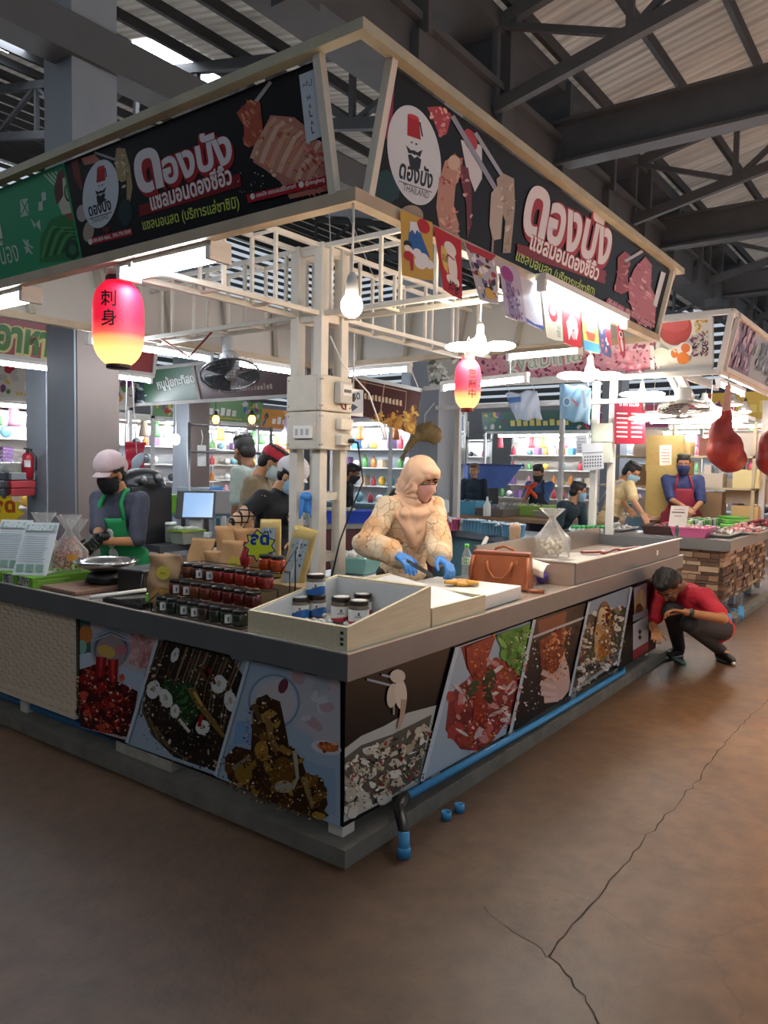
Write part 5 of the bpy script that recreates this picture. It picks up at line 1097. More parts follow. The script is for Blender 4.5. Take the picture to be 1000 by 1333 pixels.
sauce_jar(Vt(467, 813, ZJ), 'red-labelled sauce jar foremost in the wooden tray by its front rim', 'red', r=.047, h=.11)
sauce_jar(Vt(494, 797, ZJ), 'sauce jar half hidden at the high right end of the wooden tray', 'red', r=.044, h=.10)
# second box with a white sloping board and spice bottles
t = thing('wooden_box', 'low pale wooden box with a white inside beside the sauce tray', 'box', (.635, .02, CT))
b = MB(); b.box(0, 0, 0, .5, .016, .095); b.build('front_board', pine, t); b = MB(); b.box(0, .016, 0, .016, .6, .095); b.build('end_board', pine, t)
b = MB(); b.box(.484, .016, 0, .5, .6, .095); b.build('end_board', pine, t); b = MB(); b.box(.016, .584, 0, .484, .6, .15); b.build('back_board', pine, t)
b = MB(); b.hexa([(.016, .016, .0), (.484, .016, .0), (.484, .584, .0), (.016, .584, 0)], [(.016, .016, .05), (.484, .016, .07), (.484, .584, .145), (.016, .584, .115)]); b.build('white_board', liner, t)
for k, (x, y) in enumerate([(.665, .09), (.668, .14), (.672, .19), (.676, .24), (.68, .29), (.684, .34), (.715, .115), (.722, .165)]):
    z = CT+.052+max(0, (y-.03))*.115; q = thing('spice_bottle', 'small spice bottle with a dark cap, %s from the front in the white box' % ORD[k], 'bottle', (x+.01, y, z), 0, 'spice bottles in the low box')
    b = MB(); b.lathe([(.017, 0), (.019, .004), (.019, .05), (.012, .062)], 14); b.build('bottle_body', mat('spice_amber', '#a08048', .2, var=.3, scale=60), q); b = MB(); b.lathe([(.015, .06), (.0155, .064), (.0155, .08), (.014, .082)], 14); b.build('bottle_cap', black_pl, q)
# cutting board, food
cbp = Vt(600, 772)
t = thing('cutting_board', 'white cutting board in front of the brown handbag', 'board', (1.16, .06, CT), R(2)); b = MB(); b.box(0, 0, 0, .50, .56, .075); b.build('board', mat('white_nylon', '#dcdcd6', .45), t, bevel=.006)
q = Vt(601, 762, CT+.078)
t = thing('fruit_slices', 'yellow slices lying on the white cutting board under the blue glove', 'food', q)
for k, (dx, dy, r) in enumerate(((0, 0, .05), (.07, .03, .045), (.03, -.05, .04), (-.05, .04, .04))):
    b = MB(); b.lathe([(r*.9, 0), (r, .004), (r*.95, .016), (r*.5, .02)], 16, (dx, dy, .004*k)); b.build('slice', mat('mango_yellow', '#d9a03a', .35, var=.2, scale=30), t)
q = Vt(640, 752, CT+.0)
t = thing('plastic_box', 'clear clamshell box beside the handbag on the cutting board', 'box', q, R(20)); b = MB(); b.box(-.1, -.06, .004, .1, .06, .012); b.box(-.1, -.06, .012, -.095, .06, .04); b.box(.095, -.06, .012, .1, .06, .04); b.box(-.1, -.06, .012, .1, -.055, .04); b.box(-.1, .055, .012, .1, .06, .04); b.box(-.1, -.06, .04, .1, .06, .043); b.build('shell', clear_mat('clear_plastic', '#dfe4e6', .16), t)
# bottle of water
t = thing('water_bottle', 'clear plastic water bottle with a green cap left of the handbag', 'bottle', Vt(607, 753))
b = MB(); b.lathe([(.028, 0), (.033, .01), (.033, .06), (.031, .065), (.033, .07), (.033, .15), (.03, .165), (.014, .2), (.0135, .215)], 20); b.build('bottle_body', clear_mat('pet_plastic', '#d5e3e6', .22), t)
b = MB(); b.lathe([(.0155, .208), (.0155, .228), (.014, .232)], 16); b.build('bottle_cap', mat('green_cap', '#6fd05a', .4), t)
b = MB(); b.lathe([(.0334, .095), (.0334, .145)], 20, cap=False); o = b.build('bottle_label', mat('bottle_label_pale', '#c9dcd8', .4), t)
b = MB()
dv = (Vector((CAM[0], CAM[1], 0))-Vt(607, 753)); a0 = math.atan2(dv.y, dv.x)
for k in range(8):
    a_ = PI/4*k; b.add([(.0338*math.cos(a0+u/.033), .0338*math.sin(a0+u/.033), .12+v) for u, v in ((0, 0), (.018*math.cos(a_-.25), .018*math.sin(a_-.25)), (.021*math.cos(a_), .021*math.sin(a_)), (.018*math.cos(a_+.25), .018*math.sin(a_+.25)))], [(0, 1, 2, 3)])
b.build('leaf_mark', mat('leaf_green', '#2fa03a', .5), o)
# handbag
bp = (Vt(615, 762)+Vt(692, 768))/2; bd = Vt(692, 768)-Vt(615, 762); ba = math.atan2(bd.y, bd.x); bw_ = bd.length
lea = mat('tan_leather', '#9c5530', .42, var=.14, scale=14, bump=.15)
t = thing('handbag', 'tan leather handbag standing on the right counter in front of the bottle', 'bag', bp, ba); w2 = bw_/2
b = MB(); b.hexa([(-w2, -.08, 0), (w2, -.08, 0), (w2, .08, 0), (-w2, .08, 0)], [(-w2*.96, -.035, .22), (w2*.96, -.035, .22), (w2*.96, .035, .22), (-w2*.96, .035, .22)]); b.build('bag_body', lea, t, bevel=.012)
for y in (-.05, .05):
    b = MB(); b.tube([(-.08, y, .12), (-.075, y*1.05, .2), (-.05, y*.9, .24), (0, y*.8, .255) if y > 0 else (0, y*1.5, .16), (.05, y*.9, .24), (.075, y*1.05, .2), (.08, y, .12)] if y > 0 else [(-.08, y-.02, .17), (-.07, y-.035, .12), (-.03, y-.045, .07), (.03, y-.045, .07), (.07, y-.035, .12), (.08, y-.02, .17)], .009, 8); b.build('handle', lea, t)
b = MB(); b.box(-w2*.95, -.042, .205, w2*.95, .042, .228); b.build('top_flap', mat('tan_leather_dark', '#84442a', .45), t, bevel=.006)
b = MB(); b.tube([(-w2*.9, -.06, .2), (-w2*.95, -.08, .12), (-w2*.92, -.095, .02)], .012, 6); b.tube([(w2*.9, -.045, .2), (w2*.95, -.08, .1), (w2*.9, -.1, .015), (w2*1.2, -.12, .012), (w2*1.5, -.1, .012)], .013, 6); b.build('shoulder_strap', lea, t)
b = MB(); b.box(w2*.55, -.075, .16, w2*.6, -.06, .18); b.box(-w2*.55, -.075, .16, -w2*.5, -.06, .18); b.build('buckle', mat('brass', '#b08a4a', .3, .9), t)
# steel display tray on the counter end
tin = mat('tray_inner_lit_cream', '#c2b3a4', .3, .5, var=.1, scale=4); X0, X1, Y0, Y1, zr = 2.30, 4.62, .015, .76, 1.005  # lining coloured cream to carry the warm light inside the tray
t = thing('display_tray', 'long shallow steel display tray on the far end of the right counter', 'tray', (0, 0, 0))
b = MB(); b.box(X0, Y0, CT, X1, Y0+.012, zr); b.box(X0, Y1-.012, CT, X1, Y1, zr+.06); b.box(X1-.012, Y0+.012, CT, X1, Y1-.012, zr); b.build('outer_wall', fas, t)
b = MB(); b.box(X0, Y0+.012, CT, X0+.012, Y1-.012, zr); b.box(X0+.012, Y0+.012, CT, X1-.012, Y1-.012, CT+.05); b.box(X0+.012, Y1-.02, CT+.05, X1-.012, Y1-.013, zr+.058); b.box(X0+.012, Y0+.013, CT+.05, X1-.012, Y0+.02, zr); b.build('inner_lining', tin, t)
b = MB(); b.box(X0-.01, Y0-.008, zr, X1+.04, Y0+.02, zr+.008); b.box(X0-.01, Y0+.02, zr, X0+.02, Y1, zr+.008); b.build('rim', mat('bright_trim', '#c9c6bd', .35, .3), t)
b = MB(); b.box(3.95, Y0-.004, CT+.06, 3.99, Y0, CT+.1); b.build('latch_plate', white_pl, t)
b = MB(); rr = random.Random(8)
def shp(u, v): return (2.5+1.5*u, .08+.55*v, CT+.053+.012*math.sin(u*17+v*5)*math.sin(v*11))
b.sheet(shp, 30, 14); o = b.build('paper_sheet', mat('white_paper', '#e3ddd2', .7), None, solid=.001); tag(o, 'crumpled white sheet lining the steel display tray', 'paper')
def film_bag(nm, label, p, r, h, tie=.75, col='#e4e2de', al=.12, rng=3, parent=None, group=None):
    t = thing(nm, label, 'bag', p, 0, group); q = random.Random(rng); ph = [q.uniform(0, 6) for _ in range(4)]
    def fn(u, v):
        a_ = 2*PI*u; k = 1-.25*v**2 if v < tie*.5 else (1-.0625*1)*max(.14, 1-((v-tie*.5)/(tie*.5))**.85*.86) if v < tie else .14+.55*(v-tie)/(1-tie)
        w = 1+.06*math.sin(5*a_+ph[0]+v*6)+.05*math.sin(9*a_+ph[1]-v*4); return (r*k*w*math.cos(a_), r*k*w*math.sin(a_), h*v+.004)
    b = MB(); b.sheet(fn, 36, 22); b.build('film', clear_mat('clear_film_%d' % int(al*100), col, al), t); return t
t = film_bag('plastic_bag', 'tall clear plastic bag of white pieces standing in the steel tray', Vt(718, 724, CT+.06), .14, .37, .8, al=.2, rng=5)
b = MB(); rr = random.Random(3)
for k in range(60): a_ = rr.uniform(0, 6.3); d_ = rr.uniform(0, .1); z = rr.uniform(.02, .13); b.ell((d_*math.cos(a_), d_*math.sin(a_), z), (rr.uniform(.015, .03), rr.uniform(.012, .025), rr.uniform(.008, .018)), 7, Euler((rr.uniform(0, 3), rr.uniform(0, 3), 0)))
o = b.build('white_pieces', mat('pale_crackers', '#d9cdb8', .7), t); o['kind'] = 'stuff'
redw = mat('red_wood', '#8c2a1e', .35)
for k, (p, q_, lab) in enumerate((((757, 719), (783, 718), 'flat red handle lying leftmost in the steel tray'), ((784, 720), (803, 714), 'dark red handle in the middle of the steel tray'), ((806, 716), (829, 712), 'red handled tool lying rightmost in the steel tray'))):
    a_, c_ = Vt(*p, CT+.075), Vt(*q_, CT+.075); t = thing('knife', lab, 'knife', a_); b = MB(); b.bar((0, 0, 0), c_-a_, .035, .02); b.build('handle', redw, t, bevel=.006)
    d_ = (c_-a_).normalized(); b = MB(); b.bar(c_-a_, (c_-a_)+d_*.1, .03, .004); b.build('blade', steel, t)
t = thing('wooden_block', 'beige rounded wooden stand holding nothing behind the handbag', 'stand', Vt(670, 709, CT)); b = MB(); b.lathe([(.05, 0), (.055, .01), (.05, .1), (.058, .16), (.05, .19), (.03, .2)], 18); b.build('block', mat('beige_wood', '#c9a17c', .6, var=.1), t)
# paper hanging over the tray edge, purple item
o = MB(); p0, p1 = at(690, 727, z=zr+.012), at(716, 735, z=zr+.012)
def pf(u, v): c = p0.lerp(p1, u); return (c.x-.0-.09*min(v*1.6, 1), c.y, c.z-.11*max(0, v-.3)+.002)
o.sheet(pf, 4, 12); ob = o.build('paper_note', mat('white_paper', '#e3ddd2', .7), None, solid=.001); tag(ob, 'white printed note hanging over the left edge of the steel tray', 'paper')
t = thing('purple_pouch', 'small purple pouch against the steel tray beside the handbag', 'pouch', at(705, 760, z=CT)); b = MB(); b.ell((0, 0, .045), (.05, .04, .045), 16); fuse('pouch', b, mat('purple_cloth', '#4a2f7a', .8), t, .006, 2)
t = thing('paper_roll', 'white paper roll leaning behind the handbag', 'paper', at(628, 716, z=CT+.02)); b = MB(); b.cap((0, 0, .02), (.16, .05, .09), .022, .022); b.build('roll', mat('white_paper', '#e3ddd2', .7), t)

# ---------------------------------------------------------------- jar stack in its wire rack, left counter
rk = thing('wire_rack', 'black stepped wire rack under the stacked chilli jars', 'rack', (0, 0, CT))
b = MB()
for x, z in ((.05, .0), (.13, .075), (.21, .15), (.29, .225)):
    b.tube([(x, .66, z+.004), (x, 1.30, z+.004)], .003, 5); b.tube([(x+.075, .66, z+.004), (x+.075, 1.3, z+.004)], .003, 5)
    for y in (.66, .98, 1.3): b.tube([(x, y, z+.004), (x+.075, y, z+.004), (x+.075, y, 0.002)], .003, 5)
b.tube([(.05, 1.30, .004), (.06, 1.33, .05), (.1, 1.31, .09)], .004, 5); b.tube([(.30, .66, .23), (.36, .62, .34), (.36, .62, .0)], .004, 5); b.build('wire_frame', black_pl, rk)
jlid = mat('jar_lid_black', '#1a1716', .35)
def chili_jar(p, col, label, lab, r=.037, h=.074):
    t = thing('chilli_jar', label, 'jar', p, 0, 'small jars in the black wire rack'); m = mat('sauce_'+col[1:], col, .12, var=.35, scale=70, spec=.7)
    b = MB(); b.lathe([(r*.85, 0), (r, .006), (r, h*.7), (r*.86, h*.8)], 16); b.build('jar_body', m, t); b = MB(); b.lathe([(r*.9, h*.79), (r*.93, h*.81), (r*.93, h*.97), (r*.88, h)], 16); b.build('lid', jlid, t)
    if lab:
        a0 = math.atan2(CAM[1]-p[1], CAM[0]-p[0]); b = MB(); vs = []
        for k in range(9): a_ = a0-.45+.9*k/8; vs += [(r*1.01*math.cos(a_), r*1.01*math.sin(a_), h*.12), (r*1.01*math.cos(a_), r*1.01*math.sin(a_), h*.66)]
        b.add(vs, [(2*k, 2*k+2, 2*k+3, 2*k+1) for k in range(8)], True, 0); b.add([((r*1.02)*math.cos(a0+u), (r*1.02)*math.sin(a0+u), h*v) for u, v in ((-.08, .25), (.08, .25), (.08, .5), (-.08, .5))], [(0, 1, 2, 3)], mi=1); b.build('jar_label', [white_pl, mat('label_ink', '#22242c', .5)], t)
    return t
rows = [('bottom step', .085, .0, ['#232a20', '#29331f', '#26301f', '#3a2418', '#2c3a22', '#27301e', '#1f2a1c', '#2a3320'], [0, 1, 0, 0, 1, 1, 0, 1]),
        ('second step', .165, .075, ['#5a1714', '#6a1c16', '#611a15', '#6e2014', '#7a3a22', '#85432a', '#5a2a1c', '#6b3320'], [0, 0, 0, 0, 0, 0, 1, 1]),
        ('third step', .245, .15, ['#8f2415', '#98271a', '#a12c18', '#94261a', '#8a2418', '#5a3020', '#4c2a1e', '#6b3a26'], [0, 0, 0, 0, 0, 1, 1, 0])]
for nm, x, z, cols, labs in rows:
    for k, c in enumerate(cols):
        dk = {'2': 'dark green', '3': 'brown'}.get(c[1], 'red' if c in ('#8f2415', '#98271a', '#a12c18', '#94261a', '#8a2418') else 'brown red')
        chili_jar((x, .70+.079*k, CT+z+.008), c, '%s sauce jar, %s from the wooden tray on the rack\'s %s' % (dk, ORD[k], nm), labs[k])
for k in range(2): chili_jar((.325, .70+.08*k, CT+.225+.008), '#b8461a', '%s orange jar on the top step of the rack' % ('nearer' if k == 0 else 'farther'), 0)
# price bursts on the rack
a_ = Vector((-.7, -.7, 0)).normalized()
def burst(p, r1, r2, n, cols, label, name, txt=None, rz=0):
    pts = [((r1 if k % 2 else r2)*math.cos(PI*k/n), (r1 if k % 2 else r2)*math.sin(PI*k/n)) for k in range(2*n)]
    U = Vector((.596, -.803, 0)); V = Vector((0, 0, 1)); a = Art(p, U, V, Vector((-.803, -.596, 0)), step=4e-4); a.poly([(-q[0]*1.12, q[1]*1.12) for q in pts], cols[0]); a.poly([(-q[0], q[1]) for q in pts], cols[1])
    for i, (s, c) in enumerate(txt or []): a.text(s, (-r1*.85, r1*.12-i*r1*.62), (r1*.85, r1*.12-i*r1*.62), c, .05, 1.0)
    o = a.build(name, None, .5); md = o.modifiers.new('t', 'SOLIDIFY'); md.thickness = .002; md.offset = -1; tag(o, label, 'sign'); return o
burst((.34, .84, CT+.345), .055, .075, 9, ('#1a2c6a', '#c8d83a'), 'yellow-green price star with blue lettering above the chilli jars', 'price_star', [('ลด', '#1f3f9a')])
t = thing('red_paddle', 'small red paddle tag standing beside the yellow-green price star', 'tag', (.33, .93, CT+.225)); b = MB(); b.lathe([(.002, .0), (.024, .02), (.028, .05), (.02, .08), (.009, .1), (.011, .13), (.004, .14)], 14); b.build('paddle', mat('red_plastic', '#9a1c22', .4), t)
# pouch with window, green pot
kraft = mat('kraft_paper', '#b0895c', .75, var=.12, scale=14, bump=.3)
def pouch(p, w, h, dp, rz, label, sticker=False, window=False, name='kraft_pouch', group=None, m=None, fold=.0, rng=1):
    t = thing(name, label, 'bag', p, rz, group); q = random.Random(rng); ph = q.uniform(0, 6)
    def fn(u, v):
        a_ = 2*PI*u; x = w/2*(1 if abs(math.cos(a_)) > .75 else abs(math.cos(a_))/.75)*(1 if math.cos(a_) > 0 else -1); k = max(.03, 1-v**1.6) ; y = dp/2*math.sin(a_)*(k*(.6+.4*math.sin(min(v*3+.35, 1.57))))
        return (x*(1-.04*math.sin(v*3))+.006*math.sin(v*9+ph), y+fold*v*v+.006*math.sin(x*40+v*13+ph), h*v+.0*x)
    b = MB(); b.sheet(fn, 32, 16); b.build('pouch_body', m or kraft, t, solid=.0015)
    if sticker:
        b = MB(); y0 = -dp/2*.55+.0; n = 20; zc = h*.66; b.add([(0, fold*.43-dp*.30-.006, zc)]+[(.028*w/.13*math.cos(2*PI*k/n), fold*.43-dp*.30-.006, zc+.028*w/.13*math.sin(2*PI*k/n)) for k in range(n)], [(0, k+1, (k+1) % n+1) for k in range(n)], False, 0)
        vs, fs = glyphs('ข้าวเกรียบ', .03); kk = .0068*w/.13; b.add([((x-2.3)*kk*.75, fold*.43-dp*.30-.0075, zc-.004+y*kk) for x, y in vs], fs, mi=1); b.build('round_sticker', [mat('sticker_yellow', '#d3c84a', .5), mat('sticker_ink', '#4a5a22', .5)], t)
    if window:
        b = MB(); n = 22; b.add([(0, -dp*.5-.004, h*.24)]+[(.058*math.cos(2*PI*k/n), -dp*.5-.004+.02*abs(math.sin(2*PI*k/n))*0, h*.24+.045*math.sin(2*PI*k/n)) for k in range(n)], [(0, k+1, (k+1) % n+1) for k in range(n)]); b.build('window_film', mat('cracker_window', '#c99f5e', .2, var=.45, scale=45), t)
        for k in range(7): pass
    return t
FZ = R(-53.5)
pouch(Vt(215, 790), .165, .275, .10, FZ, 'kraft snack pouch with a window of crisps and a yellow sticker on the left counter', True, True, m=mat('kraft_pouch_tan', '#a3835f', .6, var=.08, scale=12))
KB = [((258, 770), .14, .33, .05, 'kraft bag folded back, leftmost behind the chilli jars', False), ((282, 772), .13, .28, -.02, 'crumpled kraft bag second from the left behind the chilli jars', False), ((306, 774), .16, .34, .03, 'kraft bag with a yellow sticker standing above the chilli jars', True), ((298, 752), .15, .40, .02, 'tall kraft bag behind the stickered one', False), ((322, 750), .14, .40, -.03, 'kraft bag with a pinched top beside the wafer packets', False)]
for k, (p, w, h, f, lab, st_) in enumerate(KB):
    c = at(p[0], p[1], x=.44 if k < 3 else .56); c.z = CT; pouch(c, w, h, .09, FZ+R((k*37) % 30-15), lab, st_, False, 'kraft_bag', 'kraft bags behind the jar rack', fold=f, rng=k)
t = thing('green_pot', 'small bright green pot in front of the kraft snack pouch', 'pot', Vt(196, 789)); b = MB(); b.lathe([(.022, 0), (.025, .004), (.025, .058), (.022, .06)], 18); b.build('pot_body', mat('lime_plastic', '#5fc42a', .4), t); b = MB(); b.lathe([(.024, .0602), (.024, .066), (.02, .068)], 18); b.build('pot_lid', mat('lime_plastic_light', '#8fd84e', .4), t)
# wafer packets
def packet(p, w, h, dp, rz, tilt, label, rng):
    t = thing('wafer_packet', label, 'packet', p, rz); t.rotation_euler = (0, tilt, rz); b = MB()
    b.sheet(lambda u, v: (w/2*max(-1, min(1, 1.25*math.cos(2*PI*u))), dp/2*math.sin(2*PI*u)*min(1, 8*v+.1, 8*(1-v)+.1), h*v), 28, 18); b.build('wrapper', mat('wafer_wrapper', '#c4ad6a', .3, var=.2, scale=20), t, solid=.001)
    a = Art((0, -dp/2-.002, 0), (1, 0, 0), (0, 0, 1), (0, -1, 0), rng=rng); a.poly([(-w*.4, h*.06), (w*.25, h*.06), (w*.25, h*.86), (-w*.4, h*.86)], '#a9bccb')
    a.scatter(None, (-w*.36, h*.08, w*.2, h*.84), 40, (.004, .009), ['#4a6a8a', '#2f4a6a', '#7f98ac', '#5a7a6a'], (.3, .8)); a.poly([(-w*.1, h*.06), (-w*.05, h*.06), (-w*.05, h*.86), (-w*.1, h*.86)], '#dfe3e2'); a.build('packet_print', t, .3)
c = at(352, 752, x=.52); c.z = CT+.16; packet(c, .105, .30, .055, FZ, 0, 'upright wafer packet with a blue strip behind the orange jars', 3)
c = at(372, 790, x=.5); c.z = CT+.02; packet(c, .12, .42, .06, FZ, R(14), 'leaning wafer packet with a blue strip beside the white post', 4)
b = MB(); b.box(.42, .62, CT, .6, .92, CT+.15); t_ = b.build('carton', mat('plain_carton', '#8f7a58', .8), None); tag(t_, 'plain carton carrying the upright wafer packet behind the jar rack', 'box')

# ---------------------------------------------------------------- left counter: menus, bags, pans
green = mat('lime_box', '#6fae2c', .5); patt = None
def gbox(p, rz, L_, label, rng):
    t = thing('green_box', label, 'box', p, rz); b = MB(); b.box(0, 0, 0, L_, .16, .062); b.build('carton_body', green, t, bevel=.003)
    a = Art((-.001, 0, 0), (0, -1, 0), (0, 0, 1), (-1, 0, 0), rng=rng); a.poly([(-.158, .002), (-.04, .002), (-.04, .06), (-.158, .06)], '#cfd3cc'); a.scatter(None, (-.154, .004, -.046, .058), 70, (.003, .006), ['#1c2018', '#3a4034', '#22301a'], (.4, 1)); a.build('end_pattern', t, .5)
    a = Art((0, -.001, 0), (1, 0, 0), (0, 0, 1), (0, -1, 0), rng=rng); a.stroke([(.03, .04), (L_*.45, .04)], .006, '#b5d08a'); a.stroke([(.03, .026), (L_*.38, .026)], .004, '#a3c478'); a.ell(L_*.82, .034, .012, .012, '#b5d08a'); a.build('side_print', t, .5); return t
gbox((.03, 2.38, CT), 0, .52, 'lime green carton under the nearer menu on the left counter', 2); gbox((.03, 2.56, CT), 0, .5, 'lime green carton under the farther menu on the left counter', 3); gbox((.03, 2.74, CT), 0, .5, 'lime green carton at the left edge of the picture', 4)
def menu(p, rz, label, rng):
    t = thing('menu_card', label, 'menu', p, rz); w, h = .21, .30
    a = Art((0, 0, 0), (1, 0, 0), (0, 0, 1), (0, -1, 0), rng=rng); a.poly([(0, 0), (w, 0), (w, h), (0, h)], '#dde6ea')
    a.poly([(.012, h-.048), (w-.012, h-.048), (w-.012, h-.012), (.012, h-.012)], '#a3b9b8'); a.text('MENU', (.03, h-.043), (w-.03, h-.043), '#cfdada', .05, .75)
    for k in range(13): y = h-.07-k*.0125; a.stroke([(.02, y), (w-.02-.03*a.r.random(), y)], .0022, '#93a7b0')
    for k in range(3): a.poly([(.018+k*.06, .022), (.064+k*.06, .022), (.064+k*.06, .062), (.018+k*.06, .062)], '#8fb0a4')
    o = a.build('card', t, .4); me = o.data
    for v in me.vertices: z = v.co.z; v.co.y += .16*(z/h)**1.4-.06
    md = o.modifiers.new('t', 'SOLIDIFY'); md.thickness = .002; md.offset = -1
    b = MB(); b.box(.02, -.04, 0, .19, .1, .006); b.build('card_foot', white_pl, t); return t
menu((.06, 2.60, CT+.066), R(-58), 'white menu card standing nearer on the lime cartons', 5); menu((.06, 2.90, CT+.066), R(-58), 'white menu card at the left edge standing on the lime cartons', 6)
def foodbag(p, label, rng):
    t = film_bag('food_bag', label, p, .11, .34, .72, al=.16, rng=rng); b = MB(); rr = random.Random(rng)
    for k in range(190):
        a_ = rr.uniform(0, 6.3); z = rr.uniform(.012, .2); d_ = .095*math.sqrt(rr.uniform(.2, 1))*(1-.7*(z/.22)**2); b.ell((d_*math.cos(a_), d_*math.sin(a_), z), (rr.uniform(.006, .018), rr.uniform(.004, .012), rr.uniform(.004, .01)), 6, Euler((rr.uniform(0, 3), rr.uniform(0, 3), 0)), mi=rr.choice((0, 0, 1, 1, 2)))
    o = b.build('dried_chillies', [mat('dried_red', '#8a2c1c', .4), mat('dried_orange', '#b8542e', .4), mat('dried_pale', '#c99a78', .5)], t); o['kind'] = 'stuff'
    a0 = math.atan2(CAM[1]-p[1], CAM[0]-p[0]); b = MB(); vs = []
    for k in range(5): a_ = a0-.1+.5*k/4; vs += [(.116*math.cos(a_), .116*math.sin(a_), .07), (.116*math.cos(a_), .116*math.sin(a_), .11)]
    b.add(vs, [(2*k, 2*k+2, 2*k+3, 2*k+1) for k in range(4)]); b.build('bag_label', mat('label_amber', '#c98a2a', .5), t)
foodbag((.33, 2.50, CT+.066), 'clear bag of dried red chillies behind the nearer menu', 12); foodbag((.33, 2.78, CT+.066), 'clear bag of dried red chillies between the two menus', 13); foodbag((.64, 2.92, CT+.0), 'clear bag of grey crackers behind the menus by the column', 14)
wk_m = mat('dark_iron', '#1c1b1b', .35, .5)
t = thing('wok', 'wide steel pan on a black burner in front of the green apron', 'pan', (.36, 2.15, CT+.024)); b = MB(); b.lathe([(.02, .08), (.10, .085), (.16, .11), (.185, .135), (.19, .135), (.165, .105), (.10, .078), (.02, .074)], 32, cap=False); b.build('pan_bowl', mat('polished_steel', '#c2c3c2', .18, .95), t)
b = MB(); b.lathe([(.1, 0), (.12, .01), (.1, .06), (.08, .07)], 20); b.build('burner', black_pl, t)
t = thing('foil_tray', 'flat foil trays stacked behind the steel pan', 'tray', (.64, 2.52, CT)); b = MB()
for k in range(3): b.box(-.12+.01*k, -.17, .02*k+.002, .10+.01*k, .14, .02*k+.016)
b.build('trays', mat('foil_grey', '#c4c2bd', .35, .5), t)
t = thing('black_case', 'black appliance box between the pan and the kraft pouch', 'box', (.40, 1.84, CT), R(8)); b = MB(); b.box(-.11, -.1, 0, .14, .1, .14); b.build('case', black_pl, t, bevel=.01)
b = MB(); b.tube([(-.11, -.1, .12), (-.16, -.14, .05), (-.2, -.1, .008), (-.12, .0, .008)], .004, 6); b.build('cord', black_pl, t)
t = thing('cooker_plate', 'black glass cooking plate lying at the counter edge', 'plate', (.05, 1.38, CT)); b = MB(); b.box(0, 0, 0, .38, .34, .03); b.build('plate', mat('black_glass', '#0e0f11', .12), t, bevel=.006)
t = thing('wooden_plank', 'brown wooden board lying beside the lime carton', 'board', (.06, 1.99, CT)); b = MB(); b.box(0, 0, 0, .46, .36, .022); b.build('plank', mat('brown_plank', '#8a6a58', .5, var=.2, scale=5, stretch=(1, 10, 1)), t, bevel=.004)
_q0, _q1 = Vt(117, 778, CT+.034), Vt(190, 768, CT+.045); t = thing('sharpening_rod', 'thin white rod lying on the counter beside the snack pouch', 'rod', _q0); b = MB(); b.tube([(0, 0, 0), _q1-_q0], .011, 8); b.build('rod', white_pl, t)

# ---------------------------------------------------------------- things inside the stall
t = thing('cool_box', 'white cool box with a blue stripe behind the white post', 'box', (1.72, 1.30, .04), R(10)); b = MB(); b.box(0, 0, 0, .62, .42, .72); b.build('body', white_pl, t, bevel=.03)
b = MB(); b.box(-.015, -.015, .72, .635, .435, .80); b.build('lid', mat('cooler_lid', '#cfd6da', .4), t, bevel=.02); b = MB(); b.box(-.004, -.004, .60, .624, .424, .625); b.build('stripe', mat('cooler_blue', '#2a58a8', .4), t)
film = thing('plastic_tub', 'clear turquoise tub of ice on top of the white cool box', 'tub', (2.02, 1.52, .845), R(10)); b = MB(); b.hexa([(-.2, -.13, 0), (.2, -.13, 0), (.2, .13, 0), (-.2, .13, 0)], [(-.23, -.15, .12), (.23, -.15, .12), (.23, .15, .12), (-.23, .15, .12)]); b.build('tub', mat('aqua_plastic', '#8cc4c4', .25), film, bevel=.01)
b = MB(); rr = random.Random(6)
for k in range(24): b.ell((rr.uniform(-.2, .2), rr.uniform(-.12, .12), .125), (.04, .035, .025), 7)
o = b.build('ice', liner, film); o['kind'] = 'stuff'
icn = thing('work_table', 'dark steel work table at the back of the stall under the payment screen', 'table', (1.95, 3.75, .04)); b = MB(); b.box(0, 0, .76, 1.5, .6, .82); b.build('tabletop', grey_steel, icn)
b = MB(); b.box(.05, .05, .1, 1.45, .55, .13); b.build('shelf', grey_steel, icn)
for x, y in ((.03, .03), (1.43, .03), (.03, .53), (1.43, .53)): b = MB(); b.box(x, y, 0, x+.04, y+.04, .76); b.build('leg', grey_steel, icn)
ZT_ = .863
def on(px, py, y=None, x=None, z=ZT_): p = at(px, py, z=z) if y is None and x is None else at(px, py, y=y, x=x); p.z = z; return p
t = thing('payment_screen', 'black payment screen tilted on a white base at the back table', 'monitor', on(254, 700), R(-48)); b = MB(); b.hexa([(-.19, -.03, .19), (.19, -.03, .19), (.19, -.012, .185), (-.19, -.012, .185)], [(-.19, .1, .46), (.19, .1, .46), (.19, .118, .455), (-.19, .118, .455)]); b.build('screen_case', black_pl, t, bevel=.004)
b = MB(); b.hexa([(-.13, -.0275, .2), (.17, -.0275, .2), (.17, -.0265, .2), (-.13, -.0265, .2)], [(-.13, .094, .445), (.17, .094, .445), (.17, .095, .445), (-.13, .095, .445)]); b.M = Matrix.Translation((0, -.006, 0)); b2 = MB(); b2.M = Matrix.Translation((0, -.004, .002)); b2.hexa([(-.12, -.026, .205), (.17, -.026, .205), (.17, -.024, .205), (-.12, -.024, .205)], [(-.12, .092, .44), (.17, .092, .44), (.17, .094, .44), (-.12, .094, .44)]); b2.build('screen', mat('screen_glow', '#7f9fc4', .2, emit=.55, ecol='#8fb0d8'), t)
b = MB(); b.box(-.15, -.02, .0, .15, .12, .05); b.box(-.06, .02, .05, .06, .09, .28); b.build('base', white_pl, t, bevel=.006)
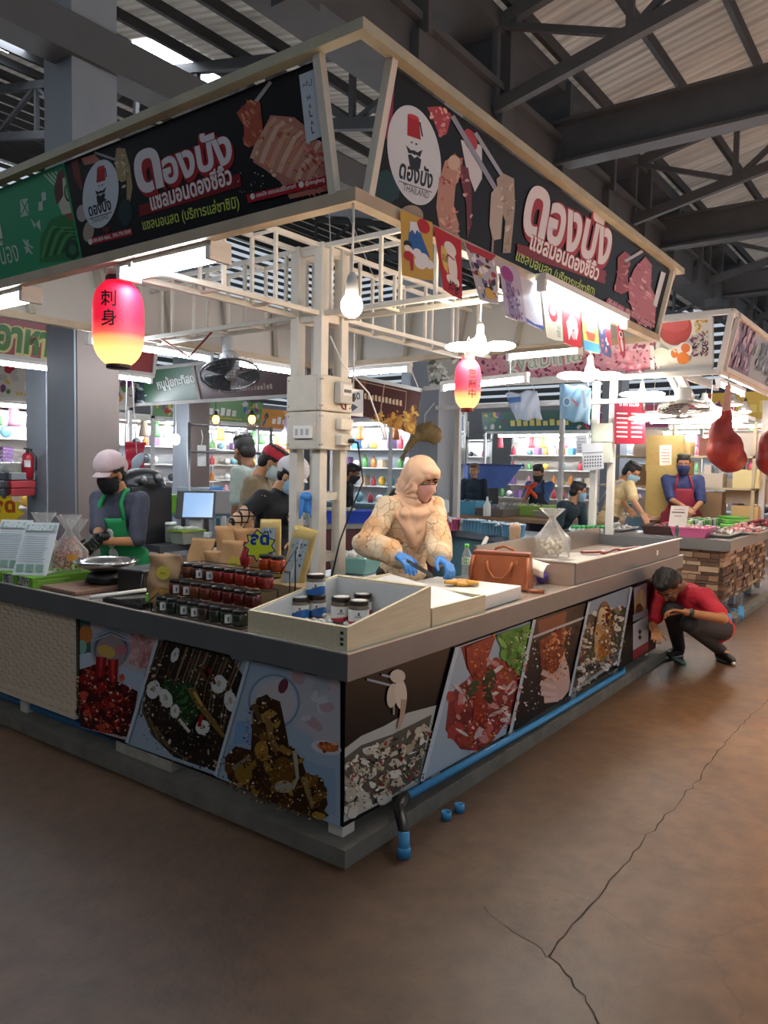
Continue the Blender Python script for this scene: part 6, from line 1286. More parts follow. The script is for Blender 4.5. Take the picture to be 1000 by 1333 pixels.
t = thing('spray_bottle', 'white pump bottle beside the payment screen', 'bottle', on(207, 703)); b = MB(); b.lathe([(.045, 0), (.05, .01), (.048, .14), (.02, .19), (.018, .23)], 16); b.build('bottle_body', mat('cream_bottle', '#d7d9cc', .35), t); b = MB(); b.cap((0, 0, .24), (-.03, -.06, .26), .02, .012); b.lathe([(.022, .225), (.022, .26)], 12); b.build('pump', white_pl, t)
for k, (px, c, lab) in enumerate(((196, '#5a6058', 'tall dark glass jar at the left end of the back table'), (222, '#7f857e', 'dark glass jar beside the payment screen'))):
    t = thing('glass_jar', lab, 'jar', on(px, 706)); b = MB(); b.lathe([(.05, 0), (.055, .01), (.055, .15), (.05, .16)], 16); b.build('jar_body', mat('smoky_glass_%d' % k, c, .12), t); b = MB(); b.lathe([(.056, .16), (.056, .185), (.05, .19)], 16); b.build('lid', white_pl if k else dark_pl, t)
t = thing('food_tub', 'clear tub with a green rim in front of the payment screen', 'tub', on(243, 707)); b = MB(); b.hexa([(-.1, -.08, 0), (.1, -.08, 0), (.1, .08, 0), (-.1, .08, 0)], [(-.13, -.1, .11), (.13, -.1, .11), (.13, .1, .11), (-.13, .1, .11)]); b.build('tub', mat('frosted_tub', '#b9bfae', .3), t); b = MB(); b.box(-.14, -.11, .11, .14, .11, .125); b.build('rim', mat('tub_green', '#8fae3a', .4), t)
b = MB()
for k in range(14): b.ell((rr.uniform(-.09, .09), rr.uniform(-.07, .07), .14), (.035, .03, .02), 7)
b.build('salad', mat('salad_pale', '#cdd0c4', .6), t)
for k in range(9):
    t = thing('sauce_carton', 'slim carton in the row behind the payment screen, %s from the left' % ORD[k], 'carton', on(252, 699)+Vector((.06*k*.6+.05, -.06*k*.8+.35, 0)), R(-50)); b = MB(); b.box(0, 0, 0, .035, .08, .17+.01*(k % 3)); b.build('carton', mat('carton_%d' % (k % 4), ['#c9c4c0', '#4a4448', '#a9b0b8', '#3a6a7a'][k % 4], .5), t)
# blue gloves hanging on the post
t = thing('rubber_gloves', 'blue rubber gloves hanging on the white post', 'gloves', (PX0-.06, PY0+.06, 1.33)); b = MB(); rr = random.Random(5)
for k in range(7): x = -.03+.012*k; b.cap((x, .02*math.sin(k*2), .07), (x*1.5, .03*math.sin(k), -.05-.02*math.sin(k*1.7)), .014, .009)
b.ell((0, 0, .07), (.05, .035, .03)); fuse('gloves', b, mat('glove_3f86d6', '#3f86d6', .45), t, .006, 2)
# wall fan under the back board
def wall_fan(p, label, rz, r=.24, cage='#4a4d50', tilt=60, body='#b9bcbf'):
    t = thing('wall_fan', label, 'fan', p, rz); M_ = Matrix.Rotation(R(tilt), 4, 'X'); cg = mat('fan_cage_'+cage[1:], cage, .4, .3); bm_ = mat('fan_body_'+body[1:], body, .45)
    b = MB(); b.M = M_
    for k in range(7): rr_ = r*(k+1)/7; n = 30; zz = .05*(1-((k+1)/7)**2); b.tube([(rr_*math.cos(2*PI*i/n), rr_*math.sin(2*PI*i/n), zz+.03) for i in range(n+1)], .0022, 4, cap=False)
    for k in range(28): a_ = 2*PI*k/28; b.tube([(.03*math.cos(a_), .03*math.sin(a_), .08), (r*.6*math.cos(a_), r*.6*math.sin(a_), .06), (r*math.cos(a_), r*math.sin(a_), .03), (r*.98*math.cos(a_), r*.98*math.sin(a_), -.04), (.06*math.cos(a_), .06*math.sin(a_), -.07)], .0018, 4)
    b.build('cage', cg, t); b = MB(); b.M = M_; b.tube([(r*math.cos(2*PI*i/30), r*math.sin(2*PI*i/30), 0) for i in range(31)], .009, 6, cap=False); b.build('cage_ring', cg, t)
    for k in range(3):
        b = MB(); b.M = M_ @ Matrix.Rotation(2*PI*k/3, 4, 'Z'); b.sheet(lambda u, v: ((.04+r*.8*v)*math.cos((u-.5)*1.3), (.04+r*.8*v)*math.sin((u-.5)*1.3), .02*(u-.5)*2), 6, 6); b.build('blade', mat('fan_blade', '#39404a', .35), t, solid=.003)
    b = MB(); b.M = M_; b.ell((0, 0, 0), (.05, .05, .05), 14); b.lathe([(.07, -.2), (.085, -.17), (.08, -.07), (.06, -.05)], 18); b.build('motor', bm_, t)
    b = MB(); b.cap(M_ @ Vector((0, 0, -.12)), (0, .16, .14), .035, .05); b.cap((0, .16, .14), (0, .2, .32), .05, .06); b.build('arm', bm_, t); return t
wall_fan(at(300, 488, y=3.1), 'grey wall fan tilted down under the white back board', R(-35), .25, tilt=155)
b = MB(); b.tube([(1.47, 3.1, 2.56), (1.5, 2.8, 2.4), (1.47, 2.5, 2.56)], .008, 6)
tag(b.build('red_cable', mat('red_wire', '#7a2a20', .5)), 'red cable looped behind the white post at the truss', 'cable')
# ---------------------------------------------------------------- pipes on the floor around the stall
bl = mat('blue_pvc', '#3f8fc4', .4)
t = thing('water_pipe', 'blue plastic water pipe running along the right curb with a black elbow', 'pipe', (0, 0, 0)); b = MB(); b.tube([(.42, .02, .135), (1.8, .02, .108), (3.3, .03, .097), (3.38, .05, .097), (3.4, .25, .097)], .019, 10); b.build('long_pipe', bl, t)
b = MB(); b.cap((.44, .02, .135), (.34, -.02, .13), .028, .026); b.cap((.34, -.02, .13), (.25, -.11, .09), .027, .026); b.build('elbow', black_pl, t); b = MB(); b.tube([(.23, -.125, 0.0), (.235, -.12, .10)], .023, 12); b.lathe([(.029, .0), (.029, .035), (.026, .04)], 14, (.23, -.125, 0)); b.build('stub_pipe', bl, t)
for k, (px, py) in enumerate(((581, 1066), (598, 1056))): q = Vt(px, py, 0); t = thing('pipe_stub', 'short blue pipe stub in the floor beside the right curb, %s one' % ('nearer' if k == 0 else 'farther'), 'pipe', q); b = MB(); b.lathe([(.024, 0), (.024, .035), (.018, .035), (.018, .01)], 14); b.build('stub', bl, t)
t = thing('water_pipe', 'dark blue pipe under the wicker panel along the left curb', 'pipe', (0, 0, 0)); b = MB(); b.tube([(.12, 1.55, .11), (.12, 4.2, .11)], .026, 10); b.build('pipe', mat('blue_pvc_dark', '#2f6a94', .45), t)
t = thing('drain_hose', 'thin pale green hose lying on the floor at the end of the curb', 'hose', (0, 0, 0)); b = MB(); b.tube([Vt(860, 850, .06), Vt(868, 852, .02), Vt(880, 858, .014), Vt(892, 864, .012)], .013, 8); b.build('hose', mat('pale_green_pvc', '#8fc0b4', .4), t)
for k, (px, py, h_) in enumerate(((948, 813, .1), (964, 807, .14), (955, 800, .06))): q = Vt(px, py, 0); t = thing('pipe_stub', '%s blue capped pipe in the floor before the stone counter' % ('left', 'right', 'rear')[k], 'pipe', q); b = MB(); b.lathe([(.03, 0), (.036, .005), (.036, h_*.5), (.03, h_*.52), (.03, h_), (.02, h_+.01)], 14); b.build('stub', bl, t)
# ================================================================ neighbouring stalls
wf = mat('white_frame', '#d2d0ca', .5, var=.08, scale=6)
rr = random.Random(21)
def sgn_plain(name, label, x=None, y=None, u0=0, u1=1, z0=2.62, z1=3.08, lean=.1, bg='#8c2a30', rng=1, rough=.35, frame=True):
    # vertical signboard facing -x (plane x) or -y (plane y), top leaning outwards
    t = thing(name, label, 'signboard', (0, 0, 0)); O, U, V = (Vector((x, 0, z0)), Vector((0, -1, 0)), Vector((-lean, 0, z1-z0))) if x is not None else (Vector((0, y, z0)), Vector((1, 0, 0)), Vector((0, -lean, z1-z0)))
    H = V.length; V = V.normalized(); N = U.cross(V); q = lambda u, v, w: O+U*u+V*v+N*w
    if x is not None: u0, u1 = -u1, -u0
    b = MB(); b.hexa([q(u0, 0, -.02), q(u1, 0, -.02), q(u1, 0, 0), q(u0, 0, 0)], [q(u0, H, -.02), q(u1, H, -.02), q(u1, H, 0), q(u0, H, 0)]); b.build('panel', mat('panel_'+bg[1:], bg, rough), t)
    if frame:
        b = MB()
        for v in (-.02, H+.02): b.bar(q(u0-.03, v, 0), q(u1+.03, v, 0), .05)
        for u in (u0-.02, u1+.02): b.bar(q(u, 0, 0), q(u, H, 0), .04)
        b.build('sign_frame', wf, t)
    a = Art(O+N*.001, U, V, N, px=planemap(O, U, V), rng=rng, step=2e-4); a.clip = [(u0, 0), (u1, 0), (u1, H), (u0, H)]; a.box_ = (u0, u1, H); return t, a
def smear(a, cols, n, u0, u1, v0, v1, w=.03):   # small unreadable print: short bars
    px = a.px; a.px = None
    for k in range(n): x = u0+(u1-u0)*k/n; h = a.r.uniform(.5, 1)*(v1-v0); a.poly([(x, v0), (x+(u1-u0)/n*.7, v0), (x+(u1-u0)/n*.7, v0+h), (x, v0+h)], a.r.choice(cols))
    a.px = px
# --- meat stall on the right
t, a = sgn_plain('stall_sign', 'pink bean-patterned signboard with pale green lettering over the meat stall', x=5.65, u0=.58, u1=3.3, bg='#c98f98', rng=31, z1=3.06)
u0, u1, H = a.box_
def MZ(X, Y): return (560+X/4.167, 400+Y/4.167)
a.poly([(560, 440), (850, 420), (850, 455), (560, 470)], '#d6b4b4'); a.scatter(lambda x, y: y > 452-.05*(x-600), (600, 435, 862, 500), 420, (1.4, 3.4), ['#b56a7c', '#c48a98', '#8e4460', '#d0a0a8', '#7a3450'], (.5, .8))
a.poly([(560, 455), (600, 450), (598, 495), (555, 500)], '#a9a89c'); a.scatter(None, (556, 450, 598, 498), 40, (2, 6), ['#c9c8bc', '#7c7e72', '#5c5e56', '#e0dfd4'], (.3, .7))
for col, w in (('#d6cdc6', .045), ('#8fae88', -.01)): a.text('gvabina', (664, 484), (762, 468), col, w, 1.1)
a.build('print', t)
t, a = sgn_plain('stall_sign', 'white picture sign of a red plate, eggs and beans at the meat stall corner', x=5.64, u0=.08, u1=.60, bg='#cfccc0', rng=32, z1=3.08)
def M3(X, Y): return (780+X/4.545, 400+Y/4.545)
a.ell(*M3(455, 130), 27, 30, '#d9d4c6', n=30); a.ell(*M3(450, 120), 22, 23, '#b03a30', n=30); a.ell(*M3(450, 100), 18, 10, '#c4524a'); a.scatter(None, (905, 405, 930, 432), 26, (1.5, 3), ['#d8a83a', '#c98a2a', '#e0c060'], (.5, 1)); a.scatter(None, (900, 432, 926, 462), 60, (1, 4), ['#6a3450', '#8c5068', '#4a2238'], (.2, .4))
a.ell(*M3(370, 290), 12, 12, '#d8d6c4'); a.ell(*M3(450, 280), 9, 11, '#e2dfd4'); a.ell(*M3(450, 272), 5, 6, '#d0783a'); a.ell(*M3(510, 250), 10, 10, '#e6e2d8'); a.ell(*M3(515, 240), 6, 6, '#d2703a'); a.ell(*M3(500, 300), 8, 8, '#d8803a'); a.stroke([M3(350, 180), M3(460, 265)], 2.5, '#d8cfb8'); a.build('print', t)
t, a = sgn_plain('stall_sign', 'violet and grey signboard on the aisle side of the meat stall', y=-.05, u0=5.72, u1=9.5, bg='#8f959c', rng=33, z1=3.08)
px = a.px; a.px = None; a.poly([(5.72, 0), (6.75, 0), (6.5, .5), (5.72, .5)], '#6a4a5e'); a.scatter(lambda x, y: x < 6.6, (5.75, .02, 6.7, .45), 60, (.03, .08), ['#8c6a80', '#a58a9c', '#5a3a50', '#b9a5b0'], (.4, .9)); a.scatter(None, (6.7, .02, 9.4, .44), 40, (.03, .1), ['#a5abb0', '#7f868c', '#b9bec2'], (.3, .6)); a.text('ขาย', (6.95, .12), (7.7, .12), '#3a3f48', 0, 1.0); a.text('เนื้อ', (7.95, .12), (8.6, .12), '#3a3f48', 0, 1.0); a.px = px; a.build('print', t)
mf = thing('canopy_frame', 'white steel frame carrying the meat stall signs', 'frame', (0, 0, 0)); b = MB()
for (p, q) in (((5.62, -.02, 2.57), (5.62, 3.4, 2.57)), ((5.62, -.02, 2.57), (9.6, -.02, 2.57)), ((5.53, -.13, 3.12), (5.53, 3.4, 3.12)), ((5.53, -.13, 3.12), (9.6, -.13, 3.12)), ((5.62, -.02, 2.57), (5.53, -.13, 3.12)), ((5.9, .4, 2.35), (9.5, .4, 2.35)), ((5.9, .4, 2.35), (5.9, 3.4, 2.35)), ((5.62, .45, 2.57), (5.9, .4, 2.35)), ((5.62, .35, 2.57), (5.9, .3, 2.35)), ((5.7, .9, 2.8), (9.5, .9, 2.8)), ((5.7, 1.0, 2.9), (9.5, 1.0, 2.9))): b.bar(p, q, .05)
b.build('rail', wf, mf)
for x, y in ((6.08, 1.16), (6.08, 1.36), (9.4, .2), (9.4, 3.2), (6.3, 3.3)): b = MB(); b.box(x, y, 0, x+.07, y+.07, 2.6); b.build('upright', wf, mf)
mc = thing('stone_counter', 'stone-clad meat counter with a grey steel edge at the right', 'counter', (0, 0, 0))
b = MB(); b.box(6.52, 0, .74, 9.1, .03, .86); b.box(6.52, .03, .74, 6.55, 2.2, .86); b.box(6.55, .03, .80, 9.1, .85, .855); b.box(6.55, .85, .80, 7.3, 2.2, .855); b.build('steel_top', mat('meat_top_steel', '#8d8c8a', .35, .5, var=.12, scale=4), mc)
sts = [mat('stone_%d' % k, c, .8, var=.2, scale=9, bump=.4) for k, c in enumerate(('#a07c5c', '#8a6a50', '#b8987a', '#7a5c48', '#c4a88a', '#6c5444'))]
b = MB(); rs = random.Random(2)
for (fx, L_, o) in (('y', 2.4, 6.64), ('x', 2.0, .13)):
    z = .16
    while z < .735:
        h = rs.choice((.035, .05, .065)); u = 0
        while u < L_:
            w = rs.uniform(.08, .24); dd = rs.uniform(.0, .03); e = min(u+w, L_)-.006; z2 = min(z+h-.006, .738)
            if fx == 'y': b.box(o+u, .10-dd, z, o+e, .14, z2, rs.randrange(6))
            else: b.box(6.60-dd, o+u, z, 6.64, o+e, z2, rs.randrange(6))
            u += w
        z += h
b.build('stone_cladding', sts, mc); b = MB(); b.box(6.64, .14, .15, 9.04, .2, .76); b.box(6.64, .2, .15, 6.7, 2.13, .76); b.build('backing', mat('mortar', '#4a3c32', .9), mc)
for x, y in ((6.66, .16), (7.6, .16), (8.6, .16), (6.66, 1.2), (6.66, 2.05)): foot('leg', x, y, mc, wf, .08, .75, 0)
b = MB(); b.box(6.35, -.12, 0, 11, .0, .06); b.box(6.35, 0, 0, 6.5, 3.2, .06); structure('curb', b, kerb_m)
ZM = .858
def M(px, py, z=ZM): return at(px, py, z=z)
def tub(name, p, w, d_, h, col, label, cat='tub', group=None, rz=0, fl=1.15, rim=True):
    t = thing(name, label, cat, p, rz, group); m = mat('tub_'+col[1:], col, .35); b = MB(); g = fl; c = [(-1, -1), (1, -1), (1, 1), (-1, 1)]
    ob = [(x*w/2, y*d_/2, 0) for x, y in c]; ot = [(x*w/2*g, y*d_/2*g, h) for x, y in c]; it = [(x*w/2*g*.93, y*d_/2*g*.93, h) for x, y in c]; ib = [(x*w/2*.93, y*d_/2*.93, .012) for x, y in c]
    b.add(ob+ot+it+ib, [(3, 2, 1, 0)]+[(i, (i+1) % 4, 4+(i+1) % 4, 4+i) for i in range(4)]+[(4+i, 4+(i+1) % 4, 8+(i+1) % 4, 8+i) for i in range(4)]+[(8+i, 8+(i+1) % 4, 12+(i+1) % 4, 12+i) for i in range(4)]+[(12, 13, 14, 15)]); b.build('tub_body', m, t)
    if rim:
        b = MB()
        for i in range(4): b.bar(Vector(ot[i])+Vector((0, 0, .004)), Vector(ot[(i+1) % 4])+Vector((0, 0, .004)), .018, .014)
        b.build('rim', m, t)
    return t
def heap(name, parent, w, d_, z, cols, n, s=(.02, .05), seed=1, hgt=.05):
    b = MB(); q = random.Random(seed); ms = [mat('heap_'+c[1:], c, .4, var=.3, scale=40) for c in cols]
    for k in range(n): x, y = q.uniform(-w/2, w/2), q.uniform(-d_/2, d_/2); b.ell((x, y, z+hgt*(1-(2*x/w)**2)*(1-(2*y/d_)**2)*q.uniform(.3, 1)), (q.uniform(*s), q.uniform(*s)*.8, q.uniform(*s)*.5), 7, Euler((q.uniform(0, 1), q.uniform(0, 1), q.uniform(0, 3))), mi=q.randrange(len(ms)))
    o = b.build(name, ms, parent); o['kind'] = 'stuff'; return o
t = tub('meat_tray', M(862, 694), .42, .3, .09, '#4a3230', 'brown plastic tray on the meat counter before the yellow shirt'); heap('meat_cuts', t, .36, .24, .06, ['#8a3a38', '#6a2a2a'], 24, seed=3)
t = tub('basin', M(902, 698), .34, .34, .10, '#d86a9a', 'bright pink basin on the meat counter'); heap('minced_meat', t, .3, .3, .08, ['#d8a8a8', '#e4c4c0'], 30, seed=4)
t = tub('basin', M(880, 691), .22, .22, .09, '#c0405a', 'small red basin between the brown tray and the pink basin'); heap('meat_cuts', t, .18, .18, .06, ['#a84a50', '#c07a78'], 14, seed=5)
t = tub('foil_tray', M(930, 697), .5, .4, .03, '#b4b0a8', 'steel tray of pale tripe next to the pink basin'); heap('tripe', t, .46, .36, .03, ['#d0c4b4', '#b8a898', '#8c8474', '#e0d8cc'], 60, seed=6, hgt=.08)
t = tub('foil_tray', M(968, 694), .55, .4, .03, '#b4b0a8', 'steel tray of pink meat at the right end of the meat counter'); heap('meat_cuts', t, .5, .36, .03, ['#c87a78', '#d89a94', '#b45a5c', '#e0b8b0'], 50, s=(.03, .07), seed=7, hgt=.09)
t = tub('foil_tray', M(995, 688), .5, .4, .03, '#b4b0a8', 'steel tray of dark red meat at the right edge'); heap('meat_cuts', t, .46, .36, .03, ['#8c2f38', '#a8484c', '#702830'], 40, s=(.03, .07), seed=8, hgt=.1)
t = tub('meat_tray', M(800, 690), .5, .35, .03, '#a8a8a4', 'flat tray under clear film at the left of the meat counter'); heap('wrapped_packs', t, .44, .3, .03, ['#c9c4be', '#a9a4a0', '#dedad4'], 40, seed=9)
t = thing('meat_slab', 'long pale pink slab of pork on the meat counter between the two men', 'meat', M(850, 680)); b = MB(); b.ell((0, 0, .05), (.3, .14, .05), 16); fuse('slab', b, mat('pork_pink', '#c99a84', .45, var=.2, scale=12), t, .015, 2)
t = thing('card_stand', 'white printed card on a small dark green stand on the meat counter', 'sign', M(881, 703)); b = MB(); b.lathe([(.05, 0), (.05, .02), (.015, .03), (.02, .1), (.012, .16)], 14); b.build('stand', mat('dark_green_stand', '#1f4a3c', .4), t)
a = Art((0, 0, .15), (.3, -.954, 0), (0, 0, 1), (-.954, -.3, 0), step=6e-4, rng=3); a.poly([(-.09, 0), (.09, 0), (.11, .22), (-.07, .22)], '#e0dcd8'); a.stroke([(-.04, .18), (.07, .18)], .008, '#9a9498'); a.stroke([(-.06, .15), (.07, .15)], .012, '#5a5058'); a.stroke([(-.03, .11), (.04, .11)], .01, '#9a9498'); a.build('card', t, .4)
# drink cans, stacked packs on the right, greens
CANC = ['#3f7a4a', '#4f8a3a', '#8fae5a', '#5a6a5c', '#b4b8b0', '#7a9a3a']
k_ = 0
for r_ in range(3):
    for c_ in range(9):
        p = M(905+c_*11, 676-r_*.1); p = Vector((7.35+.0*c_+.10*r_, 1.0-.105*c_-.0, ZM)) if False else Vector((7.5+.11*c_, .80-.13*r_*.9, ZM+.0))
        q = thing('drink_can', 'drink can in row %d from the aisle, %s from the left, behind the meat' % (r_+1, ORD[c_]), 'can', p, 0, 'drink cans behind the meat trays'); b = MB(); b.lathe([(.026, 0), (.033, .008), (.033, .13), (.027, .14)], 12); b.build('can_body', mat('can_%d' % ((c_+r_*2) % 6), CANC[(c_+r_*2) % 6], .3, .4), q); b = MB(); b.lathe([(.027, .14), (.024, .142)], 12); b.build('can_lid', steel, q)
for k in range(5):
    q = thing('green_pack', 'flat green packet, %s in the stack at the right edge' % ORD[k], 'packet', (8.55+.05*k, .45, ZM+.03*k), R(10*k)); b = MB(); b.box(-.2, -.12, .002, .2, .12, .028); b.build('pack', mat('pack_green_%d' % (k % 2), ['#4f9a3a', '#7fb85a'][k % 2], .4), q, bevel=.006)
# hanging legs of meat
def meat_leg(p, s, label, col='#a8352c'):
    t = thing('hanging_meat', label, 'meat', p); b = MB()
    b.ell((0, 0, -.02), (.17*s, .16*s, .17*s)); b.ell((.05*s, -.04*s, -.1*s), (.15*s, .14*s, .13*s)); b.ell((-.06*s, .03*s, .1*s), (.11*s, .1*s, .16*s)); b.ell((.12*s, 0, -.02*s), (.11*s, .1*s, .1*s)); b.cap((-.05*s, 0, .12*s), (.0, 0, .33*s), .085*s, .04*s)
    fuse('meat', b, mat('raw_meat', col, .5, var=.55, scale=5, bump=.5, stretch=(1, 1, .6)), t, .014, 10, disp=wrinkle(.005, 22)); b = MB(); b.cap((-.01*s, 0, .28*s), (.02*s, 0, .52*s), .045*s, .026*s); b.ell((.02*s, 0, .53*s), (.036*s, .03*s, .03*s)); fuse('shank', b, mat('pale_sinew', '#c99484', .4, var=.2, scale=20), t, .01, 2)
    b = MB(); b.tube([(.02*s, 0, .52*s), (.03*s, 0, .6*s), (.03*s, 0, .95)], .006, 6); b.build('hook', steel, t); return t
meat_leg(at(944, 582, d=7.6), 1.12, 'large red leg of meat hanging over the meat counter'); meat_leg(at(1006, 594, d=7.6), 1.0, 'red leg of meat hanging at the right edge of the picture')
# price board, calendar, boxes on the stall's post
t = thing('price_board', 'maroon hanging price board with rows of white print at the meat stall', 'sign', (0, 0, 0)); O = at(810, 576, x=6.0); O.y += .0; a = Art((6.0, 0, 0), (0, -1, 0), (0, 0, 1), (-1, 0, 0), px=pxmap('x', 6.0, -1), rng=4, step=3e-4)
a.poly([(800, 519), (840, 521), (840, 578), (800, 577)], '#7c1f30'); a.text('ราคาเนื้อ', (806, 528), (832, 529), '#e0d0d0', .03, .9)
for k in range(6): a.stroke([(803, 538+k*6), (817, 538.5+k*6)], 1.8, '#d8c0c4'); a.stroke([(822, 538.5+k*6), (836, 539+k*6)], 1.8, '#d8c0c4')
o = a.build('board_print', t); b = MB(); p0, p1 = at(800, 578, x=6.004), at(840, 519, x=6.004); b.box(6.003, min(p0.y, p1.y), p0.z, 6.02, max(p0.y, p1.y), p1.z); b.build('board', mat('maroon_board', '#7c1f30', .4), t)
for nm, q, col, lab, cat in (('wall_calendar', [(757, 578), (784, 576), (786, 610), (759, 613)], '#c9cfd8', 'white wall calendar hanging beside the meat stall post', 'calendar'), ('meter_box', [(771, 551), (796, 551), (796, 575), (771, 575)], '#b9c0b4', 'pale green-grey electricity box on the meat stall post, upper one', 'box'), ('meter_box', [(772, 576), (795, 576), (795, 602), (772, 602)], '#b4bbb0', 'pale grey electricity box on the meat stall post, lower one', 'box'), ('notice_sheet', [(750, 566), (764, 566), (764, 590), (750, 590)], '#b0b6bd', 'grey notice sheet left of the calendar', 'notice'), ('notice_sheet', [(859, 580), (874, 579), (874, 605), (859, 606)], '#d2c4b8', 'pale notice with red marks beyond the maroon apron', 'notice')):
    X = 5.98 if 'calendar' in nm else 6.0; t = thing(nm, lab, cat, (0, 0, 0)); pts = [at(*p, x=X) for p in q]; dp = .12 if 'box' in nm else .006; b = MB(); b.hexa([pts[3], pts[2], pts[2]+Vector((dp, 0, 0)), pts[3]+Vector((dp, 0, 0))], [pts[0], pts[1], pts[1]+Vector((dp, 0, 0)), pts[0]+Vector((dp, 0, 0))]); b.build('panel' if 'box' in nm else 'sheet', mat('sheet_'+col[1:], col, .5), t)
    if 'box' not in nm:
        a = Art((X-.001, 0, 0), (0, -1, 0), (0, 0, 1), (-1, 0, 0), px=pxmap('x', X-.001, -1), rng=4, step=3e-4)
        if 'cal' in nm:
            a.stroke([(759, 590), (785, 588.5)], .9, '#3a3f4a')
            for r_ in range(4):
                for c_ in range(7): a.poly([(761+c_*3.4, 594+r_*4-c_*.15), (762.8+c_*3.4, 594+r_*4-c_*.15), (762.8+c_*3.4, 596+r_*4-c_*.15), (761+c_*3.4, 596+r_*4-c_*.15)], '#4a505c')
        else:
            for k in range(5): a.stroke([(q[0][0]+2, q[0][1]+5+k*4), (q[1][0]-2, q[0][1]+5+k*4)], 1, '#8a5058' if q[0][0] > 800 else '#7f868e')
        a.build('print', t)
# bags hung up over the passage
def hung_bag(name, q, X, col, label, marks, rough=.4):
    t = thing(name, label, 'bag', (0, 0, 0)); P_ = [at(*p, x=X) for p in q]; b = MB()
    def fn(u, v):
        p = P_[0].lerp(P_[1], u).lerp(P_[3].lerp(P_[2], u), v); return (p.x-.06*math.sin(PI*u)*math.sin(PI*v)+.012*math.sin(u*17+v*9), p.y, p.z+.012*math.sin(u*11))
    b.sheet(fn, 20, 14); b.build('bag_sheet', mat('bag_'+col[1:], col, rough), t, solid=.002); a = Art((X-.085, 0, 0), (0, -1, 0), (0, 0, 1), (-1, 0, 0), px=pxmap('x', X-.085, -1), step=3e-4); marks(a); a.build('bag_print', t); b = MB(); b.tube([fn(.1, 0), fn(.15, -.3)], .006, 5); b.tube([fn(.9, 0), fn(.85, -.3)], .006, 5); b.build('bag_handle', mat('bag_'+col[1:], col, rough), t)
hung_bag('plastic_bag', [(728, 500), (770, 504), (768, 552), (730, 546)], 5.75, '#8fb8d4', 'pale blue printed plastic bag hanging below the long tube', lambda a: (a.ell(738, 523, 5, 6, '#dfe8f0'), a.ell(738, 523, 3.6, 4.6, '#5a8ab0'), a.stroke([(745, 520), (752, 528)], 2, '#c05a70'), a.poly([(756, 508), (761, 508), (764, 530), (760, 532)], '#c9dcea')))
hung_bag('plastic_bag', [(658, 512), (700, 508), (706, 545), (672, 548)], 5.75, '#c3cfe0', 'large white plastic bag tied up below the bean sign', lambda a: a.poly([(662, 518), (678, 516), (678, 523), (662, 525)], '#4f78b4'))
# lights of the meat stall
tl = lambda *a_, **k: tube_light(*a_, group=None, **k)
tl(at(735, 492, x=5.75), at(892, 484, x=5.75), 'long fluorescent tube under the meat stall sign, right of the blade lamp'); tl((6.1, .1, 2.5), (7.3, .1, 2.5), 'fluorescent tube under the violet sign at the right edge')
tl((7.2, 1.3, 2.27), (7.2, .2, 2.27), 'fluorescent tube above the maroon apron man', hang=2.78); tl((8.4, 1.5, 2.27), (8.4, .25, 2.27), 'fluorescent tube farther back above the meat counter', hang=2.78)
def pendant(p, label, r=.09, gm=None, top=.5, flat=False):
    t = thing('pendant_lamp', label, 'lamp', p); b = MB(); b.lathe([(.02, .14), (.03, .13), (.035, .09), (r, .0), (r*.96, .0), (.02, .1)], 20, cap=False) if not flat else b.lathe([(.02, .06), (r, .02), (r, .0)], 24, cap=False); b.build('shade', mat('lamp_shade_grey', '#b9b4ac', .3, .3), t); b = MB(); b.ell((0, 0, .0), (r*.75, r*.75, .02), 16); b.build('bulb', gm or warm, t); b = MB(); b.tube([(0, 0, .1), (0, 0, .18)], .018, 8); b.tube([(0, 0, .15), (.01, 0, .15+top*.5), (0, 0, .15+top)], .006, 6); b.build('cord', dark_pl, t)
_p = at(838, 546, x=5.9); pendant(_p, 'flat round lamp hanging in front of the price board', .16, None, 2.33-_p.z-.15, True)
_p = at(917, 528, y=.4); pendant(_p, 'hanging lamp on a looped cord left of the meat leg', 0.12, None, 2.33-_p.z-.15); _p = at(955, 527, y=.4); pendant(_p, 'hanging lamp right of the meat leg hook', 0.12, None, 2.33-_p.z-.15); _p = at(970, 536, y=.4); pendant(_p, 'small hanging lamp second right of the meat leg', 0.1, None, 2.33-_p.z-.15)
wall_fan(at(890, 532, d=7.6), 'white fan hanging face down beside the price board', R(-60), .24, '#c9c4ba', 170, '#d9d9d4')
# back of the meat stall: wooden shelf wall
sw = thing('shelf_rack', 'cream metal shelving with boxes at the back of the meat stall', 'rack', (9.25, 1.6, 0)); b = MB()
for z in (.9, 1.35, 1.8): b.box(0, -1.3, z, .5, 1.0, z+.03)
b.build('shelf', mat('cream_shelf', '#b9a684', .5), sw)
for y in (-1.3, -.2, .96): b = MB(); b.box(0, y, 0, .04, y+.04, 2.3); b.build('upright', mat('cream_shelf', '#b9a684', .5), sw)
BX = [('#c9a468', 'tan'), ('#d8c48a', 'straw'), ('#b0a294', 'grey'), ('#8a6a4a', 'brown'), ('#c9b9a4', 'beige'), ('#7a4a3a', 'russet'), ('#d4b85a', 'yellow')]
for k in range(12):
    c, cn = BX[k % 7]; z = (.93, 1.38, 1.83)[k % 3]; y = .42+.47*(k//3); h = .2+.06*((k*5) % 4)
    o = MB().box(-.15, -.17, 0, .15, .17, h).build('carton', mat('carton_'+c[1:], c, .7), None, (9.42, y, z)); tag(o, '%s carton on the %s shelf behind the meat stall, %s from the right' % (cn, ('lower', 'middle', 'upper')[k % 3], ORD[k//3]), 'box')
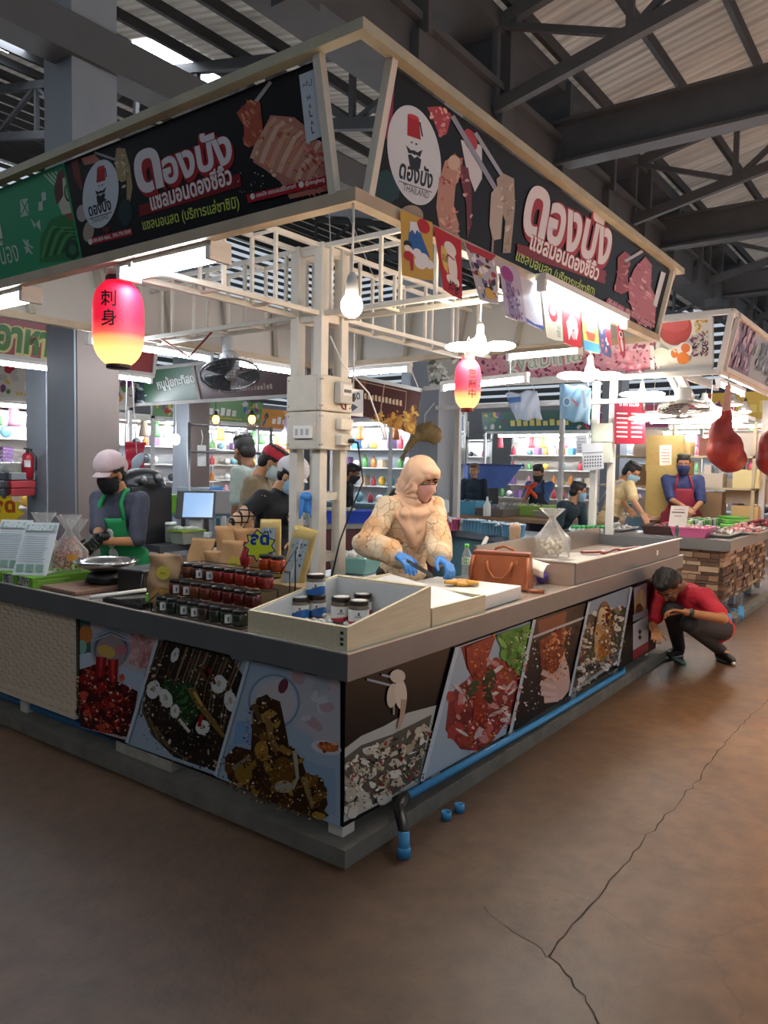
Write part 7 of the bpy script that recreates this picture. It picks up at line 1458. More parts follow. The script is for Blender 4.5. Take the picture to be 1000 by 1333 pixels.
for px, py, w, h, c, lab in ((868, 640, .55, .75, '#c9a860', 'tall straw-coloured panel behind the maroon apron man'), (985, 640, .8, .35, '#b09a84', 'beige cabinet below the meat leg'), (866, 590, .5, .5, '#c4a05c', 'yellow panel above the mask of the maroon apron man')):
    p = at(px, py, d=10.8); o = MB().box(-.06, -w/2, -h/2, .06, w/2, h/2).build('board', mat('panel_'+c[1:], c, .6, var=.1), None, p); tag(o, lab, 'board')
t, a = sgn_plain('stall_sign', 'yellow-green signboard far behind the hanging meat leg', x=11.6, u0=-.6, u1=1.3, z0=1.9, z1=2.25, lean=0, bg='#8fa83a', rng=35); px = a.px; a.px = None; a.text('บ้านสมบุญมี', (-1.0, .2), (.2, .2), '#e4e8c4', .02, .9); a.px = px; a.build('print', t)
b = MB(); b.box(11.64, -.6, 0, 11.7, .0, 1.88); b.box(11.64, .9, 0, 11.7, 1.0, 1.88); tag(b.build('sign_stand', grey_steel), 'grey stand under the yellow-green signboard', 'stand')
tl((9.27, .5, 2.24), (9.27, 1.5, 2.24), 'warm tube over the yellow panels behind the meat stall', gm=mat('warm_tube_glow', '#fff0d0', .4, emit=TUBE, ecol='#ffe6b4'))

# --- the next counter behind the stall (blue-grey), baskets and cans on it
A_, B_ = Vector((5.62, 3.38, 0)), Vector((4.78, .95, 0)); dv = (B_-A_).normalized(); nv = Vector((-dv.y, dv.x, 0)); L2 = (B_-A_).length
if nv.x < 0: nv = -nv
c2 = thing('side_counter', 'blue-grey counter with a teal front behind the woman in the headscarf', 'counter', A_, math.atan2(dv.y, dv.x)); sg = 1 if (Matrix.Rotation(math.atan2(dv.y, dv.x), 3, 'Z') @ Vector((0, 1, 0))).dot(nv) > 0 else -1
b = MB(); b.box(0, min(0, sg*.8), .79, L2, max(0, sg*.8), .86); b.build('worktop', mat('blue_grey_steel', '#7d8890', .4, .3, var=.1), c2); b = MB(); b.box(.0, min(sg*.06, sg*.09), .1, L2, max(sg*.06, sg*.09), .79); b.build('front_panel', mat('teal_panel', '#5f8894', .5, var=.15, scale=3), c2)
for x in (.05, L2-.1): b = MB(); b.box(x, min(sg*.68, sg*.74), 0, x+.06, max(sg*.68, sg*.74), .79); b.box(x, min(sg*.1, sg*.16), 0, x+.06, max(sg*.1, sg*.16), .79); b.build('leg', grey_steel, c2)
def on2(px, py, z=.862): return at(px, py, z=z)
def basket(p, col, label, r=.15, h=.13):
    t = thing('plastic_basket', label, 'basket', p, 0, 'baskets on the blue-grey counter'); m = mat('basket_'+col[1:], col, .45); b = MB(); b.lathe([(r*.8, 0), (r*.85, .01), (r, h), (r*1.04, h), (r*1.04, h+.012), (r*.95, h+.012), (r*.78, .02)], 26, cap=False); b.lathe([(.001, .012), (r*.82, .012)], 26, cap=False); b.build('basket_body', m, t)
    b = MB()
    for k in range(22): a_ = 2*PI*k/22; b.bar((r*.86*math.cos(a_), r*.86*math.sin(a_), .01), (r*1.01*math.cos(a_), r*1.01*math.sin(a_), h), .008)
    b.build('basket_ribs', m, t); heap('ice', t, r*1.5, r*1.5, h*.9, ['#dfe2e4', '#c9ced2'], 26, s=(.025, .04), seed=len(label), hgt=.03); return t
basket(on2(583, 690), '#d86a94', 'pink basket at the left end of the blue-grey counter', .15); basket(on2(617, 692), '#6a9ab4', 'blue basket nearest the pink one', .14); basket(on2(641, 696), '#6a9ab4', 'middle blue basket beside the water bottle', .13); basket(on2(668, 699), '#6a9ab4', 'blue basket farthest right, left of the plastic bag', .13)
t = thing('price_card', 'white rounded price card reading 20 behind the headscarf', 'sign', on2(574, 684)); a = Art((0, 0, .16), (.53, -.848, 0), (0, 0, 1), (-.848, -.53, 0), step=6e-4); a.poly([(-.09, 0), (.08, 0), (.1, .02), (.1, .15), (.08, .17), (-.06, .17), (-.08, .15), (-.11, .02)], '#c4d0d8'); a.text('20', (-.04, .05), (.05, .05), '#3a4650', .02, 1.0); a.build('card', t); b = MB(); b.tube([(0, 0, 0), (0, 0, .18)], .01, 6); b.build('card_post', white_pl, t)
for k in range(9):
    for r_ in range(2):
        p = on2(746+k*6.2, 697); p += Vector((.085*r_, .02*r_, 0)); q = thing('drink_can', 'small green can, %s from the left in the %s row left of the yellow shirt' % (ORD[k], ('front', 'back')[r_]), 'can', p, 0, 'green cans on the blue-grey counter'); b = MB(); b.lathe([(.022, 0), (.026, .006), (.026, .075), (.022, .08)], 12); b.build('can_body', mat('can_silver', '#a9b4ac', .3, .5), q); b = MB(); b.lathe([(.024, .08), (.027, .085), (.027, .105), (.02, .11)], 12); b.build('can_lid', mat('can_green', '#2f8a4a', .35), q)
t = thing('white_bottle', 'white squeeze bottle on the far fish table', 'bottle', at(634, 672, d=10.5)); b = MB(); b.lathe([(.05, 0), (.055, .02), (.05, .16), (.02, .2), (.012, .27)], 14); b.build('bottle_body', white_pl, t)
# fish tables in the passage behind
def table(p, w, d_, h, col, label, rz=0, board=.05):
    t = thing('market_table', label, 'table', p, rz); b = MB(); b.box(-w/2, -d_/2, h-board, w/2, d_/2, h); b.build('tabletop', mat('table_'+col[1:], col, .5, var=.15, scale=4), t)
    for x in (-w/2+.05, w/2-.1):
        for y in (-d_/2+.05, d_/2-.1): b = MB(); b.box(x, y, 0, x+.05, y+.05, h-board); b.build('leg', grey_steel, t)
    return t
FT = at(676, 662, d=11.0); FT.z = 0; table(FT, 1.1, 1.7, .92, '#9a7a5c', 'wooden fish table behind the blue baskets', R(-8)); FT2 = at(690, 690, d=10.2); FT2.z = 0
for k, (px, py, w, d_, h, c, lab) in enumerate(((614, 660, .4, .35, .18, '#5aa8c8', 'light blue tub at the left of the far fish table'), (672, 655, .5, .4, .12, '#9aa4a0', 'grey tray of fish on the far fish table'), (700, 664, .45, .35, .14, '#8fb85a', 'green crate on the far fish table'), (650, 668, .55, .4, .1, '#7a7470', 'dark tray of shellfish behind the blue baskets'), (722, 672, .5, .35, .08, '#a8a49c', 'pale tray before the teal shirt'), (655, 638, .4, .3, .1, '#3a66b8', 'blue basin on the far side of the fish table'), (690, 642, .5, .4, .1, '#c9b05a', 'yellow tray before the orange gloves'))):
    p = at(px, py, d=11.2+(660-py)*.03); p.z = .925; t = tub('fish_tray', p, w, d_, h, c, lab); heap('seafood', t, w*.9, d_*.9, h*.8, ['#8c8c88', '#b9b4ac', '#5c5c5a', '#c9b8a8'], 30, seed=k+40)
t = thing('fish_tank', 'big slanted blue tank behind the person in dark blue', 'tank', at(640, 628, d=14.5), R(-53)); b = MB(); b.hexa([(-.5, -.3, -.1), (.2, -.3, -.1), (.2, .3, -.1), (-.5, .3, -.1)], [(-.5, -.4, .32), (.5, -.4, .32), (.5, .4, .32), (-.5, .4, .32)]); b.build('tank_body', mat('tank_blue', '#6f92e6', .25, var=.3, scale=3), t); b = MB(); b.box(-.54, -.44, .32, .54, .44, .35); b.build('tank_rim', mat('tank_rim', '#27407e', .4), t); b = MB(); b.box(-.4, -.25, -1.35, .1, .25, -.1); b.build('tank_stand', grey_steel, t)
# fish hung on the column
t = thing('dried_fish', 'curved dried fish hanging on the grey column behind the headscarf', 'fish', at(552, 566, x=5.55)); b = MB(); b.M = Matrix.Rotation(R(-53), 4, 'Z'); b.ell((.02, 0, .03), (.17, .07, .12)); b.ell((.13, 0, -.0), (.1, .06, .12)); b.cap((-.1, 0, -.02), (-.22, 0, -.2), .07, .035); b.cap((.0, 0, .12), (.1, 0, .16), .03, .02); fuse('fish_body', b, mat('dried_fish_skin', '#8c7648', .5, var=.4, scale=14, bump=.3), t, .014, 3); b = MB(); b.M = Matrix.Rotation(R(-53), 4, 'Z'); b.add([(-.2, -.01, -.16), (-.24, -.01, -.34), (-.29, -.01, -.28), (-.2, .01, -.16), (-.24, .01, -.34), (-.29, .01, -.28)], [(0, 1, 2), (5, 4, 3), (0, 3, 4, 1), (1, 4, 5, 2), (2, 5, 3, 0)]); b.build('tail_fin', mat('fin_brown', '#6a4a3a', .6), t); b = MB(); b.tube([(0, 0, .12), (.02, 0, .25), (.4, .12, .42)], .006, 5); b.build('string', white_pl, t)

# --- stalls behind on the left
t, a = sgn_plain('stall_sign', 'red signboard with big green lettering behind the grey column at the left', y=5.55, u0=-.8, u1=3.2, z0=2.62, z1=3.2, bg='#8a2030', rng=41)
for col, w in (('#d8cf8a', .13), ('#d8cf8a', .10), ('#2f7a34', .045)): a.text('อาหาร', (-8, 452), (82, 466), col, w, 1.3)
a.build('print', t); tl((.9, 5.55, 2.53), (3.2, 5.55, 2.53), 'fluorescent tube under the red signboard at the left')
t, a = sgn_plain('stall_sign', 'green signboard with white lettering left of the wall fan', x=5.85, u0=7.9, u1=10.2, z0=2.62, z1=3.15, lean=.14, bg='#1f5a3a', rng=42); a.poly([(150, 488), (185, 486), (190, 530), (150, 530)], '#3a4a50'); a.scatter(None, (165, 490, 190, 528), 20, (2, 6), ['#8fa4ac', '#cfd8da', '#5a6a74'], (.2, .5)); a.text('หนูนุ้ยกะทิสด', (206, 506), (254, 497), '#dfe6e0', .03, 1.0); a.build('print', t)
t, a = sgn_plain('stall_sign', 'dark maroon signboard half hidden by the wall fan', x=5.85, u0=5.6, u1=7.85, z0=2.62, z1=3.15, lean=.14, bg='#4a2426', rng=43); smear(a, ['#c9b4a8', '#a88c80'], 18, -7.4, -6.2, .1, .2); a.scatter(None, (300, 470, 335, 505), 12, (3, 8), ['#6a4a40', '#8c6a5c'], (.3, .6)); a.build('print', t)
t, a = sgn_plain('stall_sign', 'red lattice-patterned signboard behind the white post', x=5.85, u0=5.02, u1=5.5, z0=2.5, z1=3.1, lean=.1, bg='#5a2a28', rng=44); px = a.px; a.px = None
for k in range(8): a.stroke([(-5.6+.14*k, 0), (-5.2+.14*k, .6)], .02, '#9a7a6a'); a.stroke([(-5.2+.14*k, 0), (-5.6+.14*k, .6)], .02, '#9a7a6a')
a.px = px; a.build('print', t)
t = thing('stall_banner', 'brown and amber banner sloping down to the right between the post and the grey column', 'banner', (0, 0, 0))
p0, p1, p3 = at(443, 530, d=8.7), at(541, 564, d=8.2), at(443, 486, d=8.7); U = (p1-p0).normalized(); V = (p3-p0); V = (V-U*V.dot(U)).normalized(); N = U.cross(V); pm = planemap(p0, U, V); b = MB()
qd = [pm(*q) for q in ((436, 484), (549, 508), (540, 566), (436, 527))]; w3 = lambda u, v, w: p0+U*u+V*v+N*w
b.add([w3(u, v, 0) for u, v in qd]+[w3(u, v, -.012) for u, v in qd], [(3, 2, 1, 0), (4, 5, 6, 7)]+[(i, (i+1) % 4, 4+(i+1) % 4, 4+i) for i in range(4)]); b.build('banner_sheet', mat('panel_54302a', '#54302a', .4), t)
a = Art(p0+N*.001, U, V, N, px=pm, rng=45, step=2e-4); a.poly([(436, 484), (549, 508), (540, 566), (436, 527)], '#4a2824'); a.poly([(500, 545), (544, 535), (540, 566), (505, 555)], '#b07a34'); a.scatter(inpoly([(490, 540), (544, 530), (540, 564), (480, 545)]), (480, 528, 545, 566), 40, (2, 6), ['#c08a3c', '#8c5a2c', '#d8a84a', '#6a3a24'], (.3, .7)); a.scatter(None, (455, 495, 475, 512), 12, (2, 5), ['#7a4a30', '#94603a'], (.4, .8)); a.stroke([(502, 495), (495, 545)], 1.4, '#a88c7c'); a.stroke([(436, 489), (530, 510), (527, 556)], 1.2, '#b08a70')
for k in range(11): a.poly([(475+k*4.6, 512+k*.9+(k % 3)), (478+k*4.6, 512+k*.9), (478+k*4.6, 520+k*.9), (475+k*4.6, 519+k*.9)], '#d0b490')
a.build('print', t); b = MB()
for q in ((438, 485), (546, 508)): e = w3(*pm(*q), 0); b.tube([e, Vector((e.x, max(4.02, min(4.28, e.y)), 4.93))], .006, 5)
b.bar(w3(*pm(436, 484), 0), w3(*pm(549, 508), 0), .04); b.build('hanging_rail', wf, t)
# arrow plate, blue plate
t = thing('arrow_sign', 'white plate with a dark arrow pointing right beside the meter boxes', 'sign', (0, 0, 0)); X = 1.598; a = Art((0, X, 0), (1, 0, 0), (0, 0, 1), (0, -1, 0), px=pxmap('y', X, 1), step=3e-4); a.poly([(447, 512), (473, 508), (473, 537), (447, 540)], '#b4bec6'); a.text('ก.สด', (452, 522), (469, 519), '#22262c', .03, 1.0); a.poly([(447, 529), (458, 528), (458, 525), (466, 530), (458, 536), (458, 533), (447, 534)], '#3c4048'); a.build('plate_print', t)
p0, p1 = at(447, 540, y=X+.003), at(473, 508, y=X+.003); b = MB(); b.box(min(p0.x, p1.x), X+.002, p0.z, max(p0.x, p1.x), X+.012, p1.z); b.build('plate', white_pl, t); b = MB(); b.tube([((p0.x+p1.x)/2, X+.006, p1.z), ((p0.x+p1.x)/2, X+.006, 2.56)], .006, 5); b.build('hanger_rod', wf, t)
t, a = sgn_plain('stall_sign', 'blue signboard with a white ring beyond the amber one', y=9.6, u0=13.6, u1=17.0, z0=2.3, z1=3.1, lean=0, bg='#3f86b4', rng=46); px = a.px; a.px = None; a.ell(16.2, .5, .22, .22, '#dfe8ee'); a.ell(16.2, .5, .13, .13, '#2a4a6a'); smear(a, ['#dfe8ee'], 16, 13.8, 15.8, .1, .25); a.px = px; a.build('print', t)
t, a = sgn_plain('stall_sign', 'pale violet banner with bold dark letters far behind the meter boxes', x=12.5, u0=9.5, u1=12.6, z0=2.2, z1=2.9, lean=0, bg='#b4a8c0', rng=47); px = a.px; a.px = None; a.text('ZUL', (-12.0, .12), (-10.4, .12), '#3a2448', .06, 1.0); a.px = px; a.build('print', t)
# extinguisher, bamboo counter, fan, yellow star at the left edge
_e = at(36, 612, x=2.25); column(2.36, _e.y-.2, .42, 3.2, False)
t = thing('fire_extinguisher', 'red fire extinguisher hanging on the far grey column at the left edge', 'extinguisher', at(36, 608, x=2.265)); t.scale = (.78, .78, .78); b = MB(); b.lathe([(.07, -.18), (.085, -.16), (.085, .14), (.06, .19), (.025, .21)], 18); b.build('cylinder', mat('extinguisher_red', '#a01c28', .3), t); b = MB(); b.lathe([(.025, .2), (.02, .26)], 10); b.bar((-.06, 0, .27), (.07, 0, .25), .02); b.build('valve', black_pl, t); b = MB(); b.tube([(.03, -.03, .24), (.1, -.06, .15), (.09, -.07, -.05)], .01, 6); b.build('hose', black_pl, t); b = MB()
a0 = math.atan2(-.857, -.515); vs = []
for k in range(7): a_ = a0-.5+1.0*k/6; vs += [(.0865*math.cos(a_), .0865*math.sin(a_), 0.0), (.0865*math.cos(a_), .0865*math.sin(a_), .1)]
b.add(vs, [(2*k, 2*k+2, 2*k+3, 2*k+1) for k in range(6)]); b.build('cylinder_label', white_pl, t)
t = thing('bamboo_counter', 'bamboo-fronted counter with a black top at the left edge', 'counter', (1.0, 6.5, 0)); b = MB(); b.box(-1.4, 0, 1.16, 1.0, .7, 1.2); b.build('worktop', black_pl, t); b = MB()
for k in range(46): b.tube([(-1.38+.051*k, .03, .05), (-1.38+.051*k, .03, 1.15)], .026, 7)
b.build('bamboo_front', mat('bamboo', '#b0905c', .5, var=.25, scale=10), t); b = MB(); b.box(-1.38, .06, 0, .96, .66, 1.15); b.build('counter_body', dark_pl, t)
for k in range(6):
    c = ['#23262c', '#a02a34', '#3a3d42', '#b0343c', '#2c2f34', '#8a8c90'][k]; p = at(14+k % 2*9, 596-(k//2)*12, d=8.6); p.z = 1.2+.09*(k//2); q = thing('tool_pack', '%s pack, %s on the bamboo counter' % (('black', 'red', 'grey', 'crimson', 'charcoal', 'pale')[k], ('front', 'rear')[k % 2]+' '+('lowest', 'middle', 'top')[k//2]), 'packet', p); b = MB(); b.box(-.14, -.12, 0, .14, .12, .085); b.build('pack', mat('pack_'+c[1:], c, .5), q, bevel=.01)
c = at(6, 668, d=6.0); burst(c, .1, .14, 10, ('#c9a820', '#d8c030'), 'yellow price star at the left edge of the picture', 'price_star', [('ลด', '#a04a20')]); b = MB(); b.tube([(c.x, c.y, c.z-.12), (c.x, c.y, .8)], .008, 6); tag(b.build('star_stick', white_pl), 'thin stick under the yellow price star at the left edge', 'stick')
t = table(at(5, 700, d=6.1)*Vector((1, 1, 0)) if False else Vector((at(-10, 700, d=6.2).x, at(-10, 700, d=6.2).y, 0)), .8, .8, .85, '#7a2a2a', 'dark red table at the left edge behind the menus')
p = at(-2, 690, d=6.2); p.z = .852; tt = tub('red_crate', p, .3, .3, .2, '#a82430', 'red crate below the yellow price star'); heap('snacks', tt, .26, .26, .16, ['#c9a050', '#a86a3a', '#d0c0a0'], 20, seed=77)
def stand_fan(p, label):
    t = thing('standing_fan', label, 'fan', p); b = MB(); b.tube([(0, 0, 0), (0, 0, 1.3)], .02, 8); b.lathe([(.2, 0), (.2, .03), (.05, .05)], 20); b.build('stand', white_pl, t); b = MB()
    for k in range(5): r = .045*(k+1); b.tube([(r*math.cos(2*PI*i/24), -.04+.0*i, 1.5+r*math.sin(2*PI*i/24)) for i in range(25)], .004, 4, cap=False)
    for k in range(16): a_ = 2*PI*k/16; b.tube([(0, -.08, 1.5), (.22*math.cos(a_), -.03, 1.5+.22*math.sin(a_))], .003, 4)
    b.build('cage', white_pl, t); b = MB(); b.cap((0, .0, 1.5), (0, .16, 1.5), .05, .06); b.build('motor', white_pl, t)
stand_fan(Vector((at(8, 620, d=9.2).x, at(8, 620, d=9.2).y, .0)), 'white standing fan at the left edge beside the fire extinguisher')
# red plastic sheet, machine, steel rail, bulbs behind the green apron
t = thing('red_sheet', 'red plastic cover hanging behind the white cap of the green apron woman', 'cover', (0, 0, 0)); P_ = [at(x, y, y=5.5) for x, y in ((163, 575), (190, 576), (189, 620), (158, 616))]; b = MB(); b.sheet(lambda u, v: tuple(P_[0].lerp(P_[1], u).lerp(P_[3].lerp(P_[2], u), v)+Vector((.03*math.sin(u*9+v*4), .02*math.sin(v*7), 0))), 14, 12); b.build('sheet', mat('red_plastic_sheet', '#b41c3a', .3), t, solid=.004); b = MB(); b.tube([P_[0], Vector((P_[0].x+.05, 5.53, 2.62))], .006, 5); b.build('string', white_pl, t)
t = thing('scale_paddle', 'pale grey oval plate beside the red plastic cover', 'plate', at(178, 602, y=5.44)); b = MB(); b.tube([(0, 0, .1), (0, .08, 2.62-t.location.z)], .005, 5); b.build('string', white_pl, t); b = MB(); b.M = Matrix.Rotation(R(-55), 4, 'Z') @ Matrix.Rotation(R(35), 4, 'Y'); b.ell((0, 0, 0), (.06, .012, .13), 16); b.build('plate', mat('pale_grey_plate', '#a9b4bc', .4), t)
t = thing('black_machine', 'black coffee machine with round dials behind the green apron woman', 'machine', Vector((at(184, 640, y=4.1).x, 4.1, .862))); b = MB(); b.box(-.22, -.16, 0, .22, .16, .52); b.ell((0, 0, .55), (.24, .18, .14), 16); fuse('machine_body', b, mat('machine_black', '#1b1c20', .35), t, .02, 2); b = MB()
for x, z in ((-.1, .58), (.06, .6), (.12, .45)): b.lathe([(.04, 0), (.045, .01), (.03, .03)], 14, (0, 0, 0)); b.M = Matrix.Translation((x, -.17, z)) @ Matrix.Rotation(PI/2, 4, 'X')
b.build('dial', steel, t)
rl = thing('steel_rail', 'thin steel clothes-rail frame standing behind the payment screen', 'rail', (0, 0, 0)); b = MB(); q0, q1 = at(246, 700, d=7.9), at(352, 700, d=8.6)
for z0_, q in ((0, q0), (0, q1)): b.tube([(q.x, q.y, .0), (q.x, q.y, 2.02)], .018, 8)
for z in (2.0, 1.72): b.tube([(q0.x, q0.y, z), (q1.x, q1.y, z)], .012, 8)
b.build('rail_frame', steel, rl)
t = thing('hanging_tag', 'perforated white tag hanging on the steel rail', 'tag', at(262, 592, d=8.0)); b = MB(); b.M = Matrix.Rotation(R(-50), 4, 'Z'); b.box(-.04, -.006, -.12, .05, .006, .1); b.build('tag_plate', white_pl, t, bevel=.004); b = MB(); b.tube([(0, 0, .1), (.02, 0, .18), (0, 0, .26)], .005, 5); b.build('tag_string', white_pl, t)
amber = mat('amber_filament', '#ffb060', .4, emit=14, ecol='#ff9a3c')
for px, py, lab in ((281, 546, 'amber filament bulb hanging left of the other one behind the fan'), (328, 546, 'amber filament bulb in a wire cage left of the post')):
    t = thing('filament_bulb', lab, 'lamp', at(px, py, x=5.86)); _zt = 2.6-t.location.z; b = MB(); b.ell((0, 0, 0), (.055, .055, .07), 14); b.build('bulb', amber, t); b = MB(); b.lathe([(.03, .06), (.03, .12), (.01, .14)], 10); b.tube([(0, 0, .13), (0, 0, _zt)], .006, 5); b.build('cord', black_pl, t)
    b = MB()
    for k in range(6): a_ = PI*k/3; b.tube([(.02*math.cos(a_), .02*math.sin(a_), .1), (.08*math.cos(a_), .08*math.sin(a_), .02), (.07*math.cos(a_), .07*math.sin(a_), -.09)], .004, 4)
    b.build('wire_cage', dark_pl, t)
t = thing('light_bulb', 'bare white bulb glowing left of the brown column', 'lamp', at(229, 572, x=5.86)); _zt = 2.6-t.location.z; b = MB(); b.ell((0, 0, 0), (.07, .07, .09), 14); b.build('bulb', glow, t); b = MB(); b.tube([(0, 0, .08), (0, 0, _zt)], .008, 5); b.build('cord', white_pl, t)
TB = at(270, 668, d=10.2); t = table(Vector((TB.x, TB.y, 0)), 2.6, .8, .95, '#5c7a80', 'long teal-grey bench behind the payment screen', R(-50))
for k, (px, c, w, h, lab) in enumerate(((200, '#2c3438', .4, .22, 'dark crate on the teal-grey bench'), (222, '#6fae2c', .4, .24, 'lime green crate on the teal-grey bench'), (245, '#a9bccb', .25, .34, 'pale blue folder standing beside the steel rail, left one'), (258, '#b4c4d0', .25, .34, 'pale blue folder standing beside the steel rail, right one'), (280, '#a3a09c', .5, .3, 'grey carton on the teal-grey bench'), (320, '#c9c9c4', .3, .5, 'white bin bag left of the pale green shirt'))):
    p = at(px, 650, d=9.9); p.z = .952; o = MB().box(-w/2, -.12, 0, w/2, .12, h).build('crate', mat('crate_'+c[1:], c, .5), None, p, rz=R(-50), bevel=.012); tag(o, lab, 'box')
# work bench behind the post with boxes
TB = at(440, 672, d=9.2); t = table(Vector((TB.x, TB.y, 0)), 2.2, .8, .92, '#8a8884', 'grey steel bench behind the white post and headscarf', R(-40)); b = MB(); b.box(-1.1, -.38, .3, 1.1, -.35, .86); b.build('front_panel', mat('maroon_front', '#4a2028', .6), t)
for k, (px, c, w, h, lab) in enumerate(((428, '#aab09c', .5, .16, 'pale tub on the steel bench behind the post'), (455, '#2440a0', .55, .14, 'dark blue tub on the steel bench left of the headscarf'), (447, '#d8d8d4', .3, .1, 'crumpled white bag on the steel bench'))):
    p = at(px, 662, d=9.1); p.z = .922; p += Vector((0, .0, 0)); tub('fish_tub', p+Vector((.3*(k == 2), .25*(k == 2), 0)), w, .3, h, c, lab, rz=R(-40))

# --- rows of stalls far back: counter, posts, sign, shelf of goods, tubes
SC_ = ['#a8303a', '#c9c4b8', '#3a6a9a', '#5a8a4a', '#c98a3a', '#7a4a7a', '#b4b0a8', '#2f5a4a', '#c05a70', '#d0b050']
GC = ['#c9c4c0', '#a83a44', '#d8b04a', '#4a7ab0', '#5f9a5a', '#e0ddd8', '#7a5a8a', '#c97a3a', '#2c2f36', '#b9a48c', '#cf8aa0', '#6a9aa4']
def goods_proto(k):
    c = GC[k % 12]; m = mat('goods_'+c[1:], c, .45); b = MB()
    if k % 3 == 0: b.box(-.09, -.07, 0, .09, .07, .2)
    elif k % 3 == 1: b.lathe([(.05, 0), (.06, .01), (.06, .15), (.025, .2), (.025, .24)], 10)
    else: b.ell((0, 0, .09), (.1, .08, .09), 10)
    o = b.build(('packet', 'bottle', 'sack')[k % 3], m, None, (0, 0, -5)); return o
protos = [goods_proto(k) for k in range(12)]; goods_at = []
def far_good(p, k, where): goods_at.append((p, k % 12))
hang_b = []
def hang(p, k):
    c = GC[(k*5) % 12]; m = mat('goods_'+c[1:], c, .45); b = MB(); b.sheet(lambda u, v: ((.06+.05*v)*math.cos(2*PI*u), (.05+.03*v)*math.sin(2*PI*u), -.34*v), 10, 6); o = b.build('hanging_pack', m, None, p, solid=.004); tag(o, 'small pack hanging from the rails of the far stalls', 'goods', 'packs hanging in the far stalls')
nS = [0]; far_glow = mat('far_fluorescent_glow', '#f4f8ff', .4, emit=FAR, ecol='#eef5ff')
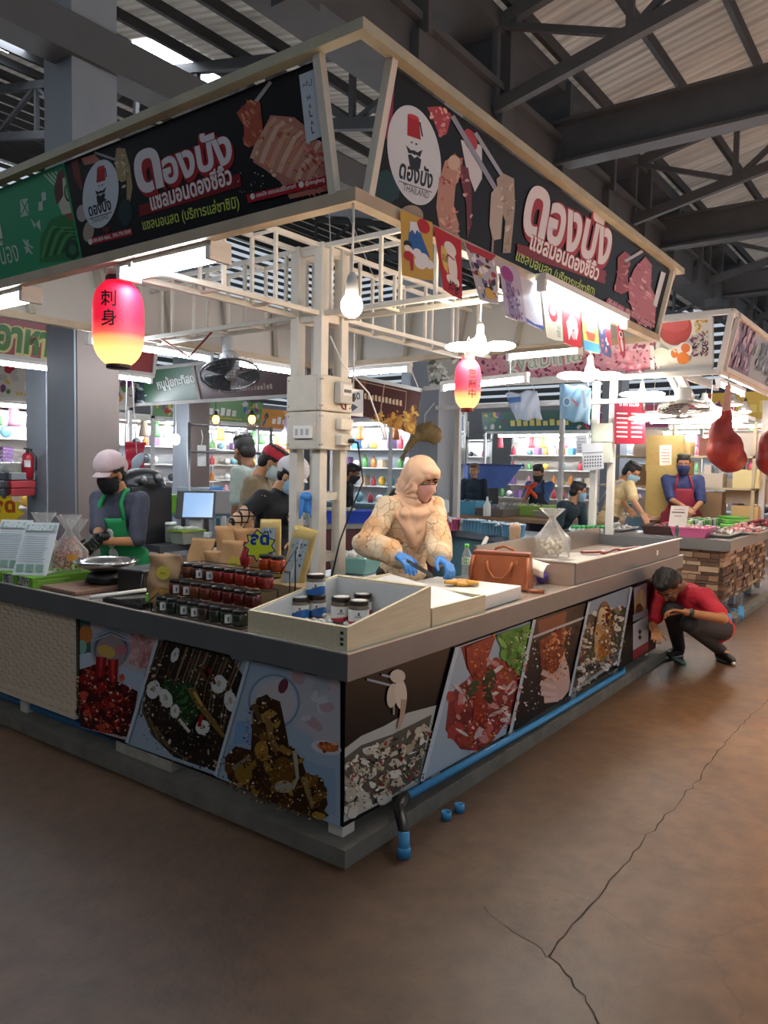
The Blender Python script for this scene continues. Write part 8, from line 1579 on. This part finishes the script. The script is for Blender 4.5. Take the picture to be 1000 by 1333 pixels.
def far_stall(x, y, L_, axis, seed, depth=1.6, sign=True, zs=2.55, lab=''):
    q = random.Random(seed); nS[0] += 1; rz = R(-90) if axis == 'x' else 0      # front faces -y, or -x when axis == 'x'
    t = thing('market_stall', 'far market stall %s' % lab, 'stall', (x, y, 0), rz); col = SC_[seed % 10]; MW = Matrix.Translation((x, y, 0)) @ Matrix.Rotation(rz, 4, 'Z')
    b = MB(); b.box(0, 0, .8, L_, .7, .86); b.box(0, .04, .1, L_, .08, .8); b.build('counter', mat('far_counter_%d' % (seed % 3), ['#8c9298', '#a39c92', '#5f7a84'][seed % 3], .5), t)
    for px_ in (0, L_-.06):
        for py_ in (.0, depth): b = MB(); b.box(px_, py_, 0, px_+.06, py_+.06, zs+.5); b.build('upright', wf, t)
    b = MB(); b.box(0, 0, zs-.05, L_, .05, zs); b.box(0, depth, zs-.05, L_, depth+.05, zs); b.build('rail', wf, t)
    b = MB(); b.box(0, depth+.02, .5, L_, depth+.06, zs-.1); b.build('back_wall', mat('far_back_%d' % (seed % 3), ['#d5d8da', '#dcd4c8', '#c9d4dc'][seed % 3], .6), t)
    for z in (1.15, 1.55, 1.95): b = MB(); b.box(.1, depth-.35, z, L_-.1, depth+.02, z+.025); b.build('shelf', wf, t)
    if sign:
        b = MB(); b.hexa([(0, -.03, zs), (L_, -.03, zs), (L_, -.01, zs), (0, -.01, zs)], [(0, -.12, zs+.48), (L_, -.12, zs+.48), (L_, -.1, zs+.48), (0, -.1, zs+.48)]); b.build('sign_panel', mat('panel_'+col[1:], col, .4), t)
        a = Art((0, -.032, zs), (1, 0, 0), (0, -.184, .983), (0, -.983, -.184), rng=seed, step=2e-4); c2_ = q.choice(['#e8e4dc', '#e0d080', '#2c2f3a'])
        smear(a, [c2_], 9, L_*.25, L_*.75, .12, .34); smear(a, [q.choice(SC_)], 26, L_*.2, L_*.8, .04, .09); a.scatter(None, (.05, .05, L_*.2, .44), 14, (.03, .1), SC_, (.4, .9)); a.scatter(None, (L_*.8, .05, L_-.05, .44), 14, (.03, .1), SC_, (.4, .9)); a.build('sign_print', t)
    for k, (ty, tz) in enumerate(((.06, zs-.12), (depth*.6, zs-.2))):
        tube_light(MW @ Vector((L_*.12, ty, tz)), MW @ Vector((L_*.88, ty, tz)), 'fluorescent tube of the far market stalls', 'tubes of the far stalls', cap=False, r=.024, gm=far_glow)
    for z in (.86, 1.175, 1.575, 1.975):
        for i in range(int(L_/.24)):
            if q.random() < .75: far_good(MW @ Vector((.15+.24*i, depth-.18 if z > 1 else .3+.1*q.random(), z+.001)), q.randrange(100), lab)
    for i in range(int(L_/.3)):
        if q.random() < .65: hang(MW @ Vector((.2+.3*i, depth*.35, zs-.07)), q.randrange(99))
FS = [(3.2, 9.6, 2.6, 'y', 1, 'beyond the column at the left'), (-.3, 10.5, 2.4, 'y', 2, 'at the left edge with its sign turned to the aisle'), (7.4, 11.2, 3.0, 'y', 3, 'behind the amber bulbs'), (11.2, 12.5, 3.4, 'y', 4, 'behind the white post'), (9.6, 9.4, 2.6, 'x', 5, 'facing left beyond the grey bench'), (13.2, 11.4, 3.2, 'x', 6, 'behind the curly-haired person'), (15.2, 7.9, 3.2, 'x', 7, 'behind the blue tank'), (14.6, 4.6, 2.6, 'x', 8, 'behind the orange gloves'), (12.6, 1.9, 2.8, 'x', 9, 'behind the yellow shirt'), (5.0, 15.5, 3.6, 'y', 10, 'in the last row at the left'), (10.5, 17.5, 4.0, 'y', 11, 'in the last row behind the amber bulbs'), (18.5, 14.5, 4.2, 'x', 12, 'in the last row behind the headscarf'), (19.0, 9.0, 4.0, 'x', 13, 'in the last row behind the tank'), (18.0, 4.6, 3.6, 'x', 14, 'in the last row behind the meat stall')]
for (x, y, L_, ax, sd, lab) in FS: far_stall(x, y, L_, ax, sd, lab=lab)
goods_at.sort(key=lambda g: (g[0]-Vector(CAM)).length)
for n_, (p, i) in enumerate(goods_at[:300]):
    o = protos[i] if protos[i].location.z < -4 else protos[i].copy()
    if o.name not in COL.objects: COL.objects.link(o)
    o.location = p; o.scale = (1, 1, rr.uniform(.8, 1.25)); tag(o, 'small coloured pack, bottle or sack on the shelves of the far stalls', 'goods', 'goods on the far stalls')
b = MB(); gm_ = [q.data.materials[0] for q in protos]
for p, i in goods_at[300:]:
    b.add([Vector(v.co)+p for v in protos[i].data.vertices], [tuple(f.vertices) for f in protos[i].data.polygons], i % 3 > 0, i)
tag(b.build('shelf_goods', gm_), 'mixed small packs and bottles filling the farthest shelves', 'goods', None, 'stuff')
